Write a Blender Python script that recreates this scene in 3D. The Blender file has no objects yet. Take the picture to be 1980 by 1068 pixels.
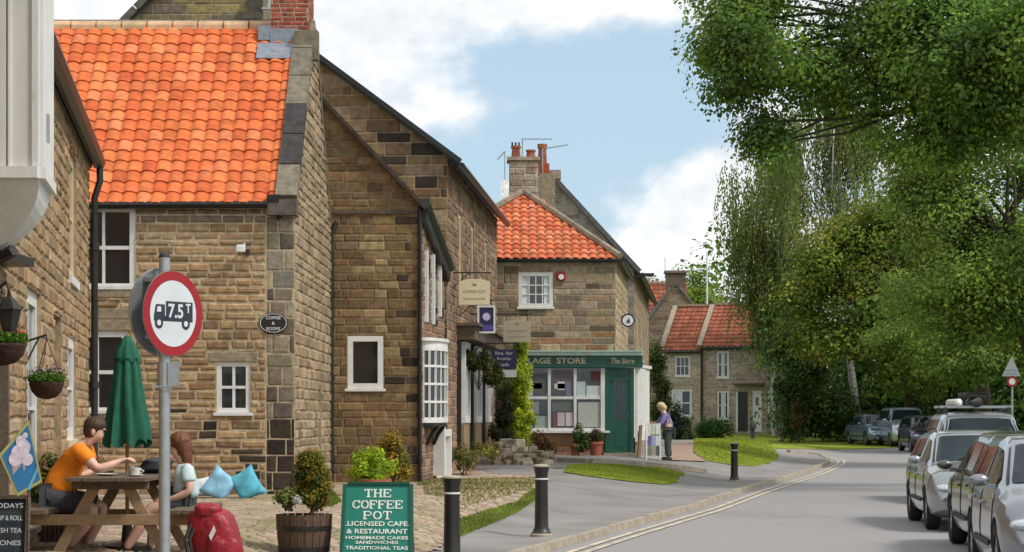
import bpy, math, random
import numpy as np
from mathutils import Vector, Matrix
from mathutils.geometry import delaunay_2d_cdt
S = bpy.context.scene
COL = S.collection
R = math.radians
rnd = random.Random(7)

# ------------------------------------------------------------------ camera
cd = bpy.data.cameras.new("camera"); cam = bpy.data.objects.new("camera", cd); COL.objects.link(cam)
cam.location = (0, 0, 1.6); cam.rotation_euler = (R(90), 0, 0)
cd.sensor_width = 36; cd.lens = 36*4000/1980; cd.shift_y = 271/1980
cd.clip_start = .5; cd.clip_end = 3000
S.camera = cam
S.render.resolution_x = 1024; S.render.resolution_y = 552

# ------------------------------------------------------------------ light
S.view_settings.view_transform = 'Standard'; S.view_settings.look = 'None'
S.view_settings.exposure = 0.6; S.view_settings.gamma = 1
SUN_EL, SUN_AZ = 50, 62       # azimuth: degrees to the right of straight behind the camera
w = bpy.data.worlds.new("World"); S.world = w; w.use_nodes = True
nt = w.node_tree; nt.nodes.clear()
def N(t, **k):
    n = nt.nodes.new(t)
    for a, b in k.items(): setattr(n, a, b)
    return n
def L(a, b): nt.links.new(a, b)
def MATH(op, a, b=None, c=None, clamp=False):
    n = N('ShaderNodeMath', operation=op); n.use_clamp = clamp
    for i, v in enumerate((a, b, c)):
        if v is None: continue
        if isinstance(v, (int, float)): n.inputs[i].default_value = v
        else: L(v, n.inputs[i])
    return n.outputs[0]
sun_dir = Vector((math.sin(R(SUN_AZ))*math.cos(R(SUN_EL)), -math.cos(R(SUN_AZ))*math.cos(R(SUN_EL)), math.sin(R(SUN_EL))))
sky = N('ShaderNodeTexSky', sky_type='NISHITA'); sky.sun_disc = False
sky.sun_elevation = R(SUN_EL); sky.sun_rotation = math.atan2(sun_dir.x, sun_dir.y)
sky.air_density = 1.0; sky.dust_density = 1.0; sky.ozone_density = 1.5
tc = N('ShaderNodeTexCoord'); sx = N('ShaderNodeSeparateXYZ'); L(tc.outputs['Generated'], sx.inputs[0])
yy = MATH('MAXIMUM', sx.outputs[1], .12)
uu = MATH('DIVIDE', sx.outputs[0], yy); vv = MATH('DIVIDE', sx.outputs[2], yy)
def noise(scale, detail, stretch=(1, 1, 1), rough=.55, w_=0.):
    m = N('ShaderNodeMapping'); L(tc.outputs['Generated'], m.inputs[0]); m.inputs['Scale'].default_value = stretch
    m.inputs['Location'].default_value = (w_, w_*.7, w_*.3)
    n = N('ShaderNodeTexNoise'); L(m.outputs[0], n.inputs['Vector'])
    n.inputs['Scale'].default_value = scale; n.inputs['Detail'].default_value = detail; n.inputs['Roughness'].default_value = rough
    return n.outputs['Fac']
n1 = noise(9, 8, (1, 1, 2.2)); n2 = noise(34, 7, (1, 1, 1.4), .6, 3.)
def blob(px, py, sx_, sy_, amp):
    a = MATH('DIVIDE', MATH('SUBTRACT', uu, (px-990)/4000), sx_/4000)
    b = MATH('DIVIDE', MATH('SUBTRACT', vv, (805-py)/4000), sy_/4000)
    e = MATH('EXPONENT', MATH('MULTIPLY', MATH('ADD', MATH('MULTIPLY', a, a), MATH('MULTIPLY', b, b)), -1))
    return MATH('MULTIPLY', e, amp)
den = MATH('ADD', MATH('MULTIPLY', MATH('SUBTRACT', n1, .5), 1.3), MATH('MULTIPLY', MATH('SUBTRACT', n2, .5), 1.0))
hi = MATH('MULTIPLY', MATH('SUBTRACT', vv, .16), 5., clamp=False)       # thicker cover overhead
hi = MATH('MINIMUM', MATH('MAXIMUM', hi, 0), .55)
terms = [blob(760, -60, 620, 150, .85), blob(560, 330, 260, 500, .55), blob(900, 205, 150, 55, .42), blob(1330, 470, 130, 130, 1.15),
         blob(1420, 370, 120, 110, .9), blob(1200, 300, 330, 190, -.5), blob(1150, 160, 260, 60, -.3), blob(1700, 250, 280, 300, .6), blob(150, 20, 300, 100, .8)]
tot = MATH('ADD', den, hi)
for t in terms: tot = MATH('ADD', tot, t)
mask = N('ShaderNodeMapRange', interpolation_type='SMOOTHSTEP'); L(tot, mask.inputs[0])
mask.inputs[1].default_value = -.05; mask.inputs[2].default_value = .62
shade = N('ShaderNodeMapRange'); L(MATH('ADD', MATH('MULTIPLY', n2, .6), MATH('MULTIPLY', n1, .4)), shade.inputs[0])
shade.inputs[1].default_value = .35; shade.inputs[2].default_value = .65
cl = N('ShaderNodeMix', data_type='RGBA'); L(shade.outputs[0], cl.inputs[0])
cl.inputs[6].default_value = (5.2, 5.5, 5.8, 1); cl.inputs[7].default_value = (7.6, 7.6, 7.6, 1)
skc = N('ShaderNodeMix', data_type='RGBA'); skc.inputs[0].default_value = .75
L(sky.outputs[0], skc.inputs[6]); skc.inputs[7].default_value = (3.5, 4.7, 5.7, 1)
mx = N('ShaderNodeMix', data_type='RGBA'); L(mask.outputs[0], mx.inputs[0]); L(skc.outputs[2], mx.inputs[6]); L(cl.outputs[2], mx.inputs[7])
bg = N('ShaderNodeBackground'); L(mx.outputs[2], bg.inputs[0]); bg.inputs[1].default_value = .1
wo = N('ShaderNodeOutputWorld'); L(bg.outputs[0], wo.inputs[0])
sl = bpy.data.lights.new("sun", 'SUN'); sl.energy = 1.9; sl.angle = R(11); sl.color = (1, .95, .87)
so = bpy.data.objects.new("sun", sl); COL.objects.link(so); so.rotation_euler = sun_dir.to_track_quat('Z', 'Y').to_euler()

# ------------------------------------------------------------------ materials
def newmat(name):
    m = bpy.data.materials.new(name); m.use_nodes = True
    return m, m.node_tree, m.node_tree.nodes['Principled BSDF']
def mat(name, col=(.5, .5, .5), rough=.6, metal=0., var=.15, vscale=6., bump=0., bscale=40., attr=False, coat=0., spec=.5, trans=0., stain=None, stretch=(1, 1, 1)):
    m, t, b = newmat(name)
    n, l = t.nodes.new, t.links.new
    tcd = n('ShaderNodeTexCoord'); mp = n('ShaderNodeMapping'); l(tcd.outputs['Object'], mp.inputs[0]); mp.inputs['Scale'].default_value = stretch
    nz = n('ShaderNodeTexNoise'); l(mp.outputs[0], nz.inputs['Vector']); nz.inputs['Scale'].default_value = vscale; nz.inputs['Detail'].default_value = 6
    mr = n('ShaderNodeMapRange'); l(nz.outputs['Fac'], mr.inputs[0]); mr.inputs[1].default_value = .3; mr.inputs[2].default_value = .7
    mr.inputs[3].default_value = 1-var; mr.inputs[4].default_value = 1+var
    mul = n('ShaderNodeVectorMath'); mul.operation = 'SCALE'; l(mr.outputs[0], mul.inputs['Scale'])
    if attr:
        a = n('ShaderNodeAttribute'); a.attribute_name = 'Col'; l(a.outputs['Color'], mul.inputs[0])
    else: mul.inputs[0].default_value = col[:3]
    out = mul.outputs[0]
    if stain:
        sc, thr, scol, amt = stain
        s = n('ShaderNodeTexNoise'); l(mp.outputs[0], s.inputs['Vector']); s.inputs['Scale'].default_value = sc; s.inputs['Detail'].default_value = 8; s.inputs['Roughness'].default_value = .65
        r = n('ShaderNodeMapRange'); l(s.outputs['Fac'], r.inputs[0]); r.inputs[1].default_value = thr; r.inputs[2].default_value = thr+.14; r.inputs[4].default_value = amt
        mxx = n('ShaderNodeMix'); mxx.data_type = 'RGBA'; l(r.outputs[0], mxx.inputs[0]); l(out, mxx.inputs[6]); mxx.inputs[7].default_value = (*scol, 1)
        out = mxx.outputs[2]
    l(out, b.inputs['Base Color'])
    b.inputs['Roughness'].default_value = rough; b.inputs['Metallic'].default_value = metal
    b.inputs['Coat Weight'].default_value = coat; b.inputs['Coat Roughness'].default_value = .05
    b.inputs['Specular IOR Level'].default_value = spec
    if bump:
        z = n('ShaderNodeTexNoise'); l(mp.outputs[0], z.inputs['Vector']); z.inputs['Scale'].default_value = bscale; z.inputs['Detail'].default_value = 5
        bp = n('ShaderNodeBump'); l(z.outputs['Fac'], bp.inputs['Height']); bp.inputs['Strength'].default_value = bump; bp.inputs['Distance'].default_value = .02
        l(bp.outputs[0], b.inputs['Normal'])
    if trans:
        tr = n('ShaderNodeBsdfTranslucent'); l(out, tr.inputs[0]); ms = n('ShaderNodeMixShader'); ms.inputs[0].default_value = trans
        o = t.nodes['Material Output']; l(b.outputs[0], ms.inputs[1]); l(tr.outputs[0], ms.inputs[2]); l(ms.outputs[0], o.inputs[0])
    return m
M = {}
M['stone'] = mat('stone masonry', attr=True, rough=.92, var=.28, vscale=9, bump=.5, bscale=28, spec=.2, stain=(1.1, .56, (.10, .075, .05), .28))
M['tile'] = mat('clay pantile', attr=True, rough=.8, var=.2, vscale=7, bump=.2, bscale=60, spec=.2, stain=(1.6, .6, (.62, .27, .13), .35))
M['leaf'] = mat('leaves', attr=True, rough=.6, var=.3, vscale=.5, spec=.2, trans=.42)
M['attr'] = mat('painted and printed surface', attr=True, rough=.6, var=.08, vscale=8)
M['bark'] = mat('bark', (.09, .07, .05), .95, var=.4, vscale=8, bump=.8, bscale=20, stretch=(1, 1, .3))
M['birchbark'] = mat('birch bark', (.48, .46, .42), .8, var=.4, vscale=5, bump=.3, stain=(6, .58, (.05, .045, .04), .9), stretch=(1, 1, 1.8))
M['white'] = mat('white gloss paint', (.70, .695, .67), .45, var=.09, vscale=5)
M['oldwhite'] = mat('weathered white paint', (.66, .66, .64), .55, var=.08, vscale=4, bump=.1, stain=(5, .62, (.42, .40, .35), .6), stretch=(2, 2, .5))
M['cream'] = mat('cream paint', (.62, .52, .34), .6, var=.08)
M['black'] = mat('black gloss paint', (.012, .012, .012), .35, var=.2)
M['iron'] = mat('dark cast iron', (.018, .016, .015), .42, var=.25, bump=.1)
M['glass'] = mat('window glass', (.014, .015, .017), .05, var=.6, vscale=1.5, spec=1., bump=.06, bscale=3)
M['slate'] = mat('slate', (.085, .085, .09), .7, var=.3, vscale=9, bump=.4)
M['lead'] = mat('lead flashing', (.25, .28, .33), .5, var=.2, vscale=12, metal=.3)
M['galv'] = mat('galvanised steel', (.42, .44, .46), .42, var=.12, vscale=18, metal=.75)
M['dwood'] = mat('weathered wood', (.13, .095, .065), .85, var=.35, vscale=7, bump=.5, bscale=30, stretch=(6, 1, 6))
M['wood'] = mat('light timber', (.30, .20, .11), .75, var=.25, vscale=7, bump=.3, stretch=(5, 1, 5))
M['barrel'] = mat('old oak staves', (.10, .062, .04), .85, var=.35, vscale=6, bump=.4, stretch=(5, 5, .7))
M['terracotta'] = mat('terracotta', (.33, .10, .055), .8, var=.2)
M['green'] = mat('dark green gloss paint', (.006, .085, .055), .35, var=.12)
M['lgreen'] = mat('pale green paint', (.45, .60, .52), .5, var=.1)
M['canvas'] = mat('green canvas', (.008, .105, .062), .85, var=.2, vscale=12)
M['skin'] = mat('skin', (.66, .40, .30), .5, var=.08, vscale=15)
M['hairbrown'] = mat('brown hair', (.06, .03, .018), .6, var=.4, vscale=60, bump=.5)
M['hairred'] = mat('auburn hair', (.14, .045, .018), .55, var=.4, vscale=60, bump=.5)
M['hairgrey'] = mat('blond grey hair', (.55, .40, .22), .6, var=.3, vscale=60)
M['orange'] = mat('orange cotton', (.85, .25, .01), .85, var=.12, vscale=9, bump=.5, bscale=9)
M['paleblue'] = mat('pale blue cotton', (.50, .64, .66), .85, var=.1, vscale=9, bump=.5, bscale=9)
M['darkcloth'] = mat('dark grey cotton', (.045, .05, .062), .9, var=.2, bump=.4, bscale=12)
M['purplecloth'] = mat('purple cotton', (.20, .17, .36), .9, var=.2)
M['shoe'] = mat('dark shoe', (.02, .018, .02), .6)
M['cushion'] = mat('turquoise cushion', (.09, .40, .52), .8, var=.3, vscale=7, bump=.4, bscale=10)
M['cushion2'] = mat('sky blue cushion', (.24, .48, .66), .8, var=.3, vscale=7, bump=.4, bscale=10)
M['whitecloth'] = mat('white cloth', (.62, .66, .68), .85, var=.15)
M['red'] = mat('red nylon', (.26, .005, .014), .45, var=.35, vscale=9, bump=.8, bscale=14)
M['tyre'] = mat('tyre rubber', (.018, .018, .018), .85, var=.2)
M['alloy'] = mat('alloy wheel', (.42, .43, .44), .32, metal=.85, var=.1)
M['chrome'] = mat('chrome', (.6, .6, .62), .15, metal=1)
M['lamp'] = mat('headlamp lens', (.55, .58, .62), .08, var=.3, vscale=20, metal=.6, coat=1)
M['carglass'] = mat('car glass', (.008, .018, .022), .04, var=.4, vscale=3, spec=.28)
M['trim'] = mat('black plastic trim', (.02, .02, .022), .6)
M['plate'] = mat('white plastic', (.7, .7, .68), .4)
M['asphalt'] = mat('road asphalt', (.27, .26, .26), .9, var=.10, vscale=45, bump=.25, bscale=90, spec=.3, stain=(.16, .55, (.19, .187, .19), .7))
M['pave'] = mat('pavement asphalt', (.235, .222, .212), .92, var=.2, vscale=.8, bump=.3, bscale=80, spec=.25, stain=(.5, .58, (.30, .27, .22), .6))
M['kerb'] = mat('kerb stone', (.34, .29, .22), .9, var=.25, vscale=5, bump=.3)
M['yline'] = mat('worn line paint', (.55, .49, .36), .85, var=.2, stain=(4, .47, (.28, .265, .24), .85))
M['lawn'] = mat('lawn', (.22, .27, .035), .95, var=.35, vscale=3.2, bump=.8, bscale=30, spec=.1, stain=(1.2, .6, (.28, .30, .05), .7))
M['turf'] = mat('rough grass', (.055, .11, .018), .95, var=.4, vscale=1, bump=.8, bscale=20, spec=.1)
M['gravel'] = mat('gravel path', (.30, .21, .155), .95, var=.35, vscale=16, bump=.6, bscale=60)
for k, c in dict(silver=(.32, .34, .36), grey=(.11, .105, .085), blue=(.24, .33, .42), purple=(.05, .035, .085), dsilver=(.46, .48, .55), whitecar=(.50, .53, .56), near=(.26, .28, .32)).items():
    M['car_'+k] = mat('car paint '+k, c, .28, metal=.65, var=.05, vscale=1.5, coat=.8)

# ------------------------------------------------------------------ ground model
def lerp_tab(x, tab):
    if x <= tab[0][0]: return tab[0][1]
    for (a, b), (c, d) in zip(tab, tab[1:]):
        if x <= c: return b+(d-b)*(x-a)/(c-a)
    return tab[-1][1]
def sst(a, b, x):
    t = min(1, max(0, (x-a)/(b-a))); return t*t*(3-2*t)
ROADZ = [(0, 0), (60, 0), (89, .27), (98, .36), (111, .70), (140, .95), (400, 1.6), (1200, 3)]
def roadz(Y): return lerp_tab(Y, ROADZ)
def pix(px, py, zf):
    Y = 4000*1.6/(py-805)
    for _ in range(60):
        Y = .5*Y+.5*4000*(1.6-zf((px-990)/4000*Y, Y))/(py-805)
    X = (px-990)/4000*Y
    return X, Y
KP = [(-3.6, 8), (-2.15, 14.5)]+[pix(a, b, lambda X, Y: roadz(Y)) for a, b in [(1010, 1068), (1180, 1020), (1350, 975), (1440, 945), (1520, 922), (1575, 905), (1603, 894)]]
KT = [(y, x) for x, y in KP]
def kerbx(Y):
    if Y > KT[-1][0]: return KT[-1][1]+(Y-KT[-1][0])*.25
    return lerp_tab(Y, KT)
def hgt(X, Y):
    d = kerbx(Y)-X
    a = sst(.8, 3.4, d)*.30
    b = sst(.6, 4.6, d)*.56
    t = sst(40, 55, Y)
    l = a*(1-t)+b*t
    return roadz(Y)+l*(1-sst(75, 100, Y))
def G(px, py):
    X, Y = pix(px, py, hgt); return X, Y
def at(px, py, Y):      # a photo position at a known distance, as a point in metres
    return Vector(((px-990)/4000*Y, Y, 1.6-(py-805)/4000*Y))

# ------------------------------------------------------------------ mesh builder
def wloc(o):
    v = Vector((0, 0, 0))
    while o is not None: v += o.location; o = o.parent
    return v
def finish(me, mtl, smooth=False, angle=None):
    if isinstance(mtl, (list, tuple)):
        for q in mtl: me.materials.append(q)
    else: me.materials.append(mtl)
    if smooth:
        me.polygons.foreach_set('use_smooth', [True]*len(me.polygons))
        if angle: me.set_sharp_from_angle(angle=R(angle))
class MB:
    def __init__(s): s.v = []; s.f = []; s.c = []; s.col = (1, 1, 1)
    def add(s, vs, fs, col=None):
        n = len(s.v); s.v += [tuple(q) for q in vs]
        for f in fs: s.f.append(tuple(n+i for i in f)); s.c.append(col or s.col)
    def quad(s, a, b, c, d, col=None): s.add((a, b, c, d), ((0, 1, 2, 3),), col)
    def obox(s, o, ax, ay, az, col=None):
        o, ax, ay, az = map(Vector, (o, ax, ay, az))
        if ax.cross(ay).dot(az) < 0: ax, ay = ay, ax
        vs = [o, o+ax, o+ax+ay, o+ay, o+az, o+ax+az, o+ax+ay+az, o+ay+az]
        s.add(vs, ((0, 3, 2, 1), (4, 5, 6, 7), (0, 1, 5, 4), (1, 2, 6, 5), (2, 3, 7, 6), (3, 0, 4, 7)), col)
    def box(s, c, d, rz=0, col=None):
        c = Vector(c); ca, sa = math.cos(rz), math.sin(rz)
        ax = Vector((ca*d[0], sa*d[0], 0)); ay = Vector((-sa*d[1], ca*d[1], 0)); az = Vector((0, 0, d[2]))
        s.obox(c-ax/2-ay/2-az/2, ax, ay, az, col)
    def prism(s, pts, vec, col=None):
        vec = Vector(vec); pts = [Vector(p) for p in pts]; n = len(pts)
        nrm = Vector((0, 0, 0))
        for i in range(n): nrm += pts[i].cross(pts[(i+1) % n])
        if nrm.dot(vec) > 0: pts = pts[::-1]
        vs = pts+[p+vec for p in pts]
        fs = [tuple(range(n)), tuple(range(2*n-1, n-1, -1))]+[(i, i+n, (i+1) % n+n, (i+1) % n) for i in range(n)]
        s.add(vs, fs, col)
    def beam(s, a, b, w_, h_, up=(0, 0, 1), col=None):
        a, b, up = Vector(a), Vector(b), Vector(up); d = b-a; sd = d.cross(up).normalized(); u2 = sd.cross(d).normalized()
        s.obox(a-sd*w_/2-u2*h_/2, d, sd*w_, u2*h_, col)
    def tube(s, pts, rs, n=8, col=None, caps=True):
        pts = [Vector(p) for p in pts]
        if not isinstance(rs, (list, tuple)): rs = [rs]*len(pts)
        k = len(pts); vs = []; ref = None
        for i, p in enumerate(pts):
            d = (pts[min(i+1, k-1)]-pts[max(i-1, 0)])
            d = d.normalized() if d.length > 1e-9 else Vector((0, 0, 1))
            if ref is None: ref = Vector((1, 0, 0)) if abs(d.x) < .8 else Vector((0, 1, 0))
            a = d.cross(ref).normalized(); b = d.cross(a).normalized(); ref = b.cross(d)*-1 if False else ref
            for j in range(n):
                t = 2*math.pi*j/n; vs.append(p+(a*math.cos(t)+b*math.sin(t))*rs[i])
        fs = []
        for i in range(k-1):
            for j in range(n):
                fs.append((i*n+j, (i+1)*n+j, (i+1)*n+(j+1) % n, i*n+(j+1) % n))
        if caps: fs.append(tuple(range(n))); fs.append(tuple((k-1)*n+j for j in reversed(range(n))))
        s.add(vs, fs, col)
    def lathe(s, prof, c, n=20, col=None, sx=1, sy=1):
        c = Vector(c); vs = []; k = len(prof)
        for r, z in prof:
            for j in range(n):
                t = 2*math.pi*j/n; vs.append((c.x+r*math.cos(t)*sx, c.y+r*math.sin(t)*sy, c.z+z))
        fs = [(i*n+j, i*n+(j+1) % n, (i+1)*n+(j+1) % n, (i+1)*n+j) for i in range(k-1) for j in range(n)]
        fs.append(tuple(reversed(range(n)))); fs.append(tuple((k-1)*n+j for j in range(n)))
        s.add(vs, fs, col)
    def ball(s, c, r, n=12, m=8, col=None):
        c = Vector(c); r = Vector(r) if hasattr(r, '__len__') else Vector((r, r, r)); vs = []
        for i in range(1, m):
            p = math.pi*i/m
            for j in range(n):
                t = 2*math.pi*j/n; vs.append((c.x+r.x*math.sin(p)*math.cos(t), c.y+r.y*math.sin(p)*math.sin(t), c.z-r.z*math.cos(p)))
        a = len(vs); vs += [(c.x, c.y, c.z-r.z), (c.x, c.y, c.z+r.z)]
        fs = [(i*n+j, i*n+(j+1) % n, (i+1)*n+(j+1) % n, (i+1)*n+j) for i in range(m-2) for j in range(n)]
        for j in range(n): fs.append((a, (j+1) % n, j)); fs.append((a+1, (m-2)*n+j, (m-2)*n+(j+1) % n))
        s.add(vs, fs, col)
    def disc(s, c, nrm, r, t, n=28, col=None, rin=0):
        c, nrm = Vector(c), Vector(nrm).normalized(); a = nrm.cross(Vector((0, 0, 1))).normalized(); b = a.cross(nrm)
        P = lambda rr, k, q: c+nrm*q+(a*math.cos(2*math.pi*k/n)+b*math.sin(2*math.pi*k/n))*rr
        if rin == 0: s.prism([P(r, k, 0) for k in range(n)], nrm*t, col)
        else:
            for k in range(n): s.add([P(rin, k, 0), P(r, k, 0), P(r, k+1, 0), P(rin, k+1, 0), P(rin, k, t), P(r, k, t), P(r, k+1, t), P(rin, k+1, t)],
                ((0, 1, 2, 3), (7, 6, 5, 4), (1, 5, 6, 2), (0, 3, 7, 4)), col)
    def build(s, name, mtl, parent=None, smooth=False, angle=35, bevel=0, colors=None):
        off = wloc(parent) if parent is not None else Vector((0, 0, 0))
        V_ = np.array(s.v, dtype=np.float64)-np.array(off)
        me = bpy.data.meshes.new(name); me.from_pydata(V_.tolist(), [], s.f); me.update()
        cols = np.repeat(np.array([list(c)+[1.] for c in s.c], dtype=np.float32), [len(f) for f in s.f], axis=0)
        ca = me.color_attributes.new('Col', 'FLOAT_COLOR', 'CORNER'); ca.data.foreach_set('color', cols.ravel())
        finish(me, M[mtl] if isinstance(mtl, str) else mtl, smooth, angle)
        o = bpy.data.objects.new(name, me); COL.objects.link(o)
        if parent is not None: o.parent = parent
        if bevel:
            b = o.modifiers.new('bevel', 'BEVEL'); b.width = bevel; b.segments = 2; b.limit_method = 'ANGLE'
        return o
def tag(o, label=None, cat=None, group=None, kind=None):
    if label: o['label'] = label
    if cat: o['category'] = cat
    if group: o['group'] = group
    if kind: o['kind'] = kind
    return o
def thing(name, loc, label, cat, group=None):
    o = bpy.data.objects.new(name, None); COL.objects.link(o); o.location = loc; o.empty_display_size = .2
    return tag(o, label, cat, group)
def copy_tree(o, parent=None):
    c = o.copy(); COL.objects.link(c); c.parent = parent
    for ch in list(o.children): copy_tree(ch, c)
    return c
def sheet(name, poly, step, off, mtl, kind='structure', zf=hgt, jit=0):
    poly = [Vector((x, y)) for x, y in poly]
    dense = []
    for i, p in enumerate(poly):
        q = poly[(i+1) % len(poly)]; k = max(1, int((q-p).length/step))
        for j in range(k): dense.append(p+(q-p)*j/k)
    n = len(dense); xs = [p.x for p in poly]; ys = [p.y for p in poly]
    def inside(x, y):
        r = False; j = len(poly)-1
        for i in range(len(poly)):
            a, b = poly[i], poly[j]
            if (a.y > y) != (b.y > y) and x < (b.x-a.x)*(y-a.y)/(b.y-a.y)+a.x: r = not r
            j = i
        return r
    pts = list(dense); x = min(xs)+step/2; i = 0
    while x < max(xs):
        y = min(ys)+step/2
        while y < max(ys):
            if inside(x, y): pts.append(Vector((x+rnd.uniform(-.1, .1)*step, y+rnd.uniform(-.1, .1)*step)))
            y += step
        x += step
    vs, es, fs, *_ = delaunay_2d_cdt(pts, [(i, (i+1) % n) for i in range(n)], [], 1, 1e-4)
    fs = [f for f in fs if inside(sum(vs[i].x for i in f)/len(f), sum(vs[i].y for i in f)/len(f))]
    me = bpy.data.meshes.new(name); me.from_pydata([(v.x, v.y, zf(v.x, v.y)+off) for v in vs], [], fs); finish(me, M[mtl], True)
    o = bpy.data.objects.new(name, me); COL.objects.link(o)
    if kind: o['kind'] = kind
    return o

# ------------------------------------------------------------------ walls
class Wall:
    """vertical plane: o = start (x,y), u runs along d, n points out"""
    def __init__(s, a, b):
        s.o = Vector((a[0], a[1], 0)); d = Vector((b[0]-a[0], b[1]-a[1], 0)); s.len = d.length; s.d = d.normalized(); s.n = Vector((s.d.y, -s.d.x, 0))
    def P(s, u, z, off=0): return s.o+s.d*u+s.n*off+Vector((0, 0, z))
    def box(s, mb, u0, u1, z0, z1, o0, o1, col=None): mb.obox(s.P(u0, z0, o0), s.d*(u1-u0), s.n*(o1-o0), Vector((0, 0, z1-z0)), col)
def clip(poly, conv):
    out = poly; n = len(conv)
    for i in range(n):
        a, b = conv[i], conv[(i+1) % n]; inp = out; out = []
        if not inp: return []
        sd = lambda p: (b[0]-a[0])*(p[1]-a[1])-(b[1]-a[1])*(p[0]-a[0])
        for j in range(len(inp)):
            p, q = inp[j], inp[(j+1) % len(inp)]; sp, sq = sd(p), sd(q)
            if sp >= 0: out.append(p)
            if (sp >= 0) != (sq >= 0):
                t = sp/(sp-sq); out.append((p[0]+(q[0]-p[0])*t, p[1]+(q[1]-p[1])*t))
    return out
def area(p): return abs(sum(p[i][0]*p[(i+1) % len(p)][1]-p[(i+1) % len(p)][0]*p[i][1] for i in range(len(p))))/2
def minus(rects, op):
    res = []
    for (a, b, c, d) in rects:
        e, f, g, h = op
        if e >= b or f <= a or g >= d or h <= c: res.append((a, b, c, d)); continue
        if a < e: res.append((a, e, c, d))
        if f < b: res.append((f, b, c, d))
        m0, m1 = max(a, e), min(b, f)
        if c < g: res.append((m0, m1, c, g))
        if h < d: res.append((m0, m1, h, d))
    return res
def jitcol(c, r, amt=.18):
    k = 1+r.uniform(-amt, amt); return tuple(max(0, x*k*(1+r.uniform(-.05, .05))) for x in c)
def masonry(mb, W, conv, holes, pal, mortar, ch=(.14, .2), cl=(.2, .5), proud=.018, joint=.016, seed=1, rev=.14, back=True, skip=(), pfun=None, insf=.35):
    """mortar sheet with holes, plus individually shaped stones standing proud of it"""
    r = random.Random(seed); us = [p[0] for p in conv]; zs = [p[1] for p in conv]; u0, u1, z0, z1 = min(us), max(us), min(zs), max(zs)
    if back:
        base = [(u0, u1, z0, z1)]
        for h in holes: base = minus(base, h)
        for (a, b, c, d) in base:
            p = clip([(a, c), (b, c), (b, d), (a, d)], conv)
            if len(p) > 2: mb.add([W.P(x, z) for x, z in p], (tuple(range(len(p))),), mortar)
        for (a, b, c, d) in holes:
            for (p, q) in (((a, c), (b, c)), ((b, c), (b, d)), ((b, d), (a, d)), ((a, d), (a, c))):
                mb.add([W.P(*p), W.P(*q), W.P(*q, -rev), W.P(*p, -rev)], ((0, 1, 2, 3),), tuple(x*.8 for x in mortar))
    z = z0
    allh = list(holes)+list(skip)
    while z < z1-.02:
        h = r.uniform(*ch); h = min(h, z1-z)
        u = u0-r.uniform(0, cl[1])
        while u < u1:
            ln = r.uniform(*cl)
            if r.random() < .12: ln *= .5
            hh = [(max(u, u0), min(u+ln, u1), z, z+h)]
            u += ln
            if hh[0][1]-hh[0][0] < .03: continue
            for o_ in allh: hh = minus(hh, o_)
            for (a, b, c, d) in hh:
                j = joint/2
                if b-a < .04 or d-c < .03: continue
                wz = lambda: r.uniform(-.3, .3)*joint
                p = clip([(a+j+wz(), c+j+wz()), (b-j+wz(), c+j+wz()), (b-j+wz(), d-j+wz()), (a+j+wz(), d-j+wz())], conv)
                if len(p) < 3 or area(p) < .002: continue
                cx = sum(q[0] for q in p)/len(p); cz = sum(q[1] for q in p)/len(p)
                sz = min(b-a, d-c); ins = min(.02, sz*.2)
                pr = proud*r.uniform(.4, 1.3)
                inn = []
                for q in p:
                    dx, dz = cx-q[0], cz-q[1]
                    inn.append((q[0]+math.copysign(min(abs(dx), ins), dx), q[1]+math.copysign(min(abs(dz), ins), dz)))
                m = len(p); vs = [W.P(x, zz, .001) for x, zz in p]+[W.P(x, zz, pr+r.uniform(-.3, .3)*proud*insf) for x, zz in inn]
                fs = [tuple(range(m, 2*m))]+[(i, (i+1) % m, (i+1) % m+m, i+m) for i in range(m)]
                cc = pfun(cx, cz, r) if pfun else None
                mb.add(vs, fs, jitcol(cc or r.choice(pal), r))
        z += h
def pantiles(mb, O, U, V_, poly, tw=.24, tl=.28, amp=.032, pal=None, seed=3, sag=None, segs=6, lift=.035):
    """real S-shaped clay tiles in courses; poly = convex outline in (u, v) metres on the slope"""
    r = random.Random(seed); O, U, V_ = Vector(O), Vector(U).normalized(), Vector(V_).normalized(); Nn = U.cross(V_).normalized()
    if Nn.z < 0: Nn = -Nn
    us = [p[0] for p in poly]; vs_ = [p[1] for p in poly]
    nu = int((max(us)-min(us))/tw)+1; nv = int((max(vs_)-min(vs_))/tl)+1
    sd = lambda a, b, p: (b[0]-a[0])*(p[1]-a[1])-(b[1]-a[1])*(p[0]-a[0])
    ins = lambda p: all(sd(poly[i], poly[(i+1) % len(poly)], p) >= -.01 for i in range(len(poly)))
    for j in range(nv):
        for i in range(nu):
            ua = min(us)+i*tw; va = min(vs_)+j*tl
            if not ins((ua+tw/2, va+tl/2)): continue
            c = jitcol(r.choice(pal), r, .12); jz = r.uniform(-.004, .004); ju = r.uniform(-.006, .006); jv = r.uniform(-.008, .008)
            low, up, lip = [], [], []
            for k in range(segs+1):
                t = k/segs; hgt_ = amp*(math.sin(2*math.pi*t-.6)*.8+.25*math.sin(4*math.pi*t))
                x = ua+t*(tw+.012)+ju
                low.append(O+U*x+V_*(va-.02+jv)+Nn*(hgt_+lift+jz)); up.append(O+U*x+V_*(va+tl+.02)+Nn*(hgt_+.006+jz)); lip.append(O+U*x+V_*(va-.015+jv)+Nn*(hgt_+lift-.03+jz))
            n = segs+1; vs = low+up+lip
            fs = [(k, k+1, n+k+1, n+k) for k in range(segs)]+[(2*n+k, 2*n+k+1, k+1, k) for k in range(segs)]
            mb.add(vs, fs, c)
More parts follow.
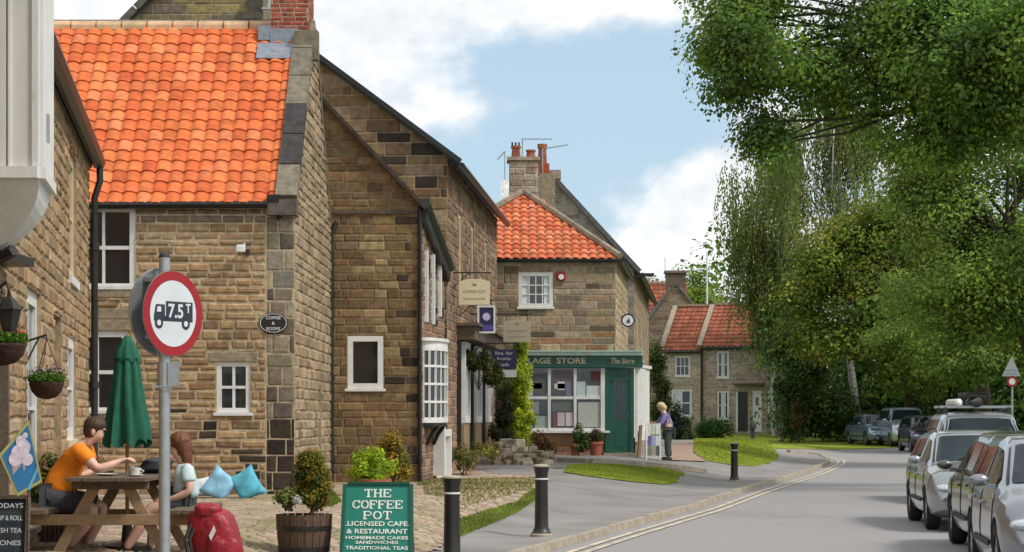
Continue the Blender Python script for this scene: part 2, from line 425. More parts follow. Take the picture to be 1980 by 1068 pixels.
def window(parent, W, u0, u1, z0, z1, cols=2, rows=2, fr=.07, mu=.03, rec=.08, mtl='white', sill=True, pane='glass', name='window', sillz=.05, mid=0, curtain=None):
    mb = MB(); a, b = -rec, -rec+.06
    W.box(mb, u0, u0+fr, z0, z1, a, b); W.box(mb, u1-fr, u1, z0, z1, a, b)
    W.box(mb, u0+fr, u1-fr, z0, z0+fr, a, b); W.box(mb, u0+fr, u1-fr, z1-fr, z1, a, b)
    for i in range(1, cols):
        x = u0+fr+(u1-u0-2*fr)*i/cols; W.box(mb, x-mu/2, x+mu/2, z0+fr, z1-fr, a+.01, b-.012)
    for i in range(1, rows):
        x = z0+fr+(z1-z0-2*fr)*i/rows; m_ = mid if (mid and i*2 == rows) else mu
        W.box(mb, u0+fr, u1-fr, x-m_/2, x+m_/2, a+.012, b-.008)
    f = mb.build(name, mtl, parent)
    g = MB(); g.quad(W.P(u0+fr/2, z0+fr/2, a+.02), W.P(u1-fr/2, z0+fr/2, a+.02), W.P(u1-fr/2, z1-fr/2, a+.02), W.P(u0+fr/2, z1-fr/2, a+.02)); g.build('pane', pane, f)
    if curtain:
        g = MB(); n_ = 12
        for (c0, c1) in curtain:
            for k in range(n_):
                x0 = u0+fr+(u1-u0-2*fr)*(c0+(c1-c0)*k/n_); x1 = u0+fr+(u1-u0-2*fr)*(c0+(c1-c0)*(k+1)/n_); q0 = .006*(k % 2); q1 = .006*((k+1) % 2)
                g.quad(W.P(x0, z0+fr, a+.023+q0), W.P(x1, z0+fr, a+.023+q1), W.P(x1, z1-fr, a+.023+q1), W.P(x0, z1-fr, a+.023+q0))
        g.build('curtain', 'whitecloth', f)
    if sill:
        s = MB(); W.box(s, u0-.05, u1+.05, z0-sillz, z0+.002, a, .045); s.build('sill', mtl if sill is True else sill, f)
    return f
def gutter(parent, a, b, r=.06, mtl='black', name='gutter', drop=None):
    mb = MB(); a, b = Vector(a), Vector(b); mb.tube([a, b], r, 8)
    return mb.build(name, mtl, parent, smooth=True)
def pipe(parent, x, y, z0, z1, r=.04, off=(0, 0), mtl='black'):
    mb = MB(); mb.tube([(x, y, z0), (x, y, z1-.25), (x+off[0], y+off[1], z1)], r, 8)
    k = z0+.6
    while k < z1-.3: mb.tube([(x, y, k), (x, y, k+.08)], r*1.45, 8); k += 1.6
    return mb.build('downpipe', mtl, parent, smooth=True)
def text(parent, body, org, xd, up, width=None, height=None, mtl='white', ext=.004, bold=0., name='lettering', shear=0., space=1.0):
    c = bpy.data.curves.new('t', 'FONT'); c.body = body; c.size = 1; c.align_x = 'CENTER'; c.align_y = 'CENTER'; c.extrude = .01; c.offset = bold; c.shear = shear; c.space_character = space
    c.resolution_u = 3
    o = bpy.data.objects.new('t', c); COL.objects.link(o)
    dg = bpy.context.evaluated_depsgraph_get(); me = bpy.data.meshes.new_from_object(o.evaluated_get(dg)); bpy.data.objects.remove(o)
    P_ = np.array([v.co[:] for v in me.vertices]); mn, mxx = P_.min(0), P_.max(0); ct = (mn+mxx)/2; sz = mxx-mn
    fx = (width/sz[0]) if width else None; fy = (height/sz[1]) if height else None
    fx = fx or fy; fy = fy or fx
    xd, up, org = Vector(xd).normalized(), Vector(up).normalized(), Vector(org); nr = xd.cross(up)
    off = wloc(parent) if parent is not None else Vector((0, 0, 0))
    for v in me.vertices:
        q = v.co; v.co = org+xd*((q[0]-ct[0])*fx)+up*((q[1]-ct[1])*fy)+nr*((q[2]/.01)*ext)-off
    me.name = name; me.materials.clear(); finish(me, M[mtl]); me.update()
    o = bpy.data.objects.new(name, me); COL.objects.link(o)
    if parent is not None: o.parent = parent
    return o
# ================================================================== ground, road, paths
g = 1
terr = [(-400, 6), (-400, 1000), (400, 1000), (400, 6)]
def grid_sheet(name, xs, ys, off, mtl):
    vs = [(x, y, hgt(x, y)+off) for y in ys for x in xs]; n = len(xs)
    fs = [(j*n+i, j*n+i+1, (j+1)*n+i+1, (j+1)*n+i) for j in range(len(ys)-1) for i in range(n-1)]
    me = bpy.data.meshes.new(name); me.from_pydata(vs, [], fs); finish(me, M[mtl], True)
    o = bpy.data.objects.new(name, me); COL.objects.link(o); o['kind'] = 'structure'; return o
grid_sheet('ground', [-1500, -600, -200, -60]+[-30+i*2 for i in range(40)]+[60, 100, 200, 600, 1500], [-60, -5, 4]+[6+i*2 for i in range(66)]+[150, 200, 300, 500, 900, 2200], -.24, 'turf')
kl = []
ys = 8.
while ys < 67: kl.append((kerbx(ys), ys)); ys += 1.0
tip = [G(1603, 893)]
back = [G(1606, 886), G(1590, 880.5), G(1560, 877), G(1520, 874), G(1490, 871), G(1450, 869)]
def line_pts(a, b, n): return [(a[0]+(b[0]-a[0])*i/n, a[1]+(b[1]-a[1])*i/n) for i in range(n)]
right = [(5.6, 8), (7.2, 20), (8.6, 30), (9.6, 38), (12.2, 55), (16.2, 75), (19.5, 90), (22, 99)]
far = [G(1640, 863.5), G(1560, 863), G(1450, 864)]
zroad = lambda X, Y: hgt(X, Y) if (X < kerbx(Y)-.3 or Y > 66) else roadz(Y)
road = kl+tip+back+far[::-1]+[(21, 100)]+right[::-1]
sheet('road', road, 1.1, -.09, 'asphalt', zf=hgt)
pv = [(x-.13, y) for x, y in kl]+tip+back+[(8, 92), (-14, 92), (-14, 8)]
sheet('pavement', pv, .8, 0, 'pave')
# kerb stones: one strip of real upstand
mb = MB(); r_ = random.Random(2); edge = kl+tip+back[:4]
acc = 0
for (a, b) in zip(edge, edge[1:]):
    a, b = Vector((a[0], a[1])), Vector((b[0], b[1])); d = (b-a); ln = d.length; d.normalize(); nn = Vector((-d.y, d.x))
    za, zb = hgt(a.x-.3, a.y), hgt(b.x-.3, b.y)
    if ln < .2: continue
    k = max(1, round(ln/.9))
    for i in range(k):
        p, q = a+d*(ln*i/k+.006), a+d*(ln*(i+1)/k-.006); z0 = za+(zb-za)*i/k; z1 = za+(zb-za)*(i+1)/k; t = r_.uniform(.0, .02)
        A = lambda v, z: (v.x, v.y, z)
        w_ = nn*.14
        mb.add([A(p, z0-.16), A(q, z1-.16), A(q+w_, z1-.16), A(p+w_, z0-.16), A(p+nn*.02, z0+t), A(q+nn*.02, z1+t), A(q+w_, z1+t), A(p+w_, z0+t)],
               ((0, 1, 5, 4), (3, 7, 6, 2), (4, 5, 6, 7), (0, 4, 7, 3), (1, 2, 6, 5)))
o = mb.build('kerb', 'kerb'); o['kind'] = 'structure'
# double lines along the gutter
for nm, w0, w1 in (('line_marking', .24, .33), ('line_marking', .44, .53)):
    vs, fs = [], []
    L_ = [p for p in edge[12:]]
    dense = []
    for a, b in zip(L_, L_[1:]): dense += line_pts(a, b, 4)
    for i, p in enumerate(dense):
        q = dense[min(i+1, len(dense)-1)]; pp = dense[max(i-1, 0)]; d = Vector((q[0]-pp[0], q[1]-pp[1])).normalized(); nn = Vector((d.y, -d.x))
        for wq in (w0, w1):
            x, y = p[0]+nn.x*wq, p[1]+nn.y*wq; vs.append((x, y, hgt(x, y)-.09+.012))
    fs = [(2*i, 2*i+1, 2*i+3, 2*i+2) for i in range(len(dense)-1)]
    me = bpy.data.meshes.new(nm); me.from_pydata(vs, [], fs); finish(me, M['yline']); o = bpy.data.objects.new(nm, me); COL.objects.link(o); o['kind'] = 'structure'
# cobbled forecourt: individually laid setts near the tables, as one paving surface
cob = [(-12, 10), (-3.0, 10), (-2.6, 15), (-1.55, 20.), G(840, 1066), G(905, 1030), G(960, 1005), G(1010, 983), G(1040, 955), G(1055, 930), G(1040, 921), G(960, 921), (-1.3, 47.5), (-12, 47.5)]
cob = cob[:]
M['cobbase'] = mat('sand and moss between setts', (.17, .135, .085), .95, var=.3, vscale=2, bump=.5, stain=(.8, .5, (.13, .15, .03), .85))
sheet('cobbled_forecourt', cob, .45, .022, 'cobbase')
def inpoly(x, y, poly):
    r = False; j = len(poly)-1
    for i in range(len(poly)):
        a, b = poly[i], poly[j]
        if (a[1] > y) != (b[1] > y) and x < (b[0]-a[0])*(y-a[1])/(b[1]-a[1])+a[0]: r = not r
        j = i
    return r
mb = MB(); r_ = random.Random(11); y = 18.0
pal = [(.34, .25, .18), (.37, .28, .20), (.31, .235, .17), (.35, .28, .205), (.30, .22, .16)]
while y < 46:
    dy = .16 if y < 34 else .26
    x = -7.2+r_.uniform(0, .1)
    while x < 2.2:
        dx = r_.uniform(.14, .26)*(1 if y < 34 else 1.5)
        if inpoly(x+dx/2, y+dy/2, cob) and r_.random() > .03 and hash((round(x), round(y))) is not None:
            j = .012; z = [hgt(x+a*dx, y+b*dy)+.024 for a, b in ((0, 0), (1, 0), (1, 1), (0, 1))]; t = r_.uniform(.004, .014)
            q = [(x+j, y+j), (x+dx-j, y+j), (x+dx-j, y+dy-j), (x+j, y+dy-j)]; k = .022
            q2 = [(x+j+k, y+j+k), (x+dx-j-k, y+j+k), (x+dx-j-k, y+dy-j-k), (x+j+k, y+dy-j-k)]
            vs = [(*a, b) for a, b in zip(q, z)]+[(*a, b+t) for a, b in zip(q2, z)]
            c = jitcol(r_.choice(pal), r_, .08)
            mb.add(vs, ((4, 5, 6, 7), (0, 1, 5, 4), (1, 2, 6, 5), (2, 3, 7, 6), (3, 0, 4, 7)), c)
        x += dx
    y += dy
M['sett'] = mat('stone setts', attr=True, rough=.9, var=.25, vscale=4, bump=.4, stain=(.55, .5, (.17, .17, .05), .6))
o = mb.build('cobble_setts', 'sett'); o['kind'] = 'stuff'
# lawns
def rough(poly, amp, step=.45, seed=1):
    r = random.Random(seed); out = []
    for a, b in zip(poly, poly[1:]+poly[:1]):
        n = max(1, int(math.hypot(b[0]-a[0], b[1]-a[1])/step))
        for i in range(n): t = i/n; out.append((a[0]+(b[0]-a[0])*t+r.uniform(-amp, amp), a[1]+(b[1]-a[1])*t+r.uniform(-amp, amp)))
    return out
lawn1 = [G(1097, 903), G(1140, 899.5), G(1220, 903), G(1290, 909), G(1322, 916), G(1308, 934), G(1280, 938), G(1200, 930), G(1130, 921), G(1095, 915)]
lawn2 = [G(1350, 852), G(1400, 848), G(1450, 853), G(1490, 863), G(1504, 878), G(1500, 892), G(1470, 902), G(1420, 901), G(1370, 893), G(1345, 878), G(1342, 862)]
lawn1 = rough(lawn1, .07); lawn2 = rough(lawn2, .10, .6)
sheet('lawn', lawn1, .5, .02, 'lawn'); sheet('lawn', lawn2, 1., .02, 'lawn')
sheet('lawn', [G(1455, 865), G(1560, 864.5), G(1645, 865), (24, 99), (34, 104), (34, 125), (4, 125), (7.6, 98)], 2.2, -.075, 'lawn')
sheet('gravel_path', [G(1292, 862), G(1342, 856), G(1340, 878), G(1366, 894), G(1300, 892), G(1283, 890)], .8, .03, 'gravel')
edgepts = [G(1082, 893), G(1140, 896), G(1220, 900), G(1300, 907), G(1360, 915)]
mb = MB()
for a, b in zip(edgepts, edgepts[1:]):
    A_ = Vector((a[0], a[1], hgt(*a)+.05)); B_ = Vector((b[0], b[1], hgt(*b)+.05)); mb.beam(A_, B_, .22, .12)
o = mb.build('path_edging', 'kerb'); o['kind'] = 'structure'
def tufts(name, poly, n, h, seed, col, off=.03, w=.012):
    r = np.random.default_rng(seed); xs = [p[0] for p in poly]; ys_ = [p[1] for p in poly]; V_, F_, C_ = [], [], []
    k = 0
    while k < n:
        x, y = r.uniform(min(xs), max(xs)), r.uniform(min(ys_), max(ys_))
        if not inpoly(x, y, poly): continue
        z = hgt(x, y)+off; a = r.uniform(0, 6.28); hh = h*r.uniform(.5, 1.4); dx, dy = math.cos(a)*w, math.sin(a)*w; lx, ly = r.normal(0, hh*.35), r.normal(0, hh*.35)
        b = len(V_); V_ += [(x-dx, y-dy, z), (x+dx, y+dy, z), (x+lx, y+ly, z+hh)]; F_.append((b, b+1, b+2)); q = r.uniform(.6, 1.4); C_ += [(col[0]*q, col[1]*q, col[2]*q, 1)]*3; k += 1
    me = bpy.data.meshes.new(name); me.from_pydata(V_, [], F_); ca = me.color_attributes.new('Col', 'FLOAT_COLOR', 'CORNER'); ca.data.foreach_set('color', np.array(C_, dtype=np.float32).ravel()); finish(me, M['leaf'])
    o = bpy.data.objects.new(name, me); COL.objects.link(o); o['kind'] = 'stuff'; return o
tufts('grass_blades', lawn1, 16000, .024, 1, (.30, .36, .05)); tufts('grass_blades', lawn2, 22000, .03, 2, (.30, .36, .05), w=.025)
strip = [G(862, 1012), G(905, 1004), G(940, 992), G(1000, 975), G(1030, 950), G(1045, 950), G(1040, 968), G(1000, 995), G(945, 1020), G(880, 1046), G(862, 1040)]
tufts('grass_blades', strip, 6000, .035, 3, (.19, .25, .04))
tufts('grass_blades', [G(520, 968), G(575, 968), G(590, 952), G(640, 952), G(660, 975), G(640, 985)], 3500, .05, 4, (.16, .2, .04))
tufts('grass_blades', [G(815, 930), G(1040, 926), G(1030, 950), G(900, 985), G(820, 960)], 5000, .03, 5, (.22, .22, .05))

# ================================================================== house A: orange roof, stone front
TAN = [(.37, .245, .13), (.33, .212, .108), (.41, .28, .155), (.29, .182, .098), (.41, .29, .17), (.35, .238, .138), (.25, .158, .09)]
GREYT = [(.27, .22, .155), (.23, .185, .13), (.31, .255, .18), (.20, .16, .11), (.25, .22, .17)]
BROWN = [(.20, .125, .062), (.175, .108, .055), (.215, .142, .072), (.235, .158, .08), (.145, .094, .053), (.195, .135, .075), (.18, .118, .065)]
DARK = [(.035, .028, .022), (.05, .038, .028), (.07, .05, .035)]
MORT = (.47, .375, .25)
ORANGE = [(.64, .16, .052), (.60, .142, .047), (.66, .18, .065), (.67, .205, .08), (.56, .122, .04), (.64, .168, .058), (.62, .15, .05)]
YA, DA = 33.6, 6.2
xr, xl = -3.53, -9.6
gA = .22
A = thing('stone_house', ((xr+xl)/2, YA, gA), 'stone house with bright orange pantile roof and red brick chimney, behind the picnic table', 'house')
W = Wall((xl, YA), (xr, YA)); U = lambda px: (px-990)/4000*YA-xl     # photo column on the front wall -> metres along it
Z = lambda py, Y=YA: 1.6+(805-py)/4000*Y
eA = 5.13
win1 = (U(137), U(262), Z(560), Z(398)); win2 = (U(127), U(247), Z(800), Z(640)); win3 = (U(419), U(484), Z(798), Z(700))
mb = MB()
front = [(0, gA-.3), (W.len, gA-.3), (W.len, eA), (0, eA)]
lint3 = (win3[0]-.12, win3[1]+.12, win3[3], win3[3]+.16); lint2 = (win2[0]-.1, win2[1]+.1, win2[3], win2[3]+.17)
lint2b = (win2[0]-.1, win2[1]+.1, win2[3]+.2, win2[3]+.36); sill1 = (win1[0]-.08, win1[1]+.08, win1[2]-.13, win1[2])
qz = (W.len-.46, W.len, gA-.3, eA)
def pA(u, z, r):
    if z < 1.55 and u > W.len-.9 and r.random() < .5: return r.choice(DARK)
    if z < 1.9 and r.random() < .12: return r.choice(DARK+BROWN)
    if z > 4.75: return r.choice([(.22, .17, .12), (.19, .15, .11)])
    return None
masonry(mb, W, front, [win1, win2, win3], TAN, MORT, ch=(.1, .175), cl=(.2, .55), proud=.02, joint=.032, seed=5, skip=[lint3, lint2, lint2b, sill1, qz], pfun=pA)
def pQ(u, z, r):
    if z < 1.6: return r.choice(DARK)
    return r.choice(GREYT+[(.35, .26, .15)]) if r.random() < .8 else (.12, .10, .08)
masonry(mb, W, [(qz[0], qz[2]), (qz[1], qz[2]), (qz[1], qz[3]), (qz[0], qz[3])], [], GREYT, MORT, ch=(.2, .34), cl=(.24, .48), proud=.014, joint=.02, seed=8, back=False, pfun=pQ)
for a in (lint3, lint2, lint2b, sill1): W.box(mb, a[0], a[1], a[2]+.01, a[3]-.01, 0, .018, col=(.30, .24, .16))
# gable end facing the street
WG = Wall((xr, YA), (xr+.03, YA+DA)); zr = 8.5
gab = [(0, gA-.3), (WG.len, gA-.3), (WG.len, eA), (WG.len/2, zr-.05), (0, eA)]
gwin = (3.9, 4.4, .1, 2.1)
masonry(mb, WG, gab, [gwin], [(.33, .24, .15), (.28, .2, .12), (.24, .18, .115), (.36, .28, .18)], (.44, .36, .25), ch=(.12, .2), cl=(.3, .6), proud=.025, joint=.025, seed=9)
mb.quad((xl, YA+DA, gA-.3), (xl, YA+DA, eA), (xr, YA+DA, eA), (xr, YA+DA, gA-.3), col=MORT)
mb.prism([(xl, YA+.02, gA-.3), (xl, YA+DA, gA-.3), (xl, YA+DA, eA), (xl, YA+DA/2, zr), (xl, YA+.02, eA)], (-.1, 0, 0), col=MORT)
mb.build('wall', 'stone', A)
window(A, W, *win1, cols=2, rows=2, fr=.10, mu=.045, mid=.06, sill=False)
window(A, W, *win2, cols=2, rows=2, fr=.10, mu=.05, mid=.06, sill=False)
window(A, W, *win3, cols=2, rows=2, fr=.075, mu=.045, sill='white')
for q in (win1, win2):
    s = MB(); W.box(s, q[0]-.0, q[1]+.0, q[2]-.0, q[2]+.055, -.05, .03); s.build('sill', 'white', A)
# door in gable
s = MB(); WG.box(s, gwin[0]+.02, gwin[1]-.02, gwin[2], gwin[3]-.02, -.12, -.07); s.build('door', 'dwood', A)
# roof
sl = Vector((0, DA/2, zr-eA)); slen = sl.length; vdir = sl.normalized()
mb = MB(); cw = .30
pantiles(mb, (xl, YA-.14, eA-.08), (1, 0, 0), vdir, [(0, 0), (xr-xl-cw+.05, 0), (xr-xl-cw+.05, slen+.1), (0, slen+.1)], tw=.235, tl=.262, amp=.028, pal=ORANGE, seed=4, lift=.032)
nrm = Vector((1, 0, 0)).cross(vdir)
rf = mb.build('roof', 'tile', A, smooth=True, angle=50)
und = MB(); a0 = Vector((xl, YA-.05, eA-.10)); und.obox(a0, Vector((xr-xl-.02, 0, 0)), sl*1.0, nrm*.06, col=(.10, .05, .03))
und.obox(Vector((xl, YA+DA+.05, eA-.10)), Vector((xr-xl-.02, 0, 0)), Vector((0, -DA/2, zr-eA)), Vector((0, vdir.z, vdir.y))*.06, col=(.35, .12, .05))
und.build('roof_deck', 'attr', A)
mb = MB(); x = xl; r_ = random.Random(3)
while x < xr-1.05:
    mb.tube([(x+.01, YA+DA/2-.02, zr-.02), (x+.43, YA+DA/2-.02, zr-.02)], .13, 10, col=jitcol((.55, .36, .22), r_)); x += .45
mb.build('ridge_tiles', 'tile', A, smooth=True)
mb = MB(); x = xl
while x < xr-1.1:
    ln = r_.uniform(1.2, 2.0); mb.box((x+ln/2, YA+DA/2+.2, zr+.09), (ln-.02, .2, .13), col=jitcol((.22, .2, .17), r_)); x += ln
mb.build('stone_ridge', 'stone', A)
# coping
mb = MB(); k = 6; cpn = nrm
for i in range(k):
    t0, t1 = i/k, (i+1)/k; a = Vector((xr-cw, YA-.06, eA-.08))+sl*1.02*t0; c = [(.20, .175, .13), (.17, .15, .115), (.22, .19, .14)][i % 3]
    if i in (1, 2): c = (.055, .05, .05)
    mb.obox(a+sl*.006, Vector((cw+.05, 0, 0)), sl*1.02/k*.965, cpn*.16, col=c)
    mb.obox(a+sl*1.02/k*.965, Vector((cw+.04, 0, 0)), sl*1.02/k*.04, cpn*.145, col=(.5, .45, .36))
for i in range(k):
    a = Vector((xr-cw, YA+DA+.06, eA-.08))+Vector((0, -DA/2, zr-eA))*1.0*i/k
    mb.obox(a, Vector((cw+.05, 0, 0)), Vector((0, -DA/2, zr-eA))/k*.97, Vector((0, vdir.z, vdir.y))*.16, col=(.15, .13, .1))
mb.obox((xr-cw-.12, YA-.2, eA-.28), (cw+.17, 0, 0), (0, .35, 0), (0, 0, .26), col=(.12, .10, .085))
mb.build('coping', 'stone', A)
gutter(A, (xl, YA-.13, eA-.13), (xr-.28, YA-.13, eA-.10), .06)
mb = MB(); mb.box((xr-.33, YA-.05, eA-.02), (.2, .3, .14)); mb.tube([(xr-.33, YA-.14, eA-.15), (xr-.25, YA-.05, eA-.32), (xr-.12, YA-.03, eA-.2)], .04, 8); mb.build('hopper', 'black', A)
# chimney on the gable apex
cx0, cx1, cy0, cy1 = xr-.70, xr-.03, YA+DA/2-.42, YA+DA/2+.42
mb = MB(); BR = [(.30, .085, .05), (.34, .10, .06), (.25, .065, .04), (.22, .06, .045)]
zc0 = zr-.10
for (a, b) in (((cx0, cy0), (cx1, cy0)), ((cx1, cy0), (cx1, cy1)), ((cx1, cy1), (cx0, cy1)), ((cx0, cy1), (cx0, cy0))):
    w_ = Wall(a, b); masonry(mb, w_, [(0, zc0-.35), (w_.len, zc0-.35), (w_.len, zc0+2.1), (0, zc0+2.1)], [], BR, (.42, .34, .27), ch=(.078, .08), cl=(.2, .24), proud=.006, joint=.012, seed=int(a[0]*7+a[1]*3) % 97)
mb.box(((cx0+cx1)/2, (cy0+cy1)/2, zc0+2.2), (cx1-cx0+.12, cy1-cy0+.12, .2), col=(.3, .24, .18))
ch = mb.build('chimney', 'stone', A)
mb = MB()
for dy in (-.2, .22): mb.lathe([(.13, 0), (.12, .35), (.14, .37), (.14, .42), (.11, .42), (.10, .1)], ((cx0+cx1)/2, (cy0+cy1)/2+dy, zc0+2.3), 14)
mb.build('chimney_pot', 'terracotta', ch, smooth=True)
fl = MB(); fb = Vector((cx0-.22, YA+DA/2, zr+.02)); fl.obox(fb-sl.normalized()*1.02+nrm*.065, (.62, 0, 0), sl.normalized()*.42, nrm*.02)
fl.obox(Vector((cx0-.01, cy0-.012, zc0-.42)), (.5, 0, 0), (0, .012, 0), (0, 0, .42)); fl.obox((cx0-.22, cy0-.0, zc0-.2), (.22, 0, 0), (0, .45, 0), (0, 0, .25))
fl.build('flashing', 'lead', A)
mb = MB(); mb.box(((cx1+xr)/2-.05, cy0-.05, zr-.42), (.42, .25, .5), col=(.2, .17, .12)); mb.build('kneeler_stone', 'stone', A)
# house name plaque and lamp on the wall
def oval(W_, u, z, ru, rz, off, t, n=28):
    P_ = [W_.P(u+ru*math.cos(2*math.pi*k/n), z+rz*math.sin(2*math.pi*k/n), off) for k in range(n)]; return P_, W_.n*t
pq = thing('wall_plaque', W.P(U(529), Z(645), .02), 'oval black plaque with white lettering on the stone wall right of the road sign', 'plaque')
mb = MB(); p, v_ = oval(W, U(529), Z(625), .235, .165, .012, .025); mb.prism(p, v_); mb.build('plate', 'iron', pq)
mb = MB(); n = 36
for k in range(n):
    a0, a1 = 2*math.pi*k/n, 2*math.pi*(k+1)/n
    q = lambda a, s: W.P(U(529)+.235*s*math.cos(a), Z(625)+.165*s*math.sin(a), .041)
    mb.quad(q(a0, .88), q(a0, .93), q(a1, .93), q(a1, .88))
mb.build('rim', 'whitecloth', pq)
text(pq, 'COFFEE', W.P(U(529), Z(615), .04), W.d, (0, 0, 1), width=.24, height=.05, mtl='white', bold=.01)
text(pq, '&', W.P(U(529), Z(625.5), .04), W.d, (0, 0, 1), height=.05, mtl='white', bold=.01)
text(pq, 'ROOMS', W.P(U(529), Z(636), .04), W.d, (0, 0, 1), width=.22, height=.05, mtl='white', bold=.01)
fl = thing('security_light', W.P(U(468), Z(490), .1), 'small grey floodlight high on the stone wall under the orange roof', 'lamp')
mb = MB(); mb.obox(W.P(U(460), Z(486), .12), W.d*.14, W.n*.10+Vector((0, 0, -.03)), Vector((0, 0, .10))); mb.build('housing', 'plate', fl, bevel=.01)
mb = MB(); mb.tube([W.P(U(475), Z(470), 0), W.P(U(475), Z(472), .12), W.P(U(468), Z(482), .15)], .018, 6); mb.build('bracket', 'galv', fl)
mb = MB(); mb.obox(W.P(U(477), Z(494), .02), W.d*.05, W.n*.06, Vector((0, 0, .09))); mb.build('sensor', 'trim', fl)
# low stone seat along the foot of the wall
ms = thing('stone_bench', (-6.3, 32.6, hgt(-6.3, 32.6)), 'low stone bench under the window, carrying the blue cushions', 'bench')
mb = MB(); z0 = hgt(-5, 32.5)
mb.obox((-8.0, 31.75, z0-.02), (3.95, 0, 0), (0, .6, 0), (0, 0, .06), col=(.24, .2, .14)); mb.build('slab', 'stone', ms)

# ================================================================== house B: lower gable with bow window
BO = (.43, .34, .21)
YB = 39.9; gB = .2
XB = lambda px, Y=YB: (px-990)/4000*Y
B = thing('stone_cottage', (-2.6, YB, gB), 'brown stone gable-end cottage with one small white window and a bow window round the corner', 'house')
WB = Wall((-5.0, YB), (XB(812), YB)); UB = lambda px: XB(px)+5.0; ZB = lambda py: 1.6+(805-py)/4000*YB
wB = (UB(672), UB(741), ZB(752), ZB(650))
mb = MB()
ze = ZB(395); shp = [(0, gB-.4), (WB.len, gB-.4), (WB.len, ze), (UB(622), ZB(190)), (0, ZB(190))]
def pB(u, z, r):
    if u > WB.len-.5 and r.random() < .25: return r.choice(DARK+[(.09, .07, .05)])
    if UB(700) < u < UB(755) and ZB(640) < z < ZB(430) and r.random() < .5: return (.30, .225, .12)
    return None
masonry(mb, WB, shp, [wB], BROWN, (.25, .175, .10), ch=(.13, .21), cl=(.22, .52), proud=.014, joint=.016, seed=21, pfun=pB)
WB.box(mb, UB(645), WB.len-.02, ZB(414), ZB(408), .0, .05, col=(.1, .08, .06))
FB = (-1.42, 43.4)
WBF = Wall((XB(812), YB), FB)
bow = (.5, 2.6, ZB(815), ZB(665))
strips = [(.55, .8, ZB(620), ZB(480)), (1.5, 1.75, ZB(620), ZB(480)), (2.5, 2.75, ZB(600), ZB(495))]
masonry(mb, WBF, [(0, gB-.4), (WBF.len, gB-.4), (WBF.len, 4.75), (0, ze)], [], [(.25, .14, .09), (.2, .12, .08), (.28, .2, .13), (.16, .1, .07)], (.35, .27, .2), ch=(.12, .2), cl=(.25, .5), seed=22)
mb.build('wall', 'stone', B)
window(B, WB, *wB, cols=1, rows=1, fr=.105, sill='white', rec=.05)
mb = MB(); dv = (Vector((WB.len, ze))-Vector((UB(622), ZB(190)))).normalized()
mb.beam(WB.P(WB.len+.12, ze-.10, .10), WB.P(UB(622)-.1, ZB(190)+.1, .10), .2, .07, col=(.06, .05, .04)); mb.build('verge', 'stone', B)
mb = MB()   # street-side roof slope, from verge back
a = WB.P(WB.len+.1, ze-.06, .05); b = WB.P(UB(622), ZB(190), .05); dd = Vector((FB[0]-XB(812), FB[1]-YB, 0))
mb.prism([a, b, b+dd*.97+Vector((0, 0, -.6)), a+dd*.97+Vector((0, 0, -.78))], (0, 0, -.05)); mb.build('roof', 'slate', B)
mb = MB(); P0 = WBF.P(-.1, ze+.0, .12); P1 = WBF.P(WBF.len+.1, 4.72, .12); mb.tube([P0, P1], .095, 8); mb.build('gutter', 'black', B, smooth=True)
mb = MB(); mb.obox(WBF.P(0, ze-.32, .0), WBF.P(WBF.len, 4.42, 0)-WBF.P(0, ze-.32, 0), WBF.n*.13, Vector((0, 0, .3))); mb.build('fascia', 'black', B)
pipe(B, XB(810)+.02, YB-.05, gB-.1, ze-.05, .042)
pipe(B, XB(641), YB-.08, gB-.1, ZB(430), .05, off=(.1, .05))
for s_ in strips:
    mb = MB(); WBF.box(mb, s_[0], s_[0]+.14, s_[2], s_[3], 0, .07); f = mb.build('window', 'oldwhite', B)
    mb = MB(); mb.quad(WBF.P(s_[0]+.26, s_[2], .03), WBF.P(s_[0]+.72, s_[2], .03), WBF.P(s_[0]+.72, s_[3], .03), WBF.P(s_[0]+.26, s_[3], .03)); mb.build('pane', 'glass', f)
# bow window
bn = 9; uc = 1.25; ru, rp = .95, .34
def bp(t, z, k=1.0): a = math.pi*t; return WBF.P(uc-ru*math.cos(a)*k, z, max(0.0, rp*math.sin(a))*k)
z0, z1 = ZB(812), ZB(672)
bw = MB()
for i in range(bn+1):
    t = .02+.96*i/bn; p = bp(t, z0); bw.obox(p-WBF.d*.02-WBF.n*.02, WBF.d*.04, WBF.n*.04, Vector((0, 0, z1-z0)))
for j in range(5):
    z = z0+(z1-z0)*j/4
    for i in range(bn): bw.beam(bp(.02+.96*i/bn, z), bp(.02+.96*(i+1)/bn, z), .045, .045 if j % 4 else .09)
bwo = bw.build('bow_window', 'white', B)
pn = MB()
for i in range(bn): pn.quad(bp(.02+.96*i/bn, z0, .985), bp(.02+.96*(i+1)/bn, z0, .985), bp(.02+.96*(i+1)/bn, z1, .985), bp(.02+.96*i/bn, z1, .985))
pn.build('pane', 'glass', bwo)
cn = MB(); K = 18
for (k, za, zb) in ((1.03, z1, z1+.14), (1.12, z1+.14, z1+.2), (1.04, z0-.06, z0)):
    cn.prism([bp(i/K, za, k) for i in range(K+1)], (0, 0, zb-za))
cn.build('cornice', 'white', bwo)
mb = MB(); mb.prism([bp(i/K, z0-.13, .98) for i in range(K+1)], (0, 0, .07)); 
mb.tube([WBF.P(.7, z0-.5, .03), WBF.P(.7, z0-.3, .12), WBF.P(.7, z0-.1, .26)], .035, 6); mb.tube([WBF.P(1.7, z0-.5, .03), WBF.P(1.7, z0-.3, .12), WBF.P(1.7, z0-.1, .26)], .035, 6)
mb.build('bracket', 'black', bwo)
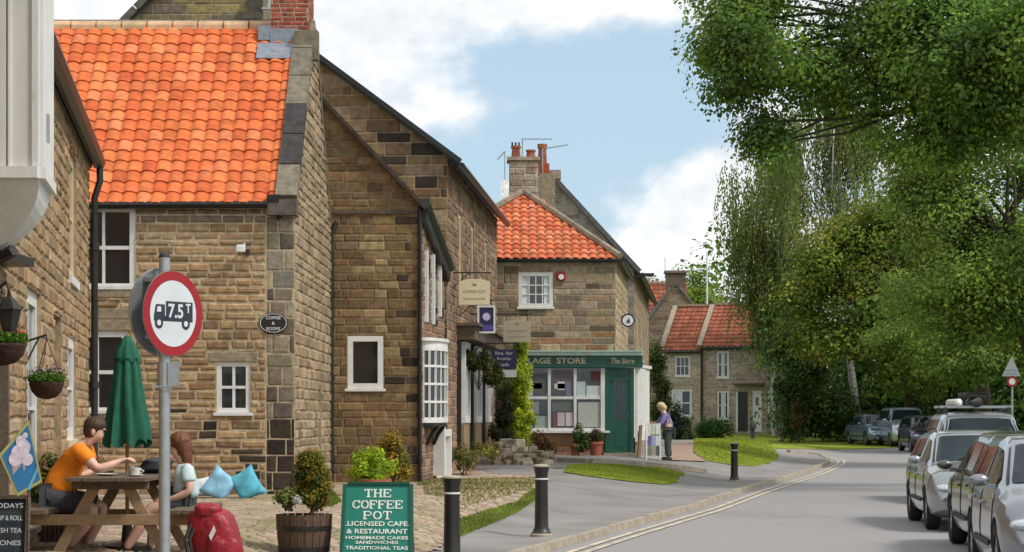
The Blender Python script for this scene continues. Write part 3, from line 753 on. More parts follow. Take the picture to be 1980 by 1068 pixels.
mb = MB(); WBF.box(mb, 1.75, 1.95, gB+.2, z0-.14, .0, .24); WBF.box(mb, 1.95, 2.9, z0-.34, z0-.2, .0, .24); WBF.box(mb, 2.75, 2.9, gB+.1, z0-.34, 0, .24); mb.build('door_frame', 'white', B)
mb = MB(); WBF.box(mb, 1.95, 2.75, gB+.1, z0-.34, 0, .05); mb.build('door', 'white', B)

# ================================================================== house C: taller stone building with hanging signs
C0, C1 = (-1.36, 43.4), (-.42, 56.4)
C = thing('tall_stone_house', (-1, 49, .3), 'taller brown stone building with signs hanging over its shopfront, left of the green store', 'house')
sC = 4000/43.4; ZC = lambda py: 1.6+(805-py)/sC
WC = Wall((-7.6, 43.4), C0); uC = lambda px: (px-990)/sC+7.6
mb = MB(); apx = (uC(590), ZC(100))
masonry(mb, WC, [(0, 0), (WC.len, 0), (WC.len, ZC(304)), apx, (0, ZC(315))], [], BROWN+[(.26, .19, .12)], (.30, .225, .15), ch=(.17, .28), cl=(.3, .8), proud=.014, joint=.018, seed=31,
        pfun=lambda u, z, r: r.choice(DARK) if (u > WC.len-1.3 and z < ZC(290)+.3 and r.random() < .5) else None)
WCF = Wall(C0, C1)
eC = 7.0
ups = [(2.4, 3.3, 4.55, 6.15), (5.4, 6.3, 4.55, 6.15), (9.2, 10.1, 4.5, 6.1)]
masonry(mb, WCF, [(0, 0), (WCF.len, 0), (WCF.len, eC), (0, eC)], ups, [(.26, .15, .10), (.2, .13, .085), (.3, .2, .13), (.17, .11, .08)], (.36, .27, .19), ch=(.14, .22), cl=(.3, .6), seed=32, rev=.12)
mb.quad((-7.6, 56.4, 0), (-7.6, 43.4, 0), (-7.6, 43.4, ZC(330)), (-7.6, 56.4, ZC(330)), col=MORT)
mb.build('wall', 'stone', C)
for q in ups: window(C, WCF, *q, cols=2, rows=2, fr=.12, mtl='cream', rec=.10, sill='kerb')
zc = lambda u: 6.75
mb = MB(); e0 = Vector(((889-990)/sC, 43.3, ZC(312))); ap = Vector(((590-990)/sC, 43.3, ZC(100)+.1)); dd = Vector((C1[0]-C0[0], C1[1]-C0[1]+.1, 0))
mb.prism([e0, ap, ap+dd, e0+dd], (0, 0, -.10), col=(.08, .08, .085))
lf = Vector((-7.8, 43.3, ZC(340))); mb.prism([ap, lf, lf+dd, ap+dd], (0, 0, -.10), col=(.08, .08, .085)); mb.build('roof', 'slate', C)
mb = MB(); mb.beam(e0+Vector((.02, -.03, -.02)), ap+Vector((0, -.03, 0)), .14, .10); mb.build('verge', 'black', C)
gutter(C, e0+Vector((.04, -.05, -.12)), e0+dd+Vector((.04, 0, -.12)), .08)
# shopfront: projecting fascia on posts, three tall white bays
mb = MB(); WCF.box(mb, 1.9, 11.0, 3.28, 3.58, 0, .42); WCF.box(mb, 1.8, 11.1, 3.58, 3.64, 0, .52); sf = mb.build('shopfront', 'dwood', C)
for (u0, u1) in ((2.3, 3.5), (5.2, 6.6), (8.4, 9.8)):
    mb = MB(); WCF.box(mb, u0, u0+.1, 1.45, 3.25, 0, .17); WCF.box(mb, u1-.1, u1, 1.45, 3.25, 0, .17); WCF.box(mb, u0+.1, u1-.1, 1.45, 1.6, .0, .17); WCF.box(mb, u0+.1, u1-.1, 3.1, 3.25, 0, .17); WCF.box(mb, (u0+u1)/2-.04, (u0+u1)/2+.04, 1.6, 3.1, .1, .16)
    f = mb.build('window', 'white', C); mb = MB(); WCF.box(mb, u0+.1, u1-.1, 1.6, 3.1, .02, .12); mb.build('pane', 'glass', f)
    mb = MB(); WCF.box(mb, u0-.05, u1+.05, .35, 1.45, 0, .14); mb.build('stall_riser', 'wood', f)
mb = MB(); WCF.box(mb, 3.9, 4.8, .4, 2.7, 0, .04); mb.build('door', 'dwood', C)
for u in (1.95, 3.7, 5.0, 7.0, 8.2, 10.6): mb = MB(); WCF.box(mb, u, u+.12, .3, 3.28, .0, .10); mb.build('post', 'iron', C)

# hanging signs: boards facing down the street
def hang_sign(px0, px1, py0, py1, Y, board, label, lines, frame=None, name='hanging_sign', top=True, arch=False, sub=None, group=None):
    s = 4000/Y; x0, x1 = (px0-990)/s, (px1-990)/s; z1, z0 = 1.6+(805-py0)/s, 1.6+(805-py1)/s
    # wall position at that distance, for the bracket
    xw = C0[0]+(C1[0]-C0[0])*(Y-C0[1])/(C1[1]-C0[1])
    t = thing(name, ((x0+x1)/2, Y, z0), label, 'sign', group)
    mb = MB()
    if arch: pts = [(x0, Y-.02, z0), (x1, Y-.02, z0), (x1, Y-.02, z1-.05), ((x0+x1)/2+.12, Y-.02, z1), ((x0+x1)/2-.12, Y-.02, z1), (x0, Y-.02, z1-.05)]
    else: pts = [(x0, Y-.02, z0), (x1, Y-.02, z0), (x1, Y-.02, z1), (x0, Y-.02, z1)]
    mb.prism(pts, (0, .04, 0)); mb.build('board', board, t, bevel=.006)
    if frame:
        f = MB()
        for (a, b, c, d) in ((x0-.02, x1+.02, z1-.02, z1+.02), (x0-.02, x1+.02, z0-.02, z0+.02), (x0-.02, x0+.02, z0+.02, z1-.02), (x1-.02, x1+.02, z0+.02, z1-.02)): f.obox((a, Y-.04, c), (b-a, 0, 0), (0, .08, 0), (0, 0, d-c))
        f.build('frame', frame, t)
    b = MB(); b.tube([(xw, Y, z1+.14), (x1+.03, Y, z1+.14)], .016, 6)
    for x in (x0+.08, x1-.08): b.tube([(x, Y, z1+.14), (x, Y, z1-.03)], .009, 5)
    b.tube([(xw, Y, z1-.2), (min(x1, xw+.35), Y, z1+.14)], .012, 5); b.build('bracket', 'iron', t)
    for (tx, fy, wd, hh, ml) in lines:
        text(t, tx, ((x0+x1)/2, Y-.022, z0+(z1-z0)*fy), (1, 0, 0), (0, 0, 1), width=wd*(x1-x0), height=hh*(z1-z0), mtl=ml)
    return t, (x0, x1, z0, z1)
M['signcream'] = mat('cream sign board', (.62, .54, .36), .6, var=.04)
M['signtext'] = mat('brown sign lettering', (.38, .30, .2), .6)
M['navy'] = mat('navy sign board', (.022, .02, .08), .5, var=.1)
M['lilac'] = mat('lilac print', (.50, .45, .68), .6)
M['purple'] = mat('purple print', (.09, .07, .28), .5)
cream1, q = hang_sign(887, 947, 540, 590, 44.5, 'signcream', 'cream board sign with arched top hanging higher and nearer the cottage', [('THE', .78, .14, .08, 'black'), ('COFFEE POT', .52, .72, .10, 'signtext'), ('TEAS & LUNCHES', .25, .7, .07, 'signtext')], arch=True)
cream2, q = hang_sign(973, 1026, 619, 662, 48.5, 'signcream', 'cream board sign with arched top hanging lower, above the climbing plant', [('THE', .8, .14, .08, 'black'), ('GARDEN', .5, .7, .08, 'signtext'), ('ENTRANCE', .25, .6, .06, 'signtext')], arch=True)
bs, q = hang_sign(925, 956, 593, 643, 46.2, 'navy', 'upright navy sign with lilac rosette in a white frame, under the higher cream sign', [], frame='white')
mb = MB(); cx, cz = (q[0]+q[1])/2, q[2]+(q[3]-q[2])*.6
for k in range(10): a = k*math.pi/5; mb.prism([(cx+.10*math.cos(a+t)*s_, 46.2-.03, cz+.12*math.sin(a+t)*s_) for t, s_ in ((-.26, .3), (0, 1), (.26, .3))]+[], (0, .006, 0))
mb.disc((cx, 46.2-.026, cz), (0, -1, 0), .085, .008); mb.build('rosette', 'lilac', bs)
mb = MB(); mb.obox((q[0]+.03, 46.2-.03, q[2]+.04), (q[1]-q[0]-.06, 0, 0), (0, .008, 0), (0, 0, .12)); mb.build('name_panel', 'purple', bs)
nv, q = hang_sign(950, 999, 676, 713, 48.0, 'navy', 'navy board sign with white handwriting and a white strip below, above the dark doorway', [('fine, fair', .8, .7, .2, 'white'), ('freshly', .5, .55, .2, 'white'), ('made', .22, .4, .18, 'white')])
mb = MB(); mb.obox((q[0]+(q[1]-q[0])*.45, 48-.02, q[2]-.20), ((q[1]-q[0])*.55, 0, 0), (0, .03, 0), (0, 0, .17)); mb.build('lower_panel', 'white', nv)

# stone step and rockery in front of C
st = thing('stone_step', (.1, 47.4, .2), 'long low dark stone step at the edge of the forecourt', 'step')
mb = MB(); x0, x1 = (905-990)/4000*46.8, (1090-990)/4000*46.8; zt = 1.6-(906-805)/4000*46.8; r_ = random.Random(5); x = x0
while x < x1-.1:
    ln = min(r_.uniform(.5, .9), x1-x); mb.obox((x+.005, 46.8, hgt(x, 47)-.1), (ln-.01, 0, 0), (0, 1.3, 0), (0, 0, zt-hgt(x, 47)+.1+r_.uniform(-.008, .008)), col=jitcol((.15, .115, .08), r_)); x += ln
mb.build('slab', 'stone', st)
rk = thing('rubble_wall', (.2, 50.5, .4), 'low bank of pale rubble stones below the climbing plant', 'wall')
mb = MB(); r_ = random.Random(8)
for k in range(150):
    px = r_.uniform(915, 1062); Y = r_.uniform(48.6, 51.6); lo = hgt((px-990)/80, Y); top = .12+.42*(Y-48.4)/3*(1-abs(px-985)/110)
    x = (px-990)/4000*Y; s_ = r_.uniform(.10, .24); c = jitcol(r_.choice([(.42, .36, .26), (.36, .29, .2), (.3, .23, .15), (.48, .42, .32)]), r_)
    a = r_.uniform(0, 3); mb.box((x, Y, lo+r_.uniform(0, top)-.05), (s_*1.5, s_*1.1, s_), a, col=c)
mb.build('stones', 'stone', rk, bevel=.02)
# ================================================================== store (green shopfront) on the corner
YF = 57.0; sF = 4000/YF; gF = .45
ZF = lambda py, Y=YF: 1.6+(805-py)/4000*Y
XF = lambda px, Y=YF: (px-990)/4000*Y
F = thing('village_store', (1.3, YF, gF), 'stone corner shop with dark green shopfront and orange hipped roof', 'shop')
WF = Wall((-2.4, YF), (XF(1190), YF)); UF = lambda px: XF(px)+2.4
SAND = [(.34, .27, .185), (.31, .24, .16), (.38, .30, .205), (.32, .235, .15), (.26, .20, .135), (.20, .155, .11)]
eF = ZF(497)
mb = MB(); wF = (UF(1003), UF(1069), ZF(594), ZF(527))
masonry(mb, WF, [(0, 0), (WF.len, 0), (WF.len, eF), (0, eF)], [wF], SAND, (.37, .30, .21), ch=(.15, .25), cl=(.3, .8), proud=.012, joint=.02, seed=41,
        pfun=lambda u, z, r: r.choice([(.09, .07, .05), (.13, .1, .07)]) if r.random() < .05 else ((.27, .15, .085) if (3.4 < z < 4.2 and r.random() < .35) else None))
FS = (XF(1190)+26*.095, YF+26)
WFS = Wall((XF(1190), YF), FS)
swins = [(4, 4.8, 4.3, 5.4), (9, 9.8, 4.3, 5.4)]
masonry(mb, WFS, [(0, 0), (8.5, 0), (8.5, eF), (0, eF)], swins[:1], [(.40, .31, .2), (.36, .27, .17), (.42, .33, .22)], (.42, .33, .22), ch=(.18, .26), cl=(.3, .7), seed=42)
mb.quad((-2.4, YF+9, 0), (-2.4, YF, 0), (-2.4, YF, eF), (-2.4, YF+9, eF), col=MORT)
mb.build('wall', 'stone', F)
window(F, WF, *wF, cols=4, rows=3, fr=.10, mu=.03, rec=.06, sill='white', curtain=[(.0, .22), (.8, 1.)])
window(F, WFS, *swins[0], cols=2, rows=2, fr=.08)
# hipped roof: apex on the ridge, front slope in real pantiles
ap = Vector((XF(1012, 60.6), 60.6, ZF(374, 60.6))); RC = Vector((XF(1190)+.12, YF-.14, eF-.05)); LC = Vector((-2.75, YF-.14, eF-.05))
U_ = (RC-LC).normalized(); mid = LC+U_*((ap-LC).dot(U_)); Vh = (ap-mid); hl = Vh.length; uw = (RC-LC).length; um = (ap-LC).dot(U_)
FORG = [(.56, .15, .065), (.52, .13, .055), (.60, .18, .08), (.48, .11, .05), (.60, .20, .10)]
mb = MB(); pantiles(mb, LC, U_, Vh, [(-.05, -.02), (uw+.05, -.02), (um+.16, hl), (um-.16, hl)], tw=.235, tl=.30, amp=.032, pal=FORG, seed=44, lift=.04, segs=5)
rd = Vector((.095, 1, 0)).normalized(); bk = ap+rd*6
mb.build('roof', 'tile', F, smooth=True, angle=50)
mb = MB(); dn = Vector((0, 0, -.04))
mb.prism([LC, RC, ap], (0, 0, -.05), col=(.2, .07, .03)); RC2 = RC+rd*9; mb.prism([RC, RC2, bk, ap], (0, 0, -.06), col=(.20, .18, .15))
LC2 = LC+rd*9; mb.prism([LC, ap, bk, LC2], (0, 0, -.06), col=(.5, .16, .07)); mb.build('roof_deck', 'attr', F)
mb = MB()
for a, b in ((RC, ap), (LC, ap)):
    k = 11
    for i in range(k): p, q = a+(b-a)*i/k, a+(b-a)*(i+.96)/k; mb.tube([p+Vector((0, 0, .06)), q+Vector((0, 0, .06))], .10, 7, col=jitcol((.27, .22, .16), rnd))
mb.build('hip_tiles', 'tile', F, smooth=True)
gutter(F, (LC.x, YF-.12, eF-.10), (RC.x, YF-.12, eF-.10), .055)
gutter(F, RC+Vector((.05, 0, -.05)), RC2+Vector((.05, 0, -.05)), .07)
mb = MB(); cc = Vector((XF(1012, 61.4), 61.4, 0)); zc = ZF(312, 61.4)
for (a, b) in (((cc.x-.42, 61.1), (cc.x+.42, 61.1)), ((cc.x+.42, 61.1), (cc.x+.42, 61.9))):
    w_ = Wall(a, b); masonry(mb, w_, [(0, zc-1.5), (w_.len, zc-1.5), (w_.len, zc), (0, zc)], [], [(.36, .3, .22), (.3, .25, .18), (.4, .34, .25)], (.4, .33, .25), ch=(.14, .2), cl=(.25, .4), seed=46)
mb.box((cc.x, 61.5, zc+.04), (.98, .95, .1), col=(.35, .3, .22)); mb.obox((cc.x-.42, 61.1, zc-1.5), (0, .8, 0), (.02, 0, 0), (0, 0, 1.5), col=(.3, .25, .2))
chs = mb.build('chimney', 'stone', F)
def pot(par, x, y, z, h=.36, r=.15, m='terracotta'):
    mb = MB(); mb.lathe([(r*.95, 0), (r*.8, h*.75), (r, h*.8), (r, h), (r*.7, h), (r*.65, h*.3)], (x, y, z), 12); return mb.build('chimney_pot', m, par, smooth=True)
pot(chs, cc.x-.22, 61.4, zc+.09); pot(chs, cc.x+.22, 61.4, zc+.09, .24)
cowl = MB()
for k in range(3): cowl.tube([(cc.x-.33+.1*k, 61.4, zc+.40), (cc.x-.33+.1*k, 61.4, zc+.56)], .03, 6)
cowl.build('cowl', 'iron', chs)
mb = MB(); c2 = Vector((XF(1057, 62.5), 62.5, 0)); z2 = ZF(338, 62.5)
mb.box((c2.x, 62.5, z2-.55), (.5, .6, 1.1), col=(.33, .28, .2)); mb.box((c2.x-.1, 62.5, z2+.15), (.36, .4, .34), col=(.42, .10, .05)); mb.box((c2.x+.25, 62.6, z2+.0), (.36, .5, .26), col=(.32, .26, .2)); ch2 = mb.build('chimney', 'stone', F)
pot(ch2, c2.x-.13, 62.5, z2+.3, .62, .15)
# shopfront
YS = 55.5; sS = 4000/YS; XS = lambda px: (px-990)/sS; ZS = lambda py: 1.6+(805-py)/sS
gS = hgt(2, YS)
mb = MB(); x0, x1 = .08, XS(1232)
mb.obox((x0, YS-.12, ZS(711)), (XS(1242)-x0, 0, 0), (0, 1.6, 0), (0, 0, ZS(688)-ZS(711)))
sfr = mb.build('shop_fascia', 'green', F)
mb = MB(); mb.obox((x0-.05, YS-.22, ZS(688)+.003), (XS(1247)-x0, 0, 0), (0, 1.7, 0), (0, 0, .09)); mb.build('cornice', 'lgreen', sfr); mb = MB(); mb.obox((x0-.02, YS-.26, ZS(684)+.045), (XS(1247)-x0-.04, 0, 0), (0, 1.6, 0), (0, 0, .03)); mb.build('roof_sheet', 'lgreen', sfr)
text(sfr, 'VILLAGE  STORE', (XS(1063), YS-.121, ZS(698)), (1, 0, 0), (0, 0, 1), width=1.92, height=.155, mtl='signcream', bold=.02)
text(sfr, 'The Store', (XS(1204), YS-.121, ZS(698)), (1, 0, 0), (0, 0, 1), width=.62, height=.15, mtl='signcream', bold=.012, shear=.3)
# windows 3 x 2 with things stuck on the glass
xa, xb = XS(1018), XS(1168); za, zb = ZS(833), ZS(712)
mb = MB(); fr = .07
for px in (1018, 1062, 1112, 1164): mb.obox((XS(px)-.035, YS-.03, za), (.075 if px != 1164 else .11, 0, 0), (0, .09, 0), (0, 0, zb-za))
for py in (831, 770): mb.obox((xa, YS-.018, ZS(py)-.03), (xb-xa, 0, 0), (0, .06, 0), (0, 0, .075))
mb.obox((xa-.05, YS-.12, za-.06), (xb-xa+.2, 0, 0), (0, .2, 0), (0, 0, .058))
mb.obox((XS(1228), YS-.03, za-.3), (.07, 0, 0), (0, .1, 0), (0, 0, zb-za+.3))
swn = mb.build('shop_window', 'white', F)
mb = MB(); mb.quad((xa, YS+.03, za), (xb, YS+.03, za), (xb, YS+.03, zb), (xa, YS+.03, zb)); mb.build('pane', 'glass', swn)
post = MB(); r_ = random.Random(12)
P4 = [(1030, 1058, 722, 760, (.10, .12, .12)), (1022, 1030, 735, 765, (.5, .5, .48)), (1068, 1108, 716, 736, (.16, .12, .15)), (1072, 1092, 742, 752, (.6, .55, .5)), (1078, 1092, 738, 754, (.7, .66, .62)), (1094, 1108, 738, 766, (.18, .17, .22)),
      (1116, 1132, 738, 768, (.45, .55, .56)), (1134, 1162, 746, 768, (.58, .6, .58)), (1118, 1160, 778, 826, (.42, .45, .40)), (1078, 1092, 798, 824, (.5, .42, .45)), (1094, 1108, 798, 824, (.6, .5, .52)), (1068, 1108, 775, 795, (.13, .15, .14)), (1070, 1076, 796, 828, (.20, .07, .09)), (1024, 1042, 776, 800, (.25, .27, .26)), (1034, 1058, 805, 830, (.30, .36, .33)), (1142, 1162, 718, 738, (.12, .03, .03)), (1026, 1048, 741, 752, (.3, .33, .33))]
for (a, b, c, d, q) in P4: post.obox((XS(a), YS+.012, ZS(d)), (XS(b)-XS(a), 0, 0), (0, .004+r_.uniform(0, .01), 0), (0, 0, ZS(c)-ZS(d)), col=q)
post.build('window_posters', 'attr', swn)
mb = MB(); wS = Wall((x0, YS+.05), (XS(1168), YS+.05)); masonry(mb, wS, [(0, gS-.2), (wS.len, gS-.2), (wS.len, za-.05), (0, za-.05)], [], [(.3, .15, .09), (.26, .13, .08), (.3, .2, .12)], (.35, .28, .2), ch=(.07, .1), cl=(.2, .26), proud=.006, joint=.012, seed=52)
mb.obox((XS(1232)-.05, YS+.0, gS-.2), (.04, 0, 0), (0, 1.5, 0), (0, 0, za-gS), col=(.3, .2, .12)); mb.build('stall_riser', 'stone', F)
# door
mb = MB(); dx0, dx1 = XS(1170), XS(1226); dz = gS+.06
mb.obox((dx0, YS-.02, dz), (.10, 0, 0), (0, .1, 0), (0, 0, zb-dz)); mb.obox((dx1-.10, YS-.02, dz), (.10, 0, 0), (0, .1, 0), (0, 0, zb-dz)); mb.obox((dx0+.1, YS-.018, zb-.32), (dx1-dx0-.2, 0, 0), (0, .1, 0), (0, 0, .06)); mb.obox((dx0+.1, YS+.03, zb-.26), (dx1-dx0-.2, 0, 0), (0, .02, 0), (0, 0, .26))
dfm = mb.build('door_frame', 'green', F)
mb = MB(); a, b = dx0+.1, dx1-.1; dm = ZS(812)
mb.obox((a, YS+.02, dz), (b-a, 0, 0), (0, .04, 0), (0, 0, dm-dz)); mb.obox((a, YS+.02, dm), (.13, 0, 0), (0, .04, 0), (0, 0, ZS(735)-dm)); mb.obox((b-.13, YS+.02, dm), (.13, 0, 0), (0, .04, 0), (0, 0, ZS(735)-dm)); mb.obox((a, YS+.02, ZS(735)), (b-a, 0, 0), (0, .04, 0), (0, 0, zb-.32-ZS(735)))
for k in (1, 2): mb.obox((a+.13+(b-a-.26)*k/3-.012, YS+.022, dm), (.024, 0, 0), (0, .03, 0), (0, 0, ZS(735)-dm))
for k in (1, 2): mb.obox((a+.13, YS+.024, dm+(ZS(735)-dm)*k/3-.012), (b-a-.26, 0, 0), (0, .026, 0), (0, 0, .024))
mb.obox((a+.16, YS+.008, dz+.15), (b-a-.32, 0, 0), (0, .012, 0), (0, 0, dm-dz-.3))
dr = mb.build('door', 'green', F)
mb = MB(); mb.quad((a+.1, YS+.045, dm), (b-.1, YS+.045, dm), (b-.1, YS+.045, ZS(735)), (a+.1, YS+.045, ZS(735))); mb.build('pane', 'glass', dr)
mb = MB(); mb.tube([(b-.07, YS-.01, dm+.0), (b-.07, YS-.04, dm+.02), (b-.07, YS-.04, dm+.18), (b-.07, YS-.01, dm+.2)], .012, 6); mb.build('handle', 'chrome', dr)
mb = MB(); mb.obox((dx0-.05, YS-.3, gS-.1), (dx1-dx0+.1, 0, 0), (0, .34, 0), (0, 0, .15)); mb.build('doorstep', 'kerb', F)
# white boarded return of the shopfront, seen at a glancing angle
WR = Wall((XS(1231), YS), (XS(1231)+.35, YS+1.6)); mb = MB(); WR.box(mb, 0, WR.len, za, zb, -.03, 0)
for k in range(6): WR.box(mb, .1+k*.27, .16+k*.27, za, zb, 0, .02)
WR.box(mb, -.02, WR.len, za-.06, za, -.02, .10); mb.build('side_panelling', 'white', F)
WX = Wall((XF(1200)+.2, YF+.6), (XF(1200)+1.2, YF+5.2)); mb = MB(); WX.box(mb, 0, WX.len-.8, .9, 3.0, -.04, .06); WX.box(mb, -.1, WX.len-.7, 3.0, 3.08, -.1, .12); lean = mb.build('side_porch', 'oldwhite', F)
mb = MB(); WX.box(mb, 1.6, 1.75, .6, 2.9, .061, .12); mb.build('downpipe', 'iron', lean)
# signs on the store
ss = thing('round_sign', (XF(1214), YF-.4, 4.1), 'small round white sign with dark blue rim on the corner above the green fascia', 'sign')
mb = MB(); sc = Vector((XF(1214, 56.5), 56.5, ZF(620, 56.5))); mb.disc(sc, (0, -1, 0), .19, .05); rr = mb.build('rim', 'navy', ss)
mb = MB(); mb.disc(sc+Vector((0, -.05, 0)), (0, -1, 0), .145, .006); mb.build('face', 'white', ss)
mb = MB(); c_ = sc+Vector((0, -.058, 0)); mb.prism([c_+Vector(v) for v in ((-.05, 0, -.03), (.06, 0, -.05), (.05, 0, 0), (.03, 0, .08), (.0, 0, .02))], (0, -.004, 0)); mb.obox(c_+Vector((-.06, 0, -.075)), (.12, 0, 0), (0, -.004, 0), (0, 0, .02)); mb.build('emblem', 'navy', ss)
mb = MB(); mb.tube([sc+Vector((-.16, .01, .1)), (sc.x-.16, YF+.02, sc.z+.1)], .014, 6); mb.tube([sc+Vector((0, .03, 0)), (sc.x-.1, YF+.02, sc.z)], .014, 6); mb.build('bracket', 'iron', ss)
al = thing('alarm_box', (XF(1083), YF-.05, 5.4), 'small red and white alarm box beside the upper window of the corner shop', 'alarm')
mb = MB(); mb.obox((XF(1075), YF-.09, ZF(543)), (.26, 0, 0), (0, .08, 0), (0, 0, .25)); mb.build('cover', 'red', al, bevel=.02)
mb = MB(); mb.disc((XF(1085), YF-.09, ZF(536)), (0, -1, 0), .075, .012); mb.build('face', 'white', al)

# ================================================================== buildings behind the store
I_ = thing('slate_roofed_house', (2, 66, .5), 'tall stone house with a steep grey slate roof rising behind the orange hipped roof', 'house')
YI = 66.5; XI = lambda px: (px-990)/4000*YI; ZI = lambda py: 1.6+(805-py)/4000*YI
mb = MB(); WI = Wall((-3.0, YI), (XI(1226), YI)); uI = lambda px: XI(px)+3.0
masonry(mb, WI, [(0, 2), (WI.len, 2), (WI.len, ZI(524)), (uI(1066), ZI(341)), (uI(1046), ZI(341)), (0, ZI(497))], [], [(.30, .27, .22), (.26, .23, .19), (.33, .3, .24)], (.36, .32, .26), ch=(.14, .2), cl=(.3, .6), proud=.006, seed=61)
WI2 = Wall((XI(1226), YI), (XI(1226)+1.6, YI+17)); masonry(mb, WI2, [(0, 0), (WI2.len, 0), (WI2.len, ZI(521)), (0, ZI(521))], [(3, 4, 3.6, 5.2), (8, 9, 3.6, 5.2)], [(.30, .23, .16), (.26, .2, .13), (.2, .15, .1)], MORT, ch=(.16, .22), cl=(.3, .6), proud=.006, seed=62)
mb.build('wall', 'stone', I_)
mb = MB(); a = Vector((XI(1228)+.15, YI-.1, ZI(524)-.05)); b = Vector((XI(1064), YI-.1, ZI(338))); rd2 = Vector((1.6, 17, 0)); mb.prism([a, b, b+rd2, a+rd2], (0, 0, -.09)); c = Vector((-3.1, YI-.1, ZI(520))); mb.prism([b, c, c+rd2, b+rd2], (0, 0, -.09)); mb.build('roof', 'slate', I_)
mb = MB(); mb.beam(a+Vector((0, -.03, .02)), b+Vector((0, -.03, .02)), .16, .14); mb.build('verge', 'slate', I_)
mb = MB(); mb.tube([a+Vector((.08, .1, -.08)), a+rd2+Vector((.08, 0, -.08))], .08, 7); mb.obox(a+Vector((-.1, .0, -.12)), (.55, 0, 0), (0, .3, 0), (0, 0, .09)); mb.build('gutter', 'black', I_)
for q in ((3, 4, 3.6, 5.2), (8, 9, 3.6, 5.2)): window(I_, WI2, *q, cols=2, rows=2)
mb = MB(); mb.box((XI(1090), YI+1.2, ZI(372)), (.3, .4, .6)); mb.build('chimney', 'stone', I_); mb = MB(); mb.box((XI(979), YI+.6, ZI(370)), (.35, .4, .8)); 
for px_, z_ in ((1090, 372), (979, 372)): pass
mb.build('chimney', 'stone', I_)
# aerials
def aerial(px, py0, py1, Y, label, boom, n=7, tilt=0, name='tv_aerial', grp='aerials on the roofs'):
    s = 4000/Y; x = (px-990)/s; z0, z1 = 1.6+(805-py1)/s, 1.6+(805-py0)/s
    t = thing(name, (x, Y, z0), label, 'aerial', grp); mb = MB(); mb.tube([(x, Y, z0), (x, Y, z1)], .022, 6); mb.build('mast', 'galv', t)
    mb = MB(); d = Vector((boom[0]/s, .25, boom[1]/s)); a = Vector((x, Y-.1, z1-.03)); mb.tube([a, a+d], .014, 5); mb.build('boom', 'galv', t)
    mb = MB()
    for k in range(n): p = a+d*(k+.5)/n; mb.tube([p-Vector((.04, .28, 0)), p+Vector((.04, .28, 0))], .007, 4)
    mb.build('elements', 'galv', t)
aerial(1010, 268, 312, 61.2, 'tall aerial on the stone chimney, pointing right, its tip highest of all', (58, 2)); aerial(1049, 287, 340, 62.3, 'aerial beside the red chimney pot, pointing right and slightly down', (50, 10), 8)
aerial(976, 292, 372, 67.0, 'faint aerial left of the stone chimney, tilted to the upper left', (-14, -14), 4)
# house behind A (dark gable with kneelers)
YE = 48.; XE = lambda px: (px-990)/4000*YE; ZE = lambda py: 1.6+(805-py)/4000*YE
E = thing('tall_gabled_house', (XE(380), YE, 0), 'dark stone gable with moss-stained coping, behind the orange roof of the front house', 'house')
mb = MB(); WE = Wall((XE(238), YE), (XE(508), YE))
masonry(mb, WE, [(0, 3), (WE.len, 3), (WE.len, ZE(-140)), (WE.len*.72, ZE(-140)), (0, ZE(50))], [], [(.22, .18, .1), (.26, .2, .09), (.16, .13, .09), (.3, .23, .11)], (.3, .26, .2), ch=(.2, .34), cl=(.4, .8), seed=71)
mb.quad((XE(508), YE, 3), (XE(508), YE+7, 3), (XE(508), YE+7, ZE(-140)), (XE(508), YE, ZE(-140)), col=(.2, .16, .1)); mb.build('wall', 'stone', E)
mb = MB(); a = Vector((XE(234), YE-.12, ZE(52))); b = Vector((XE(234)+WE.len*.72, YE-.12, ZE(-140)+.1)); mb.prism([a, b, b+Vector((0, 7, 0)), a+Vector((0, 7, 0))], (0, 0, -.12)); mb.build('roof', 'slate', E)
mb = MB(); 
for k in range(6): p, q = a+(b-a)*k/6, a+(b-a)*(k+.96)/6; mb.beam(p, q, .3, .16, col=(.12, .11, .09))
mb.obox((XE(462), YE-.22, ZE(40)), (XE(508)-XE(462), 0, 0), (0, .25, 0), (0, 0, .16), col=(.1, .09, .07)); mb.obox((XE(480), YE-.16, ZE(30)), (XE(508)-XE(480), 0, 0), (0, .2, 0), (0, 0, .45), col=(.08, .075, .06))
mb.build('coping', 'stone', E)
mb = MB(); mb.tube([(XE(522), YE-.2, ZE(22)), (XE(522), YE-.2, ZE(-60))], .03, 6); mb.tube([(XE(508), YE-.2, ZE(20)), (XE(524), YE-.2, ZE(20))], .03, 6); mb.build('downpipe', 'galv', E)

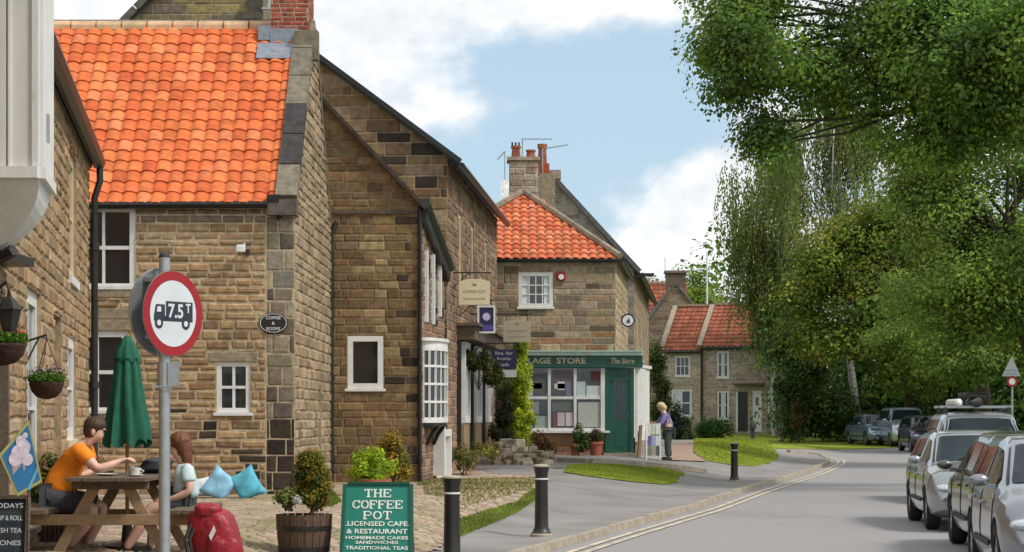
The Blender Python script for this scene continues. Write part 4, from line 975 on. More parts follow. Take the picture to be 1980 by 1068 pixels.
# ================================================================== far cottages
def far_house(name, label, px, py_base, Y, ang, L_, D_, he, hr, walls, tilepal, holes, seed, tl=.34, extra=None, tilegrid=True):
    s = 4000/Y; x = (px-990)/s; z = 1.6-(py_base-805)/s; t = thing(name, (x, Y, z), label, 'cottage')
    a = R(ang); fd = Vector((math.cos(a), -math.sin(a), 0)); bd = Vector((math.sin(a), math.cos(a), 0)); o = Vector((x, Y, 0))
    W_ = Wall(o, o+fd*L_); mb = MB()
    masonry(mb, W_, [(0, z-1), (L_, z-1), (L_, z+he), (0, z+he)], [(h[0], h[1], z+h[2], z+h[3]) for h in holes], walls, (.42, .36, .29), ch=(.16, .24), cl=(.3, .6), proud=.01, joint=.03, seed=seed)
    for (q, sg) in ((o, 1), (o+fd*L_, -1)):
        p0, p1 = q, q+bd*D_
        w2 = Wall(p1, p0) if sg > 0 else Wall(p0, p1)
        masonry(mb, w2, [(0, z-1), (D_, z-1), (D_, z+he), (D_/2, z+hr-.05), (0, z+he)], [], walls, (.42, .36, .29), ch=(.2, .3), cl=(.4, .7), proud=.01, joint=.03, seed=seed+1)
    mb.build('wall', 'stone', t)
    e0 = o+Vector((0, 0, z+he-.05))-bd*.2; up = bd*(D_/2+.2)+Vector((0, 0, hr-he+.1)); sl_ = up.length
    mb = MB(); pantiles(mb, e0, fd, up, [(0, 0), (L_, 0), (L_, sl_), (0, sl_)], tw=.30, tl=tl, amp=.04, pal=tilepal, seed=seed, segs=4, lift=.05); mb.build('roof', 'tile', t, smooth=True, angle=50)
    mb = MB(); mb.prism([e0, e0+fd*L_, e0+fd*L_+up, e0+up], (0, 0, -.06), col=(.3, .09, .05)); e1 = o+bd*(D_+.2)+Vector((0, 0, z+he-.05)); mb.prism([e1, e1+fd*L_, e0+fd*L_+up, e0+up], (0, 0, -.06), col=(.3, .09, .05)); mb.build('roof_deck', 'attr', t)
    mb = MB(); mb.beam(e0+up+Vector((0, 0, .06)), e0+up+fd*L_+Vector((0, 0, .06)), .24, .14, col=(.42, .3, .22))
    mb.build('ridge_tiles', 'stone', t)
    mb = MB(); mb.beam(e0-fd*.1, e0+up-fd*.1, .28, .2, up=bd, col=(.36, .30, .23)); mb.build('coping', 'stone', t)
    gutter(t, e0+Vector((0, 0, -.08))-bd*.08, e0+fd*L_+Vector((0, 0, -.08))-bd*.08, .07)
    return t, W_, z, o, fd, bd
RED = [(.30, .095, .052), (.25, .08, .045), (.33, .115, .06), (.28, .095, .055), (.22, .075, .045)]
PINK = [(.38, .30, .24), (.34, .265, .21), (.42, .34, .27), (.29, .225, .18), (.38, .28, .23)]
sG = 36.
G1, w1, z1_, o1, fd1, bd1 = far_house('terraced_cottage', 'left far cottage with red pantile roof and white casement windows, beside the ivy', 1284, 838, 113, 20, 2.1, 5.5, 4.55, 7.0, [(.44, .36, .26), (.40, .32, .23), (.48, .39, .29)], RED, [(.62, 1.46, 3.1, 4.2), (.42, 1.56, .9, 2.4)], 81)
window(G1, w1, .62, 1.46, z1_+3.1, z1_+4.2, cols=3, rows=2, fr=.09, mu=.05); window(G1, w1, .42, 1.56, z1_+.9, z1_+2.4, cols=2, rows=2, fr=.12, mu=.07, curtain=[(0, .45)])
p2 = o1+fd1*2.13
s2 = 4000/p2.y
G2, w2, z2_, o2, fd2, bd2 = far_house('terraced_cottage', 'right far cottage of grey-pink stone with one black and one white door', 990+p2.x*s2, 805+(1.6-z1_)*s2, p2.y, 20, 4.5, 5.5, 4.75, 7.05, PINK, RED, [(.83, 1.5, 3.0, 4.45), (.85, 1.5, .75, 2.3), (1.9, 2.55, .1, 2.25), (2.8, 3.3, .1, 2.3), (3.65, 4.15, .9, 2.3)], 83)
window(G2, w2, .83, 1.5, z2_+3.0, z2_+4.45, cols=2, rows=2, fr=.1, mu=.05, curtain=[(.3, .7)]); window(G2, w2, .85, 1.5, z2_+.75, z2_+2.3, cols=2, rows=2, fr=.1, mu=.05, curtain=[(.2, .8)]); window(G2, w2, 3.65, 4.15, z2_+.9, z2_+2.3, cols=2, rows=2, fr=.1)
mb = MB(); w2.box(mb, 1.9, 1.99, z2_+.1, z2_+2.25, -.06, .03); dfr = mb.build('door_frame', 'white', G2)
mb = MB(); w2.box(mb, 2.0, 2.55, z2_+.1, z2_+2.25, -.1, -.04); dd_ = mb.build('door', 'black', G2); tag(dd_, 'black cottage door')
mb = MB(); w2.box(mb, 2.8, 3.3, z2_+.1, z2_+2.3, -.08, -.02); dd_ = mb.build('door', 'white', G2); tag(dd_, 'white cottage door'); mb = MB(); w2.box(mb, 2.97, 3.13, z2_+1.5, z2_+1.95, -.02, -.005); mb.build('door_window', 'glass', dd_)
mb = MB(); w2.box(mb, 1.8, 3.45, z2_+2.62, z2_+2.7, 0, .5); mb.build('door_hood', 'dwood', G2)
mb = MB(); pq_ = w2.P(-.0, z2_, .08); mb.tube([pq_, pq_+Vector((0, 0, 4.6))], .06, 7); mb.build('downpipe', 'iron', G2)
H, wH, zH, oH, fdH, bdH = far_house('stone_house', 'dark stone house with a broad chimney and red roof behind the far cottages', 1225, 838, 128, 4, 3.2, 6, 5.7, 9.4, [(.2, .15, .11), (.25, .19, .14), (.15, .11, .085)], RED, [], 86)
mb = MB(); gH = Vector(((1300-990)/32., 125, 0)); WHg = Wall((8.2, 124), (11.9, 124)); masonry(mb, WHg, [(0, 0), (3.7, 0), (3.7, 6.9), (2.05, 9.3), (1.2, 9.3), (0, 7.4)], [], [(.2, .15, .11), (.25, .19, .14), (.15, .11, .085)], (.33, .27, .2), ch=(.2, .3), cl=(.4, .8), seed=88)
mb.quad((11.9, 124, 0), (11.9, 130, 0), (11.9, 130, 6.9), (11.9, 124, 6.9), col=(.2, .15, .1)); mb.build('gable_wall', 'stone', H)
mb = MB(); mb.prism([(11.95, 123.9, 6.85), (9.9, 123.9, 9.5), (9.9, 130, 9.5), (11.95, 130, 6.85)], (0, 0, -.1)); mb.prism([(8.0, 123.9, 7.2), (9.7, 123.9, 9.5), (9.7, 130, 9.5), (8.0, 130, 7.2)], (0, 0, -.1)); mb.build('gable_roof', 'slate', H)
mb = MB(); mb.box((9.85, 124.6, 9.6), (1.15, .9, 1.2), col=(.14, .10, .08)); mb.box((9.85, 124.6, 10.27), (1.35, 1.1, .14), col=(.2, .15, .12)); mb.build('chimney', 'stone', H)
aerial(1286, 498, 538, 124.5, 'thin aerial on the broad dark chimney far behind', (0, -2), 2)
mt = thing('aerial_mast', ((1367-990)/34., 117, 7), 'tall thin white pole standing behind the far cottage roofs', 'pole'); mb = MB(); mb.tube([((1367-990)/34., 117.6, .8), ((1367-990)/34., 117.6, 1.6+(805-488)/34.)], [.07, .045], 7); mb.build('mast', 'plate', mt)

# ================================================================== left building D with white oriel
Dd = Vector((-.148, .989, 0)).normalized(); dX = lambda Y: -(1.70+.148*Y)
D = thing('corner_building', (dX(22), 22, .2), 'tan stone building at the left edge with a white oriel window and black gutter', 'house')
D0, D1 = (dX(12), 12), (dX(30), 30)
WD = Wall(D0, D1); tD = lambda Y: (Y-12)/Dd.y
DT = [(.34, .225, .12), (.30, .19, .10), (.38, .26, .145), (.27, .175, .1), (.24, .17, .11), (.36, .27, .17)]
dw = [(tD(25.6), tD(27.2), 3.35, 4.95), (tD(19.6), tD(21.3), .5, 2.85), (tD(23.1), tD(24.3), .1, 2.75), (tD(25.3), tD(26.9), 1.3, 2.6), (tD(14.5), tD(17.5), .1, 2.6)]
mb = MB(); masonry(mb, WD, [(0, 0), (WD.len, 0), (WD.len, 5.35), (0, 5.35)], dw, DT, (.42, .31, .19), ch=(.11, .18), cl=(.22, .5), proud=.02, joint=.024, seed=91, rev=.16)
mb.quad((dX(30), 30, 0), (dX(30)-6, 30, 0), (dX(30)-6, 30, 5.35), (dX(30), 30, 5.35), col=MORT); mb.quad((dX(12), 12, 0), (dX(12)-6, 12, 0), (dX(12)-6, 12, 5.35), (dX(12), 12, 5.35), col=MORT)
mb.build('wall', 'stone', D)
window(D, WD, *dw[0], cols=2, rows=2, fr=.12, rec=.1, mtl='cream', sill='oldwhite', sillz=.1); window(D, WD, *dw[1], cols=2, rows=2, fr=.14, rec=.1, mtl='oldwhite', sill='kerb'); window(D, WD, *dw[3], cols=2, rows=2, fr=.14, rec=.08, mtl='oldwhite', sill='cream', sillz=.1)
mb = MB(); q = dw[2]; WD.box(mb, q[0]+.1, q[1]-.1, q[2], q[3]-.1, -.15, -.10); mb.build('door', 'dwood', D)
mb = MB(); q = dw[4]; WD.box(mb, q[0], q[1], q[2], q[3], -.15, -.10); WD.box(mb, q[1]-.12, q[1], q[2], q[3], -.1, .04); WD.box(mb, q[0]+1.4, q[0]+1.55, q[2], q[3], -.1, .02); mb.build('doorway', 'dwood', D)
mb = MB(); P0, P1 = WD.P(0, 5.28, .14), WD.P(WD.len+.05, 5.28, .14); mb.tube([P0, P1], .10, 8); WD.box(mb, 0, WD.len, 5.2, 5.38, 0, .05); mb.build('gutter', 'black', D, smooth=True)
mb = MB(); rp = [WD.P(0, 5.36, .22), WD.P(WD.len+.1, 5.36, .22), WD.P(WD.len+.1, 8.4, -3.5), WD.P(0, 8.4, -3.5)]; mb.prism(rp, (0, 0, -.08)); mb.build('roof', 'slate', D)
e = WD.P(WD.len-.12, 0, .09); mb = MB(); mb.tube([(e.x, e.y, .1), (e.x, e.y, 4.75), (e.x+.08, e.y, 5.0), WD.P(WD.len-.1, 5.25, .16)], .05, 8); mb.tube([(e.x, e.y, 4.0), (e.x, e.y, 4.1)], .075, 8); mb.tube([(e.x, e.y, 2.0), (e.x, e.y, 2.1)], .075, 8); mb.build('downpipe', 'iron', D, smooth=True)
# oriel
Y0, Y1 = 16.0, 17.2; s16 = 4000/16.
a = Vector(((75-990)/s16, Y0, 0)); bq = a+Dd*((Y1-Y0)/Dd.y); wallpt = Vector((dX(Y0), Y0, 0))
Zd = lambda py: 1.6+(805-py)/s16
WO = Wall((a.x-1.6, Y0), (a.x, Y0)); WO2 = Wall((a.x, a.y), (bq.x, bq.y)); lo, top_ = Zd(345), 8.0
mb = MB(); T = 1.6
WO.box(mb, 0, T, lo, lo+.09, -.05, .05); WO.box(mb, T-.24, T, lo+.09, top_, -.05, .0); WO.box(mb, T-.05, T+.0, lo+.09, top_, .0, .02); WO.box(mb, T-.235, T-.215, lo+.09, top_, .0, .02)
WO.box(mb, T-.46, T-.24, lo+.09, top_, -.06, -.02); WO.box(mb, T-.30, T-.25, lo+.09, top_, -.02, .015)
WO.box(mb, 0, T-.30, Zd(150)-.02, Zd(150)+.05, -.05, .01); WO.box(mb, 0, T-.3, Zd(340), Zd(325), -.06, -.01)
WO2.box(mb, 0, WO2.len, lo, top_, -.05, 0); WO2.box(mb, 0, WO2.len, lo, lo+.09, 0, .05)
for u in (0, WO2.len-.1): WO2.box(mb, u, u+.1, lo+.09, top_, 0, .03)
ori = mb.build('oriel_window', 'oldwhite', D)
mb = MB(); WO.box(mb, 0, T-.30, Zd(150), top_, -.08, -.045); WO.box(mb, 0, T-.30, lo, Zd(150)-.02, -.08, -.045); mb.build('pane', 'glass', ori)
M['blind'] = mat('pale window blind', (.52, .50, .45), .7); mb = MB(); WO.box(mb, 0, T-.34, lo+.45, Zd(155), -.044, -.035); mb.build('blind', 'blind', ori)
# flared cove below the oriel
mb = MB(); K = 8; rows = []
for i in range(K+1):
    t = i/K; z = lo-(lo-Zd(478))*t; k = math.cos(t*math.pi/2)**.8 if t < 1 else 0
    pa = wallpt+(Vector((a.x, a.y, 0))-wallpt)*k; pb = pa+Dd*((Y1-Y0)/Dd.y)*(1-.3*t); pl = Vector((a.x-1.6, Y0+.25*t, 0)); pa = Vector((pa.x, Y0+.25*t, 0)); pb.y = max(pb.y, pa.y+.2)
    rows.append([Vector((p.x, p.y, z)) for p in (pl, pa, pb, Vector((dX(Y1)-.1, Y1, 0)))])
for r0, r1 in zip(rows, rows[1:]):
    for i in range(3): mb.quad(r0[i], r1[i], r1[i+1], r0[i+1])
mb.build('oriel_cove', 'oldwhite', ori, smooth=True, angle=30)
mb = MB(); mb.tube([(dX(16.4)+.02, 16.4, Zd(560)), (dX(16.4)+.02, 16.4, Zd(500)), (dX(16.4)+.2, 16.3, Zd(478))], .05, 6); mb.box((dX(16.6)-.1, 16.9, Zd(484)), (.5, .9, .07)); mb.build('bracket', 'iron', ori)
mb = MB(); mb.obox(WO2.P(.35, Zd(262), .03), WO2.d*.12, WO2.n*.02, Vector((0, 0, .22))); mb.build('number_plate', 'galv', ori)
# ================================================================== foliage
def leafmesh(name, pos, size, colr, parent=None, up=.35, aspect=1.7, rng=None, droop=None, mtl='leaf', out=None):
    """pos (N,3) leaf centres, size (N,), colr (N,3)"""
    n = len(pos); rng = rng or np.random.default_rng(1)
    d = rng.normal(size=(n, 3)); d /= np.linalg.norm(d, axis=1)[:, None]
    nn = rng.normal(size=(n, 3)); nn[:, 2] = np.abs(nn[:, 2])+up
    if out is not None: nn = nn*.42+out+np.array([0, 0, .25])
    nn /= np.linalg.norm(nn, axis=1)[:, None]
    if droop is not None: d = d*.35+np.array([0, 0, -1.])*droop; d /= np.linalg.norm(d, axis=1)[:, None]
    a = np.cross(nn, d); a /= (np.linalg.norm(a, axis=1)[:, None]+1e-9); b = np.cross(a, nn) if droop is None else d
    s = size[:, None]
    P_ = np.stack([pos-b*s*.5, pos+a*s*.5/aspect+nn*s*.06, pos+b*s*.5, pos-a*s*.5/aspect+nn*s*.06], axis=1).reshape(-1, 3)
    if parent is not None: P_ = P_-np.array(wloc(parent))
    me = bpy.data.meshes.new(name); me.vertices.add(4*n); me.vertices.foreach_set('co', P_.astype(np.float32).ravel())
    me.loops.add(4*n); me.loops.foreach_set('vertex_index', np.arange(4*n, dtype=np.int32))
    me.polygons.add(n); me.polygons.foreach_set('loop_start', np.arange(0, 4*n, 4, dtype=np.int32)); me.update(calc_edges=True)
    c = np.concatenate([np.repeat(colr, 4, axis=0), np.ones((4*n, 1))], axis=1).astype(np.float32)
    ca = me.color_attributes.new('Col', 'FLOAT_COLOR', 'CORNER'); ca.data.foreach_set('color', c.ravel()); me.materials.append(M[mtl])
    o = bpy.data.objects.new(name, me); COL.objects.link(o)
    if parent is not None: o.parent = parent
    return o
def clumps(rng, c, r, n, shell=.55, noise_cut=.0, flat=1.0):
    """clump centres through an ellipsoid, denser towards its skin, thinned by a lumpy field"""
    out = []; c = np.array(c, float); r = np.array(r, float); ph = rng.uniform(0, 6, (6, 3)); fr = rng.normal(size=(6, 3))*.55
    while len(out) < n:
        d = rng.normal(size=3); d /= np.linalg.norm(d); k = shell+(1-shell)*rng.random()**.6
        if rng.random() < .22: k = rng.random()**.5*shell
        p = c+d*r*k*(1+.20*math.sin(3*d[0]+ph[0][0])*math.cos(4*d[2]+ph[1][0])+.14*math.sin(7*d[0]+ph[2][0])*math.sin(6*d[2]+ph[3][0]))
        f = sum(math.sin(1.7*fr[i] @ p+ph[i][0]) for i in range(6))/4
        if f < -.5+noise_cut+rng.random()*.25: continue
        out.append(p)
    return np.array(out)
def leaves_on(rng, C_, rad, per, lsize, pal, var=.3, flat=.7):
    n = len(C_)*per; idx = np.repeat(np.arange(len(C_)), per); p = rng.normal(size=(n, 3)); ln = np.linalg.norm(p, axis=1)[:, None]; p = p*np.minimum(1, 1.9/ln); p[:, 2] *= flat
    rr = rad*(.7+.6*rng.random(len(C_)))[idx][:, None]
    pos = C_[idx]+p*rr*.55
    pal = np.array(pal); base = pal[rng.integers(0, len(pal), len(C_))]*(1+rng.normal(0, .18, (len(C_), 1))).clip(.5, 1.6)
    col = base[idx]*(1+rng.normal(0, var, (n, 1))).clip(.35, 1.9)
    on = p/(np.linalg.norm(p, axis=1)[:, None]+1e-6)
    return pos, lsize*(.6+.8*rng.random(n)), col, on
def limbs(mb, rng, base, crotch, targets, r0, k, rt=.05, sag=0.):
    for i in range(k):
        t = targets[rng.integers(0, len(targets))]; a = np.array(crotch)+(np.array(base)-np.array(crotch))*rng.uniform(-.0, .25)
        m = a*.55+t*.45+rng.normal(0, .35, 3)+np.array([0, 0, .5]); m2 = a*.2+t*.8+rng.normal(0, .25, 3)+np.array([0, 0, .3])
        rr = r0*rng.uniform(.3, .6); mb.tube([a, m, m2, t], [rr, rr*.6, rr*.35, rt*.5], 6)
def tree(name, label, base, trunkpts, radii, crowns, seed, pal, per=40, lsize=.16, crad=.8, nl=14, bark='bark', group=None, cut=0., shell=.55, flat=.7):
    rng = np.random.default_rng(seed); t = thing(name, base, label, 'tree', group)
    mb = MB(); mb.tube(trunkpts, radii, 10); allp, alls, allc, alln = [], [], [], []
    for (c, r, n) in crowns:
        C_ = clumps(rng, c, r, n, shell=shell, noise_cut=cut); p, s_, col, on = leaves_on(rng, C_, crad, per, lsize, pal, var=.16, flat=flat); oc = C_-np.array(c); oc = oc/(np.linalg.norm(oc, axis=1)[:, None]+1e-6); alln.append(on*.8+np.repeat(oc, per, axis=0)*.5); allp.append(p); alls.append(s_); allc.append(col)
        limbs(mb, rng, trunkpts[0], trunkpts[-1], C_, radii[-1], max(3, nl//len(crowns)))
    mb.build('trunk', bark, t, smooth=True, angle=80)
    leafmesh('crown', np.concatenate(allp), np.concatenate(alls), np.concatenate(allc), t, rng=rng, out=np.concatenate(alln))
    return t
T = lambda px, py, Y: tuple(at(px, py, Y))
OAK = [(0.146, 0.256, 0.041), (0.116, 0.216, 0.041), (0.188, 0.307, 0.046), (0.103, 0.179, 0.046), (0.233, 0.346, 0.051)]
DKG = [(0.127, 0.229, 0.046), (0.095, 0.185, 0.044), (0.170, 0.273, 0.051), (0.077, 0.144, 0.040)]
YEL = [(0.200, 0.255, 0.030), (0.159, 0.239, 0.030), (0.250, 0.265, 0.033), (0.133, 0.204, 0.030), (0.283, 0.247, 0.041), (0.100, 0.177, 0.026)]
BIR = [(0.140, 0.207, 0.058), (0.184, 0.234, 0.058), (0.128, 0.182, 0.056), (0.213, 0.219, 0.056)]
MID = [(0.168, 0.267, 0.041), (0.137, 0.230, 0.041), (0.227, 0.316, 0.046), (0.122, 0.202, 0.037)]
# near big tree overhanging from the right
Yt = 46.
def crown_px(px, py, rx, ry, Y, n, ryd=None):
    s = 4000/Y; return (T(px, py, Y), (rx/s, (ryd or (rx/s)*.8), ry/s), n)
near = [crown_px(1480, 90, 130, 110, Yt, 105, 2.2), crown_px(1440, 10, 95, 80, Yt+.5, 60, 1.6), crown_px(1395, 80, 50, 40, Yt, 22, .8), crown_px(1410, 175, 40, 26, Yt, 12, .6), crown_px(1650, 130, 150, 105, Yt+1, 90, 2.2), crown_px(1770, 50, 210, 130, Yt, 210, 2.6), crown_px(1880, 120, 190, 120, Yt-1, 190, 2.5), crown_px(1560, 250, 110, 50, Yt, 40, 1.4),
        crown_px(1700, -140, 330, 130, Yt, 160, 3.5), crown_px(2150, 40, 260, 300, Yt, 160, 3.5), crown_px(1790, 250, 110, 60, Yt, 50, 1.8), crown_px(1900, 250, 110, 60, Yt-1, 55, 2.), crown_px(1965, 60, 80, 190, Yt-2, 110, 2.0)]
tb = (17.2, Yt+2, 0)
tree('oak_tree', 'large leafy tree whose branches overhang the road from the upper right', tb, [tb, (17.1, Yt+2, 4), (16.6, Yt+2, 8.0), (15.8, Yt+1.6, 11.)], [.5, .42, .3, .2], near, 101, OAK, per=84, lsize=.118, crad=.60, nl=60, cut=.26)
# birches, weeping
def birch(label, trunk, radii, tops, seed, nstr, pal, lsz=.14, tw=(1.5, 4.5)):
    rng = np.random.default_rng(seed); t = thing('birch_tree', trunk[0], label, 'tree', 'weeping birches by the bend')
    mb = MB(); mb.tube(trunk, radii, 10); ps, ss, cs = [], [], []; pal = np.array(pal)
    tips = []
    for (c, r, n) in tops:
        C_ = clumps(rng, c, r, n, shell=.3, noise_cut=.05); tips.append(C_)
    tips = np.concatenate(tips)
    for i in range(26):
        a = np.array(trunk[rng.integers(2, len(trunk))], float); b = tips[rng.integers(0, len(tips))]; m = a*.5+b*.5+np.array([0, 0, 1.0]); mb.tube([a, m, b], [.07, .045, .015], 5)
    mb.build('trunk', 'birchbark', t, smooth=True, angle=80)
    for q in tips:
        for _ in range(nstr):
            L_ = rng.uniform(*tw); k = int(L_*11); o = q+rng.normal(0, .35, 3); w_ = rng.normal(0, .10, 2)
            tt = np.linspace(0, 1, k)[:, None]
            pp = o+np.concatenate([w_[0]*tt*2+.12*np.sin(tt*5+w_[1]*9), w_[1]*tt*2, -L_*tt], axis=1)+rng.normal(0, .06, (k, 3))
            ps.append(pp); ss.append(lsz*(.6+.8*rng.random(k))); cs.append(np.repeat([pal[rng.integers(0, len(pal))]*rng.uniform(.7, 1.4)], k, axis=0)*(1+rng.normal(0, .2, (k, 1))).clip(.4, 1.7))
    leafmesh('crown', np.concatenate(ps), np.concatenate(ss), np.concatenate(cs), t, rng=rng, droop=.9, aspect=1.9)
Yb = 101.
birch('weeping birch with thin hanging strands against the cloud, nearest the far cottages', [T(1500, 872, Yb+8), T(1496, 760, Yb+8), T(1505, 600, Yb+8), T(1515, 400, Yb+8), T(1520, 260, Yb+8)], [.2, .18, .14, .1, .05],
      [crown_px(1480, 330, 85, 60, Yb+8, 20, 2.), crown_px(1440, 430, 45, 60, Yb+8, 14, 1.5), crown_px(1500, 450, 70, 80, Yb+8, 30, 2.0), crown_px(1485, 520, 45, 50, Yb+8, 22, 1.6), crown_px(1445, 490, 25, 50, Yb+8, 8, 1.0)], 110, 11, BIR, lsz=.16)
birch('weeping birch with a pale leaning trunk behind the far parked cars', [T(1664, 858, Yb), T(1655, 790, Yb), T(1644, 700, Yb), T(1640, 560, Yb), T(1625, 380, Yb), T(1615, 230, Yb)], [.25, .21, .17, .14, .1, .05],
      [crown_px(1590, 250, 120, 50, Yb, 28, 2.2), crown_px(1650, 230, 45, 50, Yb, 20, 1.2), crown_px(1540, 330, 80, 60, Yb, 14, 2.), crown_px(1640, 420, 60, 80, Yb, 16, 2.)], 111, 11, BIR, lsz=.16, tw=(1.2, 3.6))
# sycamore, yellowing
Ym = 95.
tree('sycamore_tree', 'yellowing broad tree in the middle of the wood edge', T(1772, 858, 100), [T(1772, 858, 100), T(1765, 780, 99), T(1705, 680, Ym), T(1700, 600, Ym)], [.3, .26, .22, .18],
     [crown_px(1640, 500, 110, 75, Ym, 150, 2.4), crown_px(1720, 440, 110, 70, Ym, 130, 2.4), crown_px(1570, 580, 65, 50, Ym, 50, 1.6), crown_px(1690, 600, 110, 80, Ym, 120, 2.4), crown_px(1600, 660, 80, 50, Ym, 50, 1.8), crown_px(1800, 520, 90, 90, Ym, 90, 2.2), crown_px(1760, 700, 80, 60, Ym, 45, 2)], 120, YEL, per=70, lsize=.19, crad=.95, nl=30, cut=.16)
# darker trees on the right
Yd = 66.
tree('beech_tree', 'tall dark green tree rising above the road signs at the right', T(2015, 880, Yd), [T(2015, 890, Yd), T(2005, 700, Yd), T(1960, 520, Yd)], [.45, .38, .3],
     [crown_px(1900, 470, 160, 120, Yd, 210, 3), crown_px(1780, 370, 90, 70, Yd, 70, 2), crown_px(1840, 320, 110, 60, Yd, 70, 2), crown_px(1940, 330, 70, 60, Yd, 30, 2), crown_px(1850, 590, 130, 70, Yd, 120, 2.6), crown_px(1960, 560, 110, 130, Yd, 130, 2.6), crown_px(2080, 420, 160, 220, Yd, 120, 3)], 130, MID, per=80, lsize=.135, crad=.75, nl=40, cut=.2)
tree('beech_tree', 'dark low-branched tree over the parked cars, its boughs reaching left', T(1905, 858, 92), [T(1905, 858, 92), T(1900, 760, 90), T(1880, 640, 88)], [.4, .34, .28],
     [crown_px(1800, 650, 110, 50, 84, 110, 2.4), crown_px(1890, 690, 120, 50, 82, 120, 2.4), crown_px(1780, 570, 80, 50, 86, 60, 2), crown_px(1960, 660, 70, 70, 82, 80, 2.)], 131, MID, per=70, lsize=.15, crad=.8, nl=24, cut=.1, flat=.45)
# behind: the wood
for i, (px, py, rx, ry, Y, n, pal) in enumerate([(1560, 640, 90, 150, 108, 130, DKG), (1660, 720, 100, 110, 106, 120, DKG), (1760, 640, 120, 170, 104, 190, DKG), (1880, 620, 130, 190, 100, 230, DKG), (1990, 600, 120, 220, 96, 200, DKG), (1840, 480, 130, 120, 110, 120, MID), (2110, 500, 140, 260, 90, 120, DKG)]):
    lab = ['dark tree behind the birches, close to the cottage end', 'dark low tree behind the pale birch trunk', 'dark tree deep in the wood above the far silver car', 'dark tree deep in the wood above the roof-racked car', 'dark tree in the wood at the right edge', 'taller mid green tree above the dark wood', 'dark tree past the right edge of the wood'][i]
    tree('woodland_tree', lab, T(px, 858, Y), [T(px, 858, Y), T(px+4, 760, Y), T(px, py+20, Y)], [.3, .26, .2], [crown_px(px, py, rx, ry, Y, n, 3.), crown_px(px, 790, rx*.9, 55, Y, int(n*.3), 2.5)], 140+i, pal, per=44, lsize=.26, crad=1.2, nl=8, group='trees of the wood', cut=-.2, shell=.5)
tree('garden_tree', 'light green round tree behind the far red roofs', T(1360, 840, 140), [T(1360, 840, 140), T(1360, 700, 140), T(1360, 600, 140)], [.3, .25, .2], [crown_px(1357, 560, 50, 48, 140, 70, 2.)], 150, YEL[:2]+MID, per=60, lsize=.24, crad=.9, nl=6, cut=-.2)
tree('garden_tree', 'small light green tree top just right of the corner shop roof', T(1252, 840, 150), [T(1252, 840, 150), T(1252, 620, 150)], [.25, .2], [crown_px(1255, 575, 30, 36, 150, 34, 1.5)], 151, MID, per=60, lsize=.24, crad=.8, nl=4, cut=-.2)
# background wood line beyond, closing the horizon
def mass(name, label, cat, pts, seed, pal, lsize, kind='thing', per=40, group=None, mtl='leaf', crad=.6, base=None, stem=True):
    rng = np.random.default_rng(seed); t = thing(name, base or pts[0][0], label, cat, group) if kind == 'thing' else None
    ps, ss, cs, ns = [], [], [], []
    for (c, r, n) in pts:
        C_ = clumps(rng, c, r, n, shell=.5, noise_cut=-.4); p, s_, col, on = leaves_on(rng, C_, crad, per, lsize, pal, var=.2, flat=1.); ns.append(on); ps.append(p); ss.append(s_); cs.append(col)
    o = leafmesh('foliage' if t else name, np.concatenate(ps), np.concatenate(ss), np.concatenate(cs), t, rng=rng, out=np.concatenate(ns))
    if t and stem:
        mb = MB(); b = np.array(base or pts[0][0], float)
        for k in range(5): q = ps[0][rng.integers(0, len(ps[0]))]; mb.tube([b+rng.normal(0, .03, 3)*[1, 1, 0], (b+q)/2+rng.normal(0, .05, 3), q], [max(.012, crad*.06), max(.01, crad*.04), .006], 5)
        mb.build('stems', 'bark', t)
    if not t: o['kind'] = 'stuff'
    return t or o
rng0 = np.random.default_rng(5)
wl = [((x, 150+rng0.uniform(-6, 10), 6+rng0.uniform(0, 3)), (6, 4, 6+rng0.uniform(0, 3)), 34) for x in np.arange(19, 95, 6.5)]+[((x, 190, 5), (8, 4, 5.5), 26) for x in np.arange(-90, 14, 11)]
mass('distant_wood', '', '', wl, 160, DKG, .55, kind='stuff', per=46, crad=2.2)
wl = [((x, 118-.6*(x-18), 1.6), (2.4, 1.6, 1.9), 22) for x in np.arange(15, 44, 3.2)]
mass('undergrowth', '', '', wl, 161, MID, .22, kind='stuff', per=60, crad=.8)
# shrubs and climbers
b_ = lambda px, py, rx, ry, Y, n, ryd=None: crown_px(px, py, rx, ry, Y, n, ryd)
GY = lambda px, Y: hgt((px-990)/4000*Y, Y)
def bs_(px, Y): return ((px-990)/4000*Y, Y, GY(px, Y))
mass('shrub', 'bright yellow-green round shrub behind the coffee board', 'shrub', [b_(715, 905, 44, 36, 33, 46, .38)], 170, [(0.480, 0.576, 0.032), (0.384, 0.528, 0.032), (0.576, 0.640, 0.048), (0.256, 0.384, 0.032)], .05, per=120, crad=.11, base=bs_(715, 33))
mass('conifer', 'golden conifer behind the bright round shrub', 'shrub', [b_(762, 885, 27, 36, 36, 34, .22), b_(755, 860, 16, 22, 36, 14, .15), b_(775, 905, 20, 26, 36, 16, .2)], 171, [(0.330, 0.240, 0.038), (0.240, 0.225, 0.038), (0.420, 0.285, 0.045), (0.150, 0.150, 0.030)], .045, per=110, crad=.10, base=bs_(762, 36))
mass('climbing_plant', 'bright yellow-green climber covering a post left of the green shopfront', 'plant', [b_(1006, 815, 25, 62, 54, 80, .3), b_(1006, 735, 20, 60, 54, 60, .25), b_(1009, 670, 12, 34, 54, 26, .2)], 172, [(0.475, 0.550, 0.037), (0.400, 0.500, 0.037), (0.575, 0.625, 0.050), (0.300, 0.400, 0.037)], .06, per=130, crad=.13, base=bs_(1006, 54))
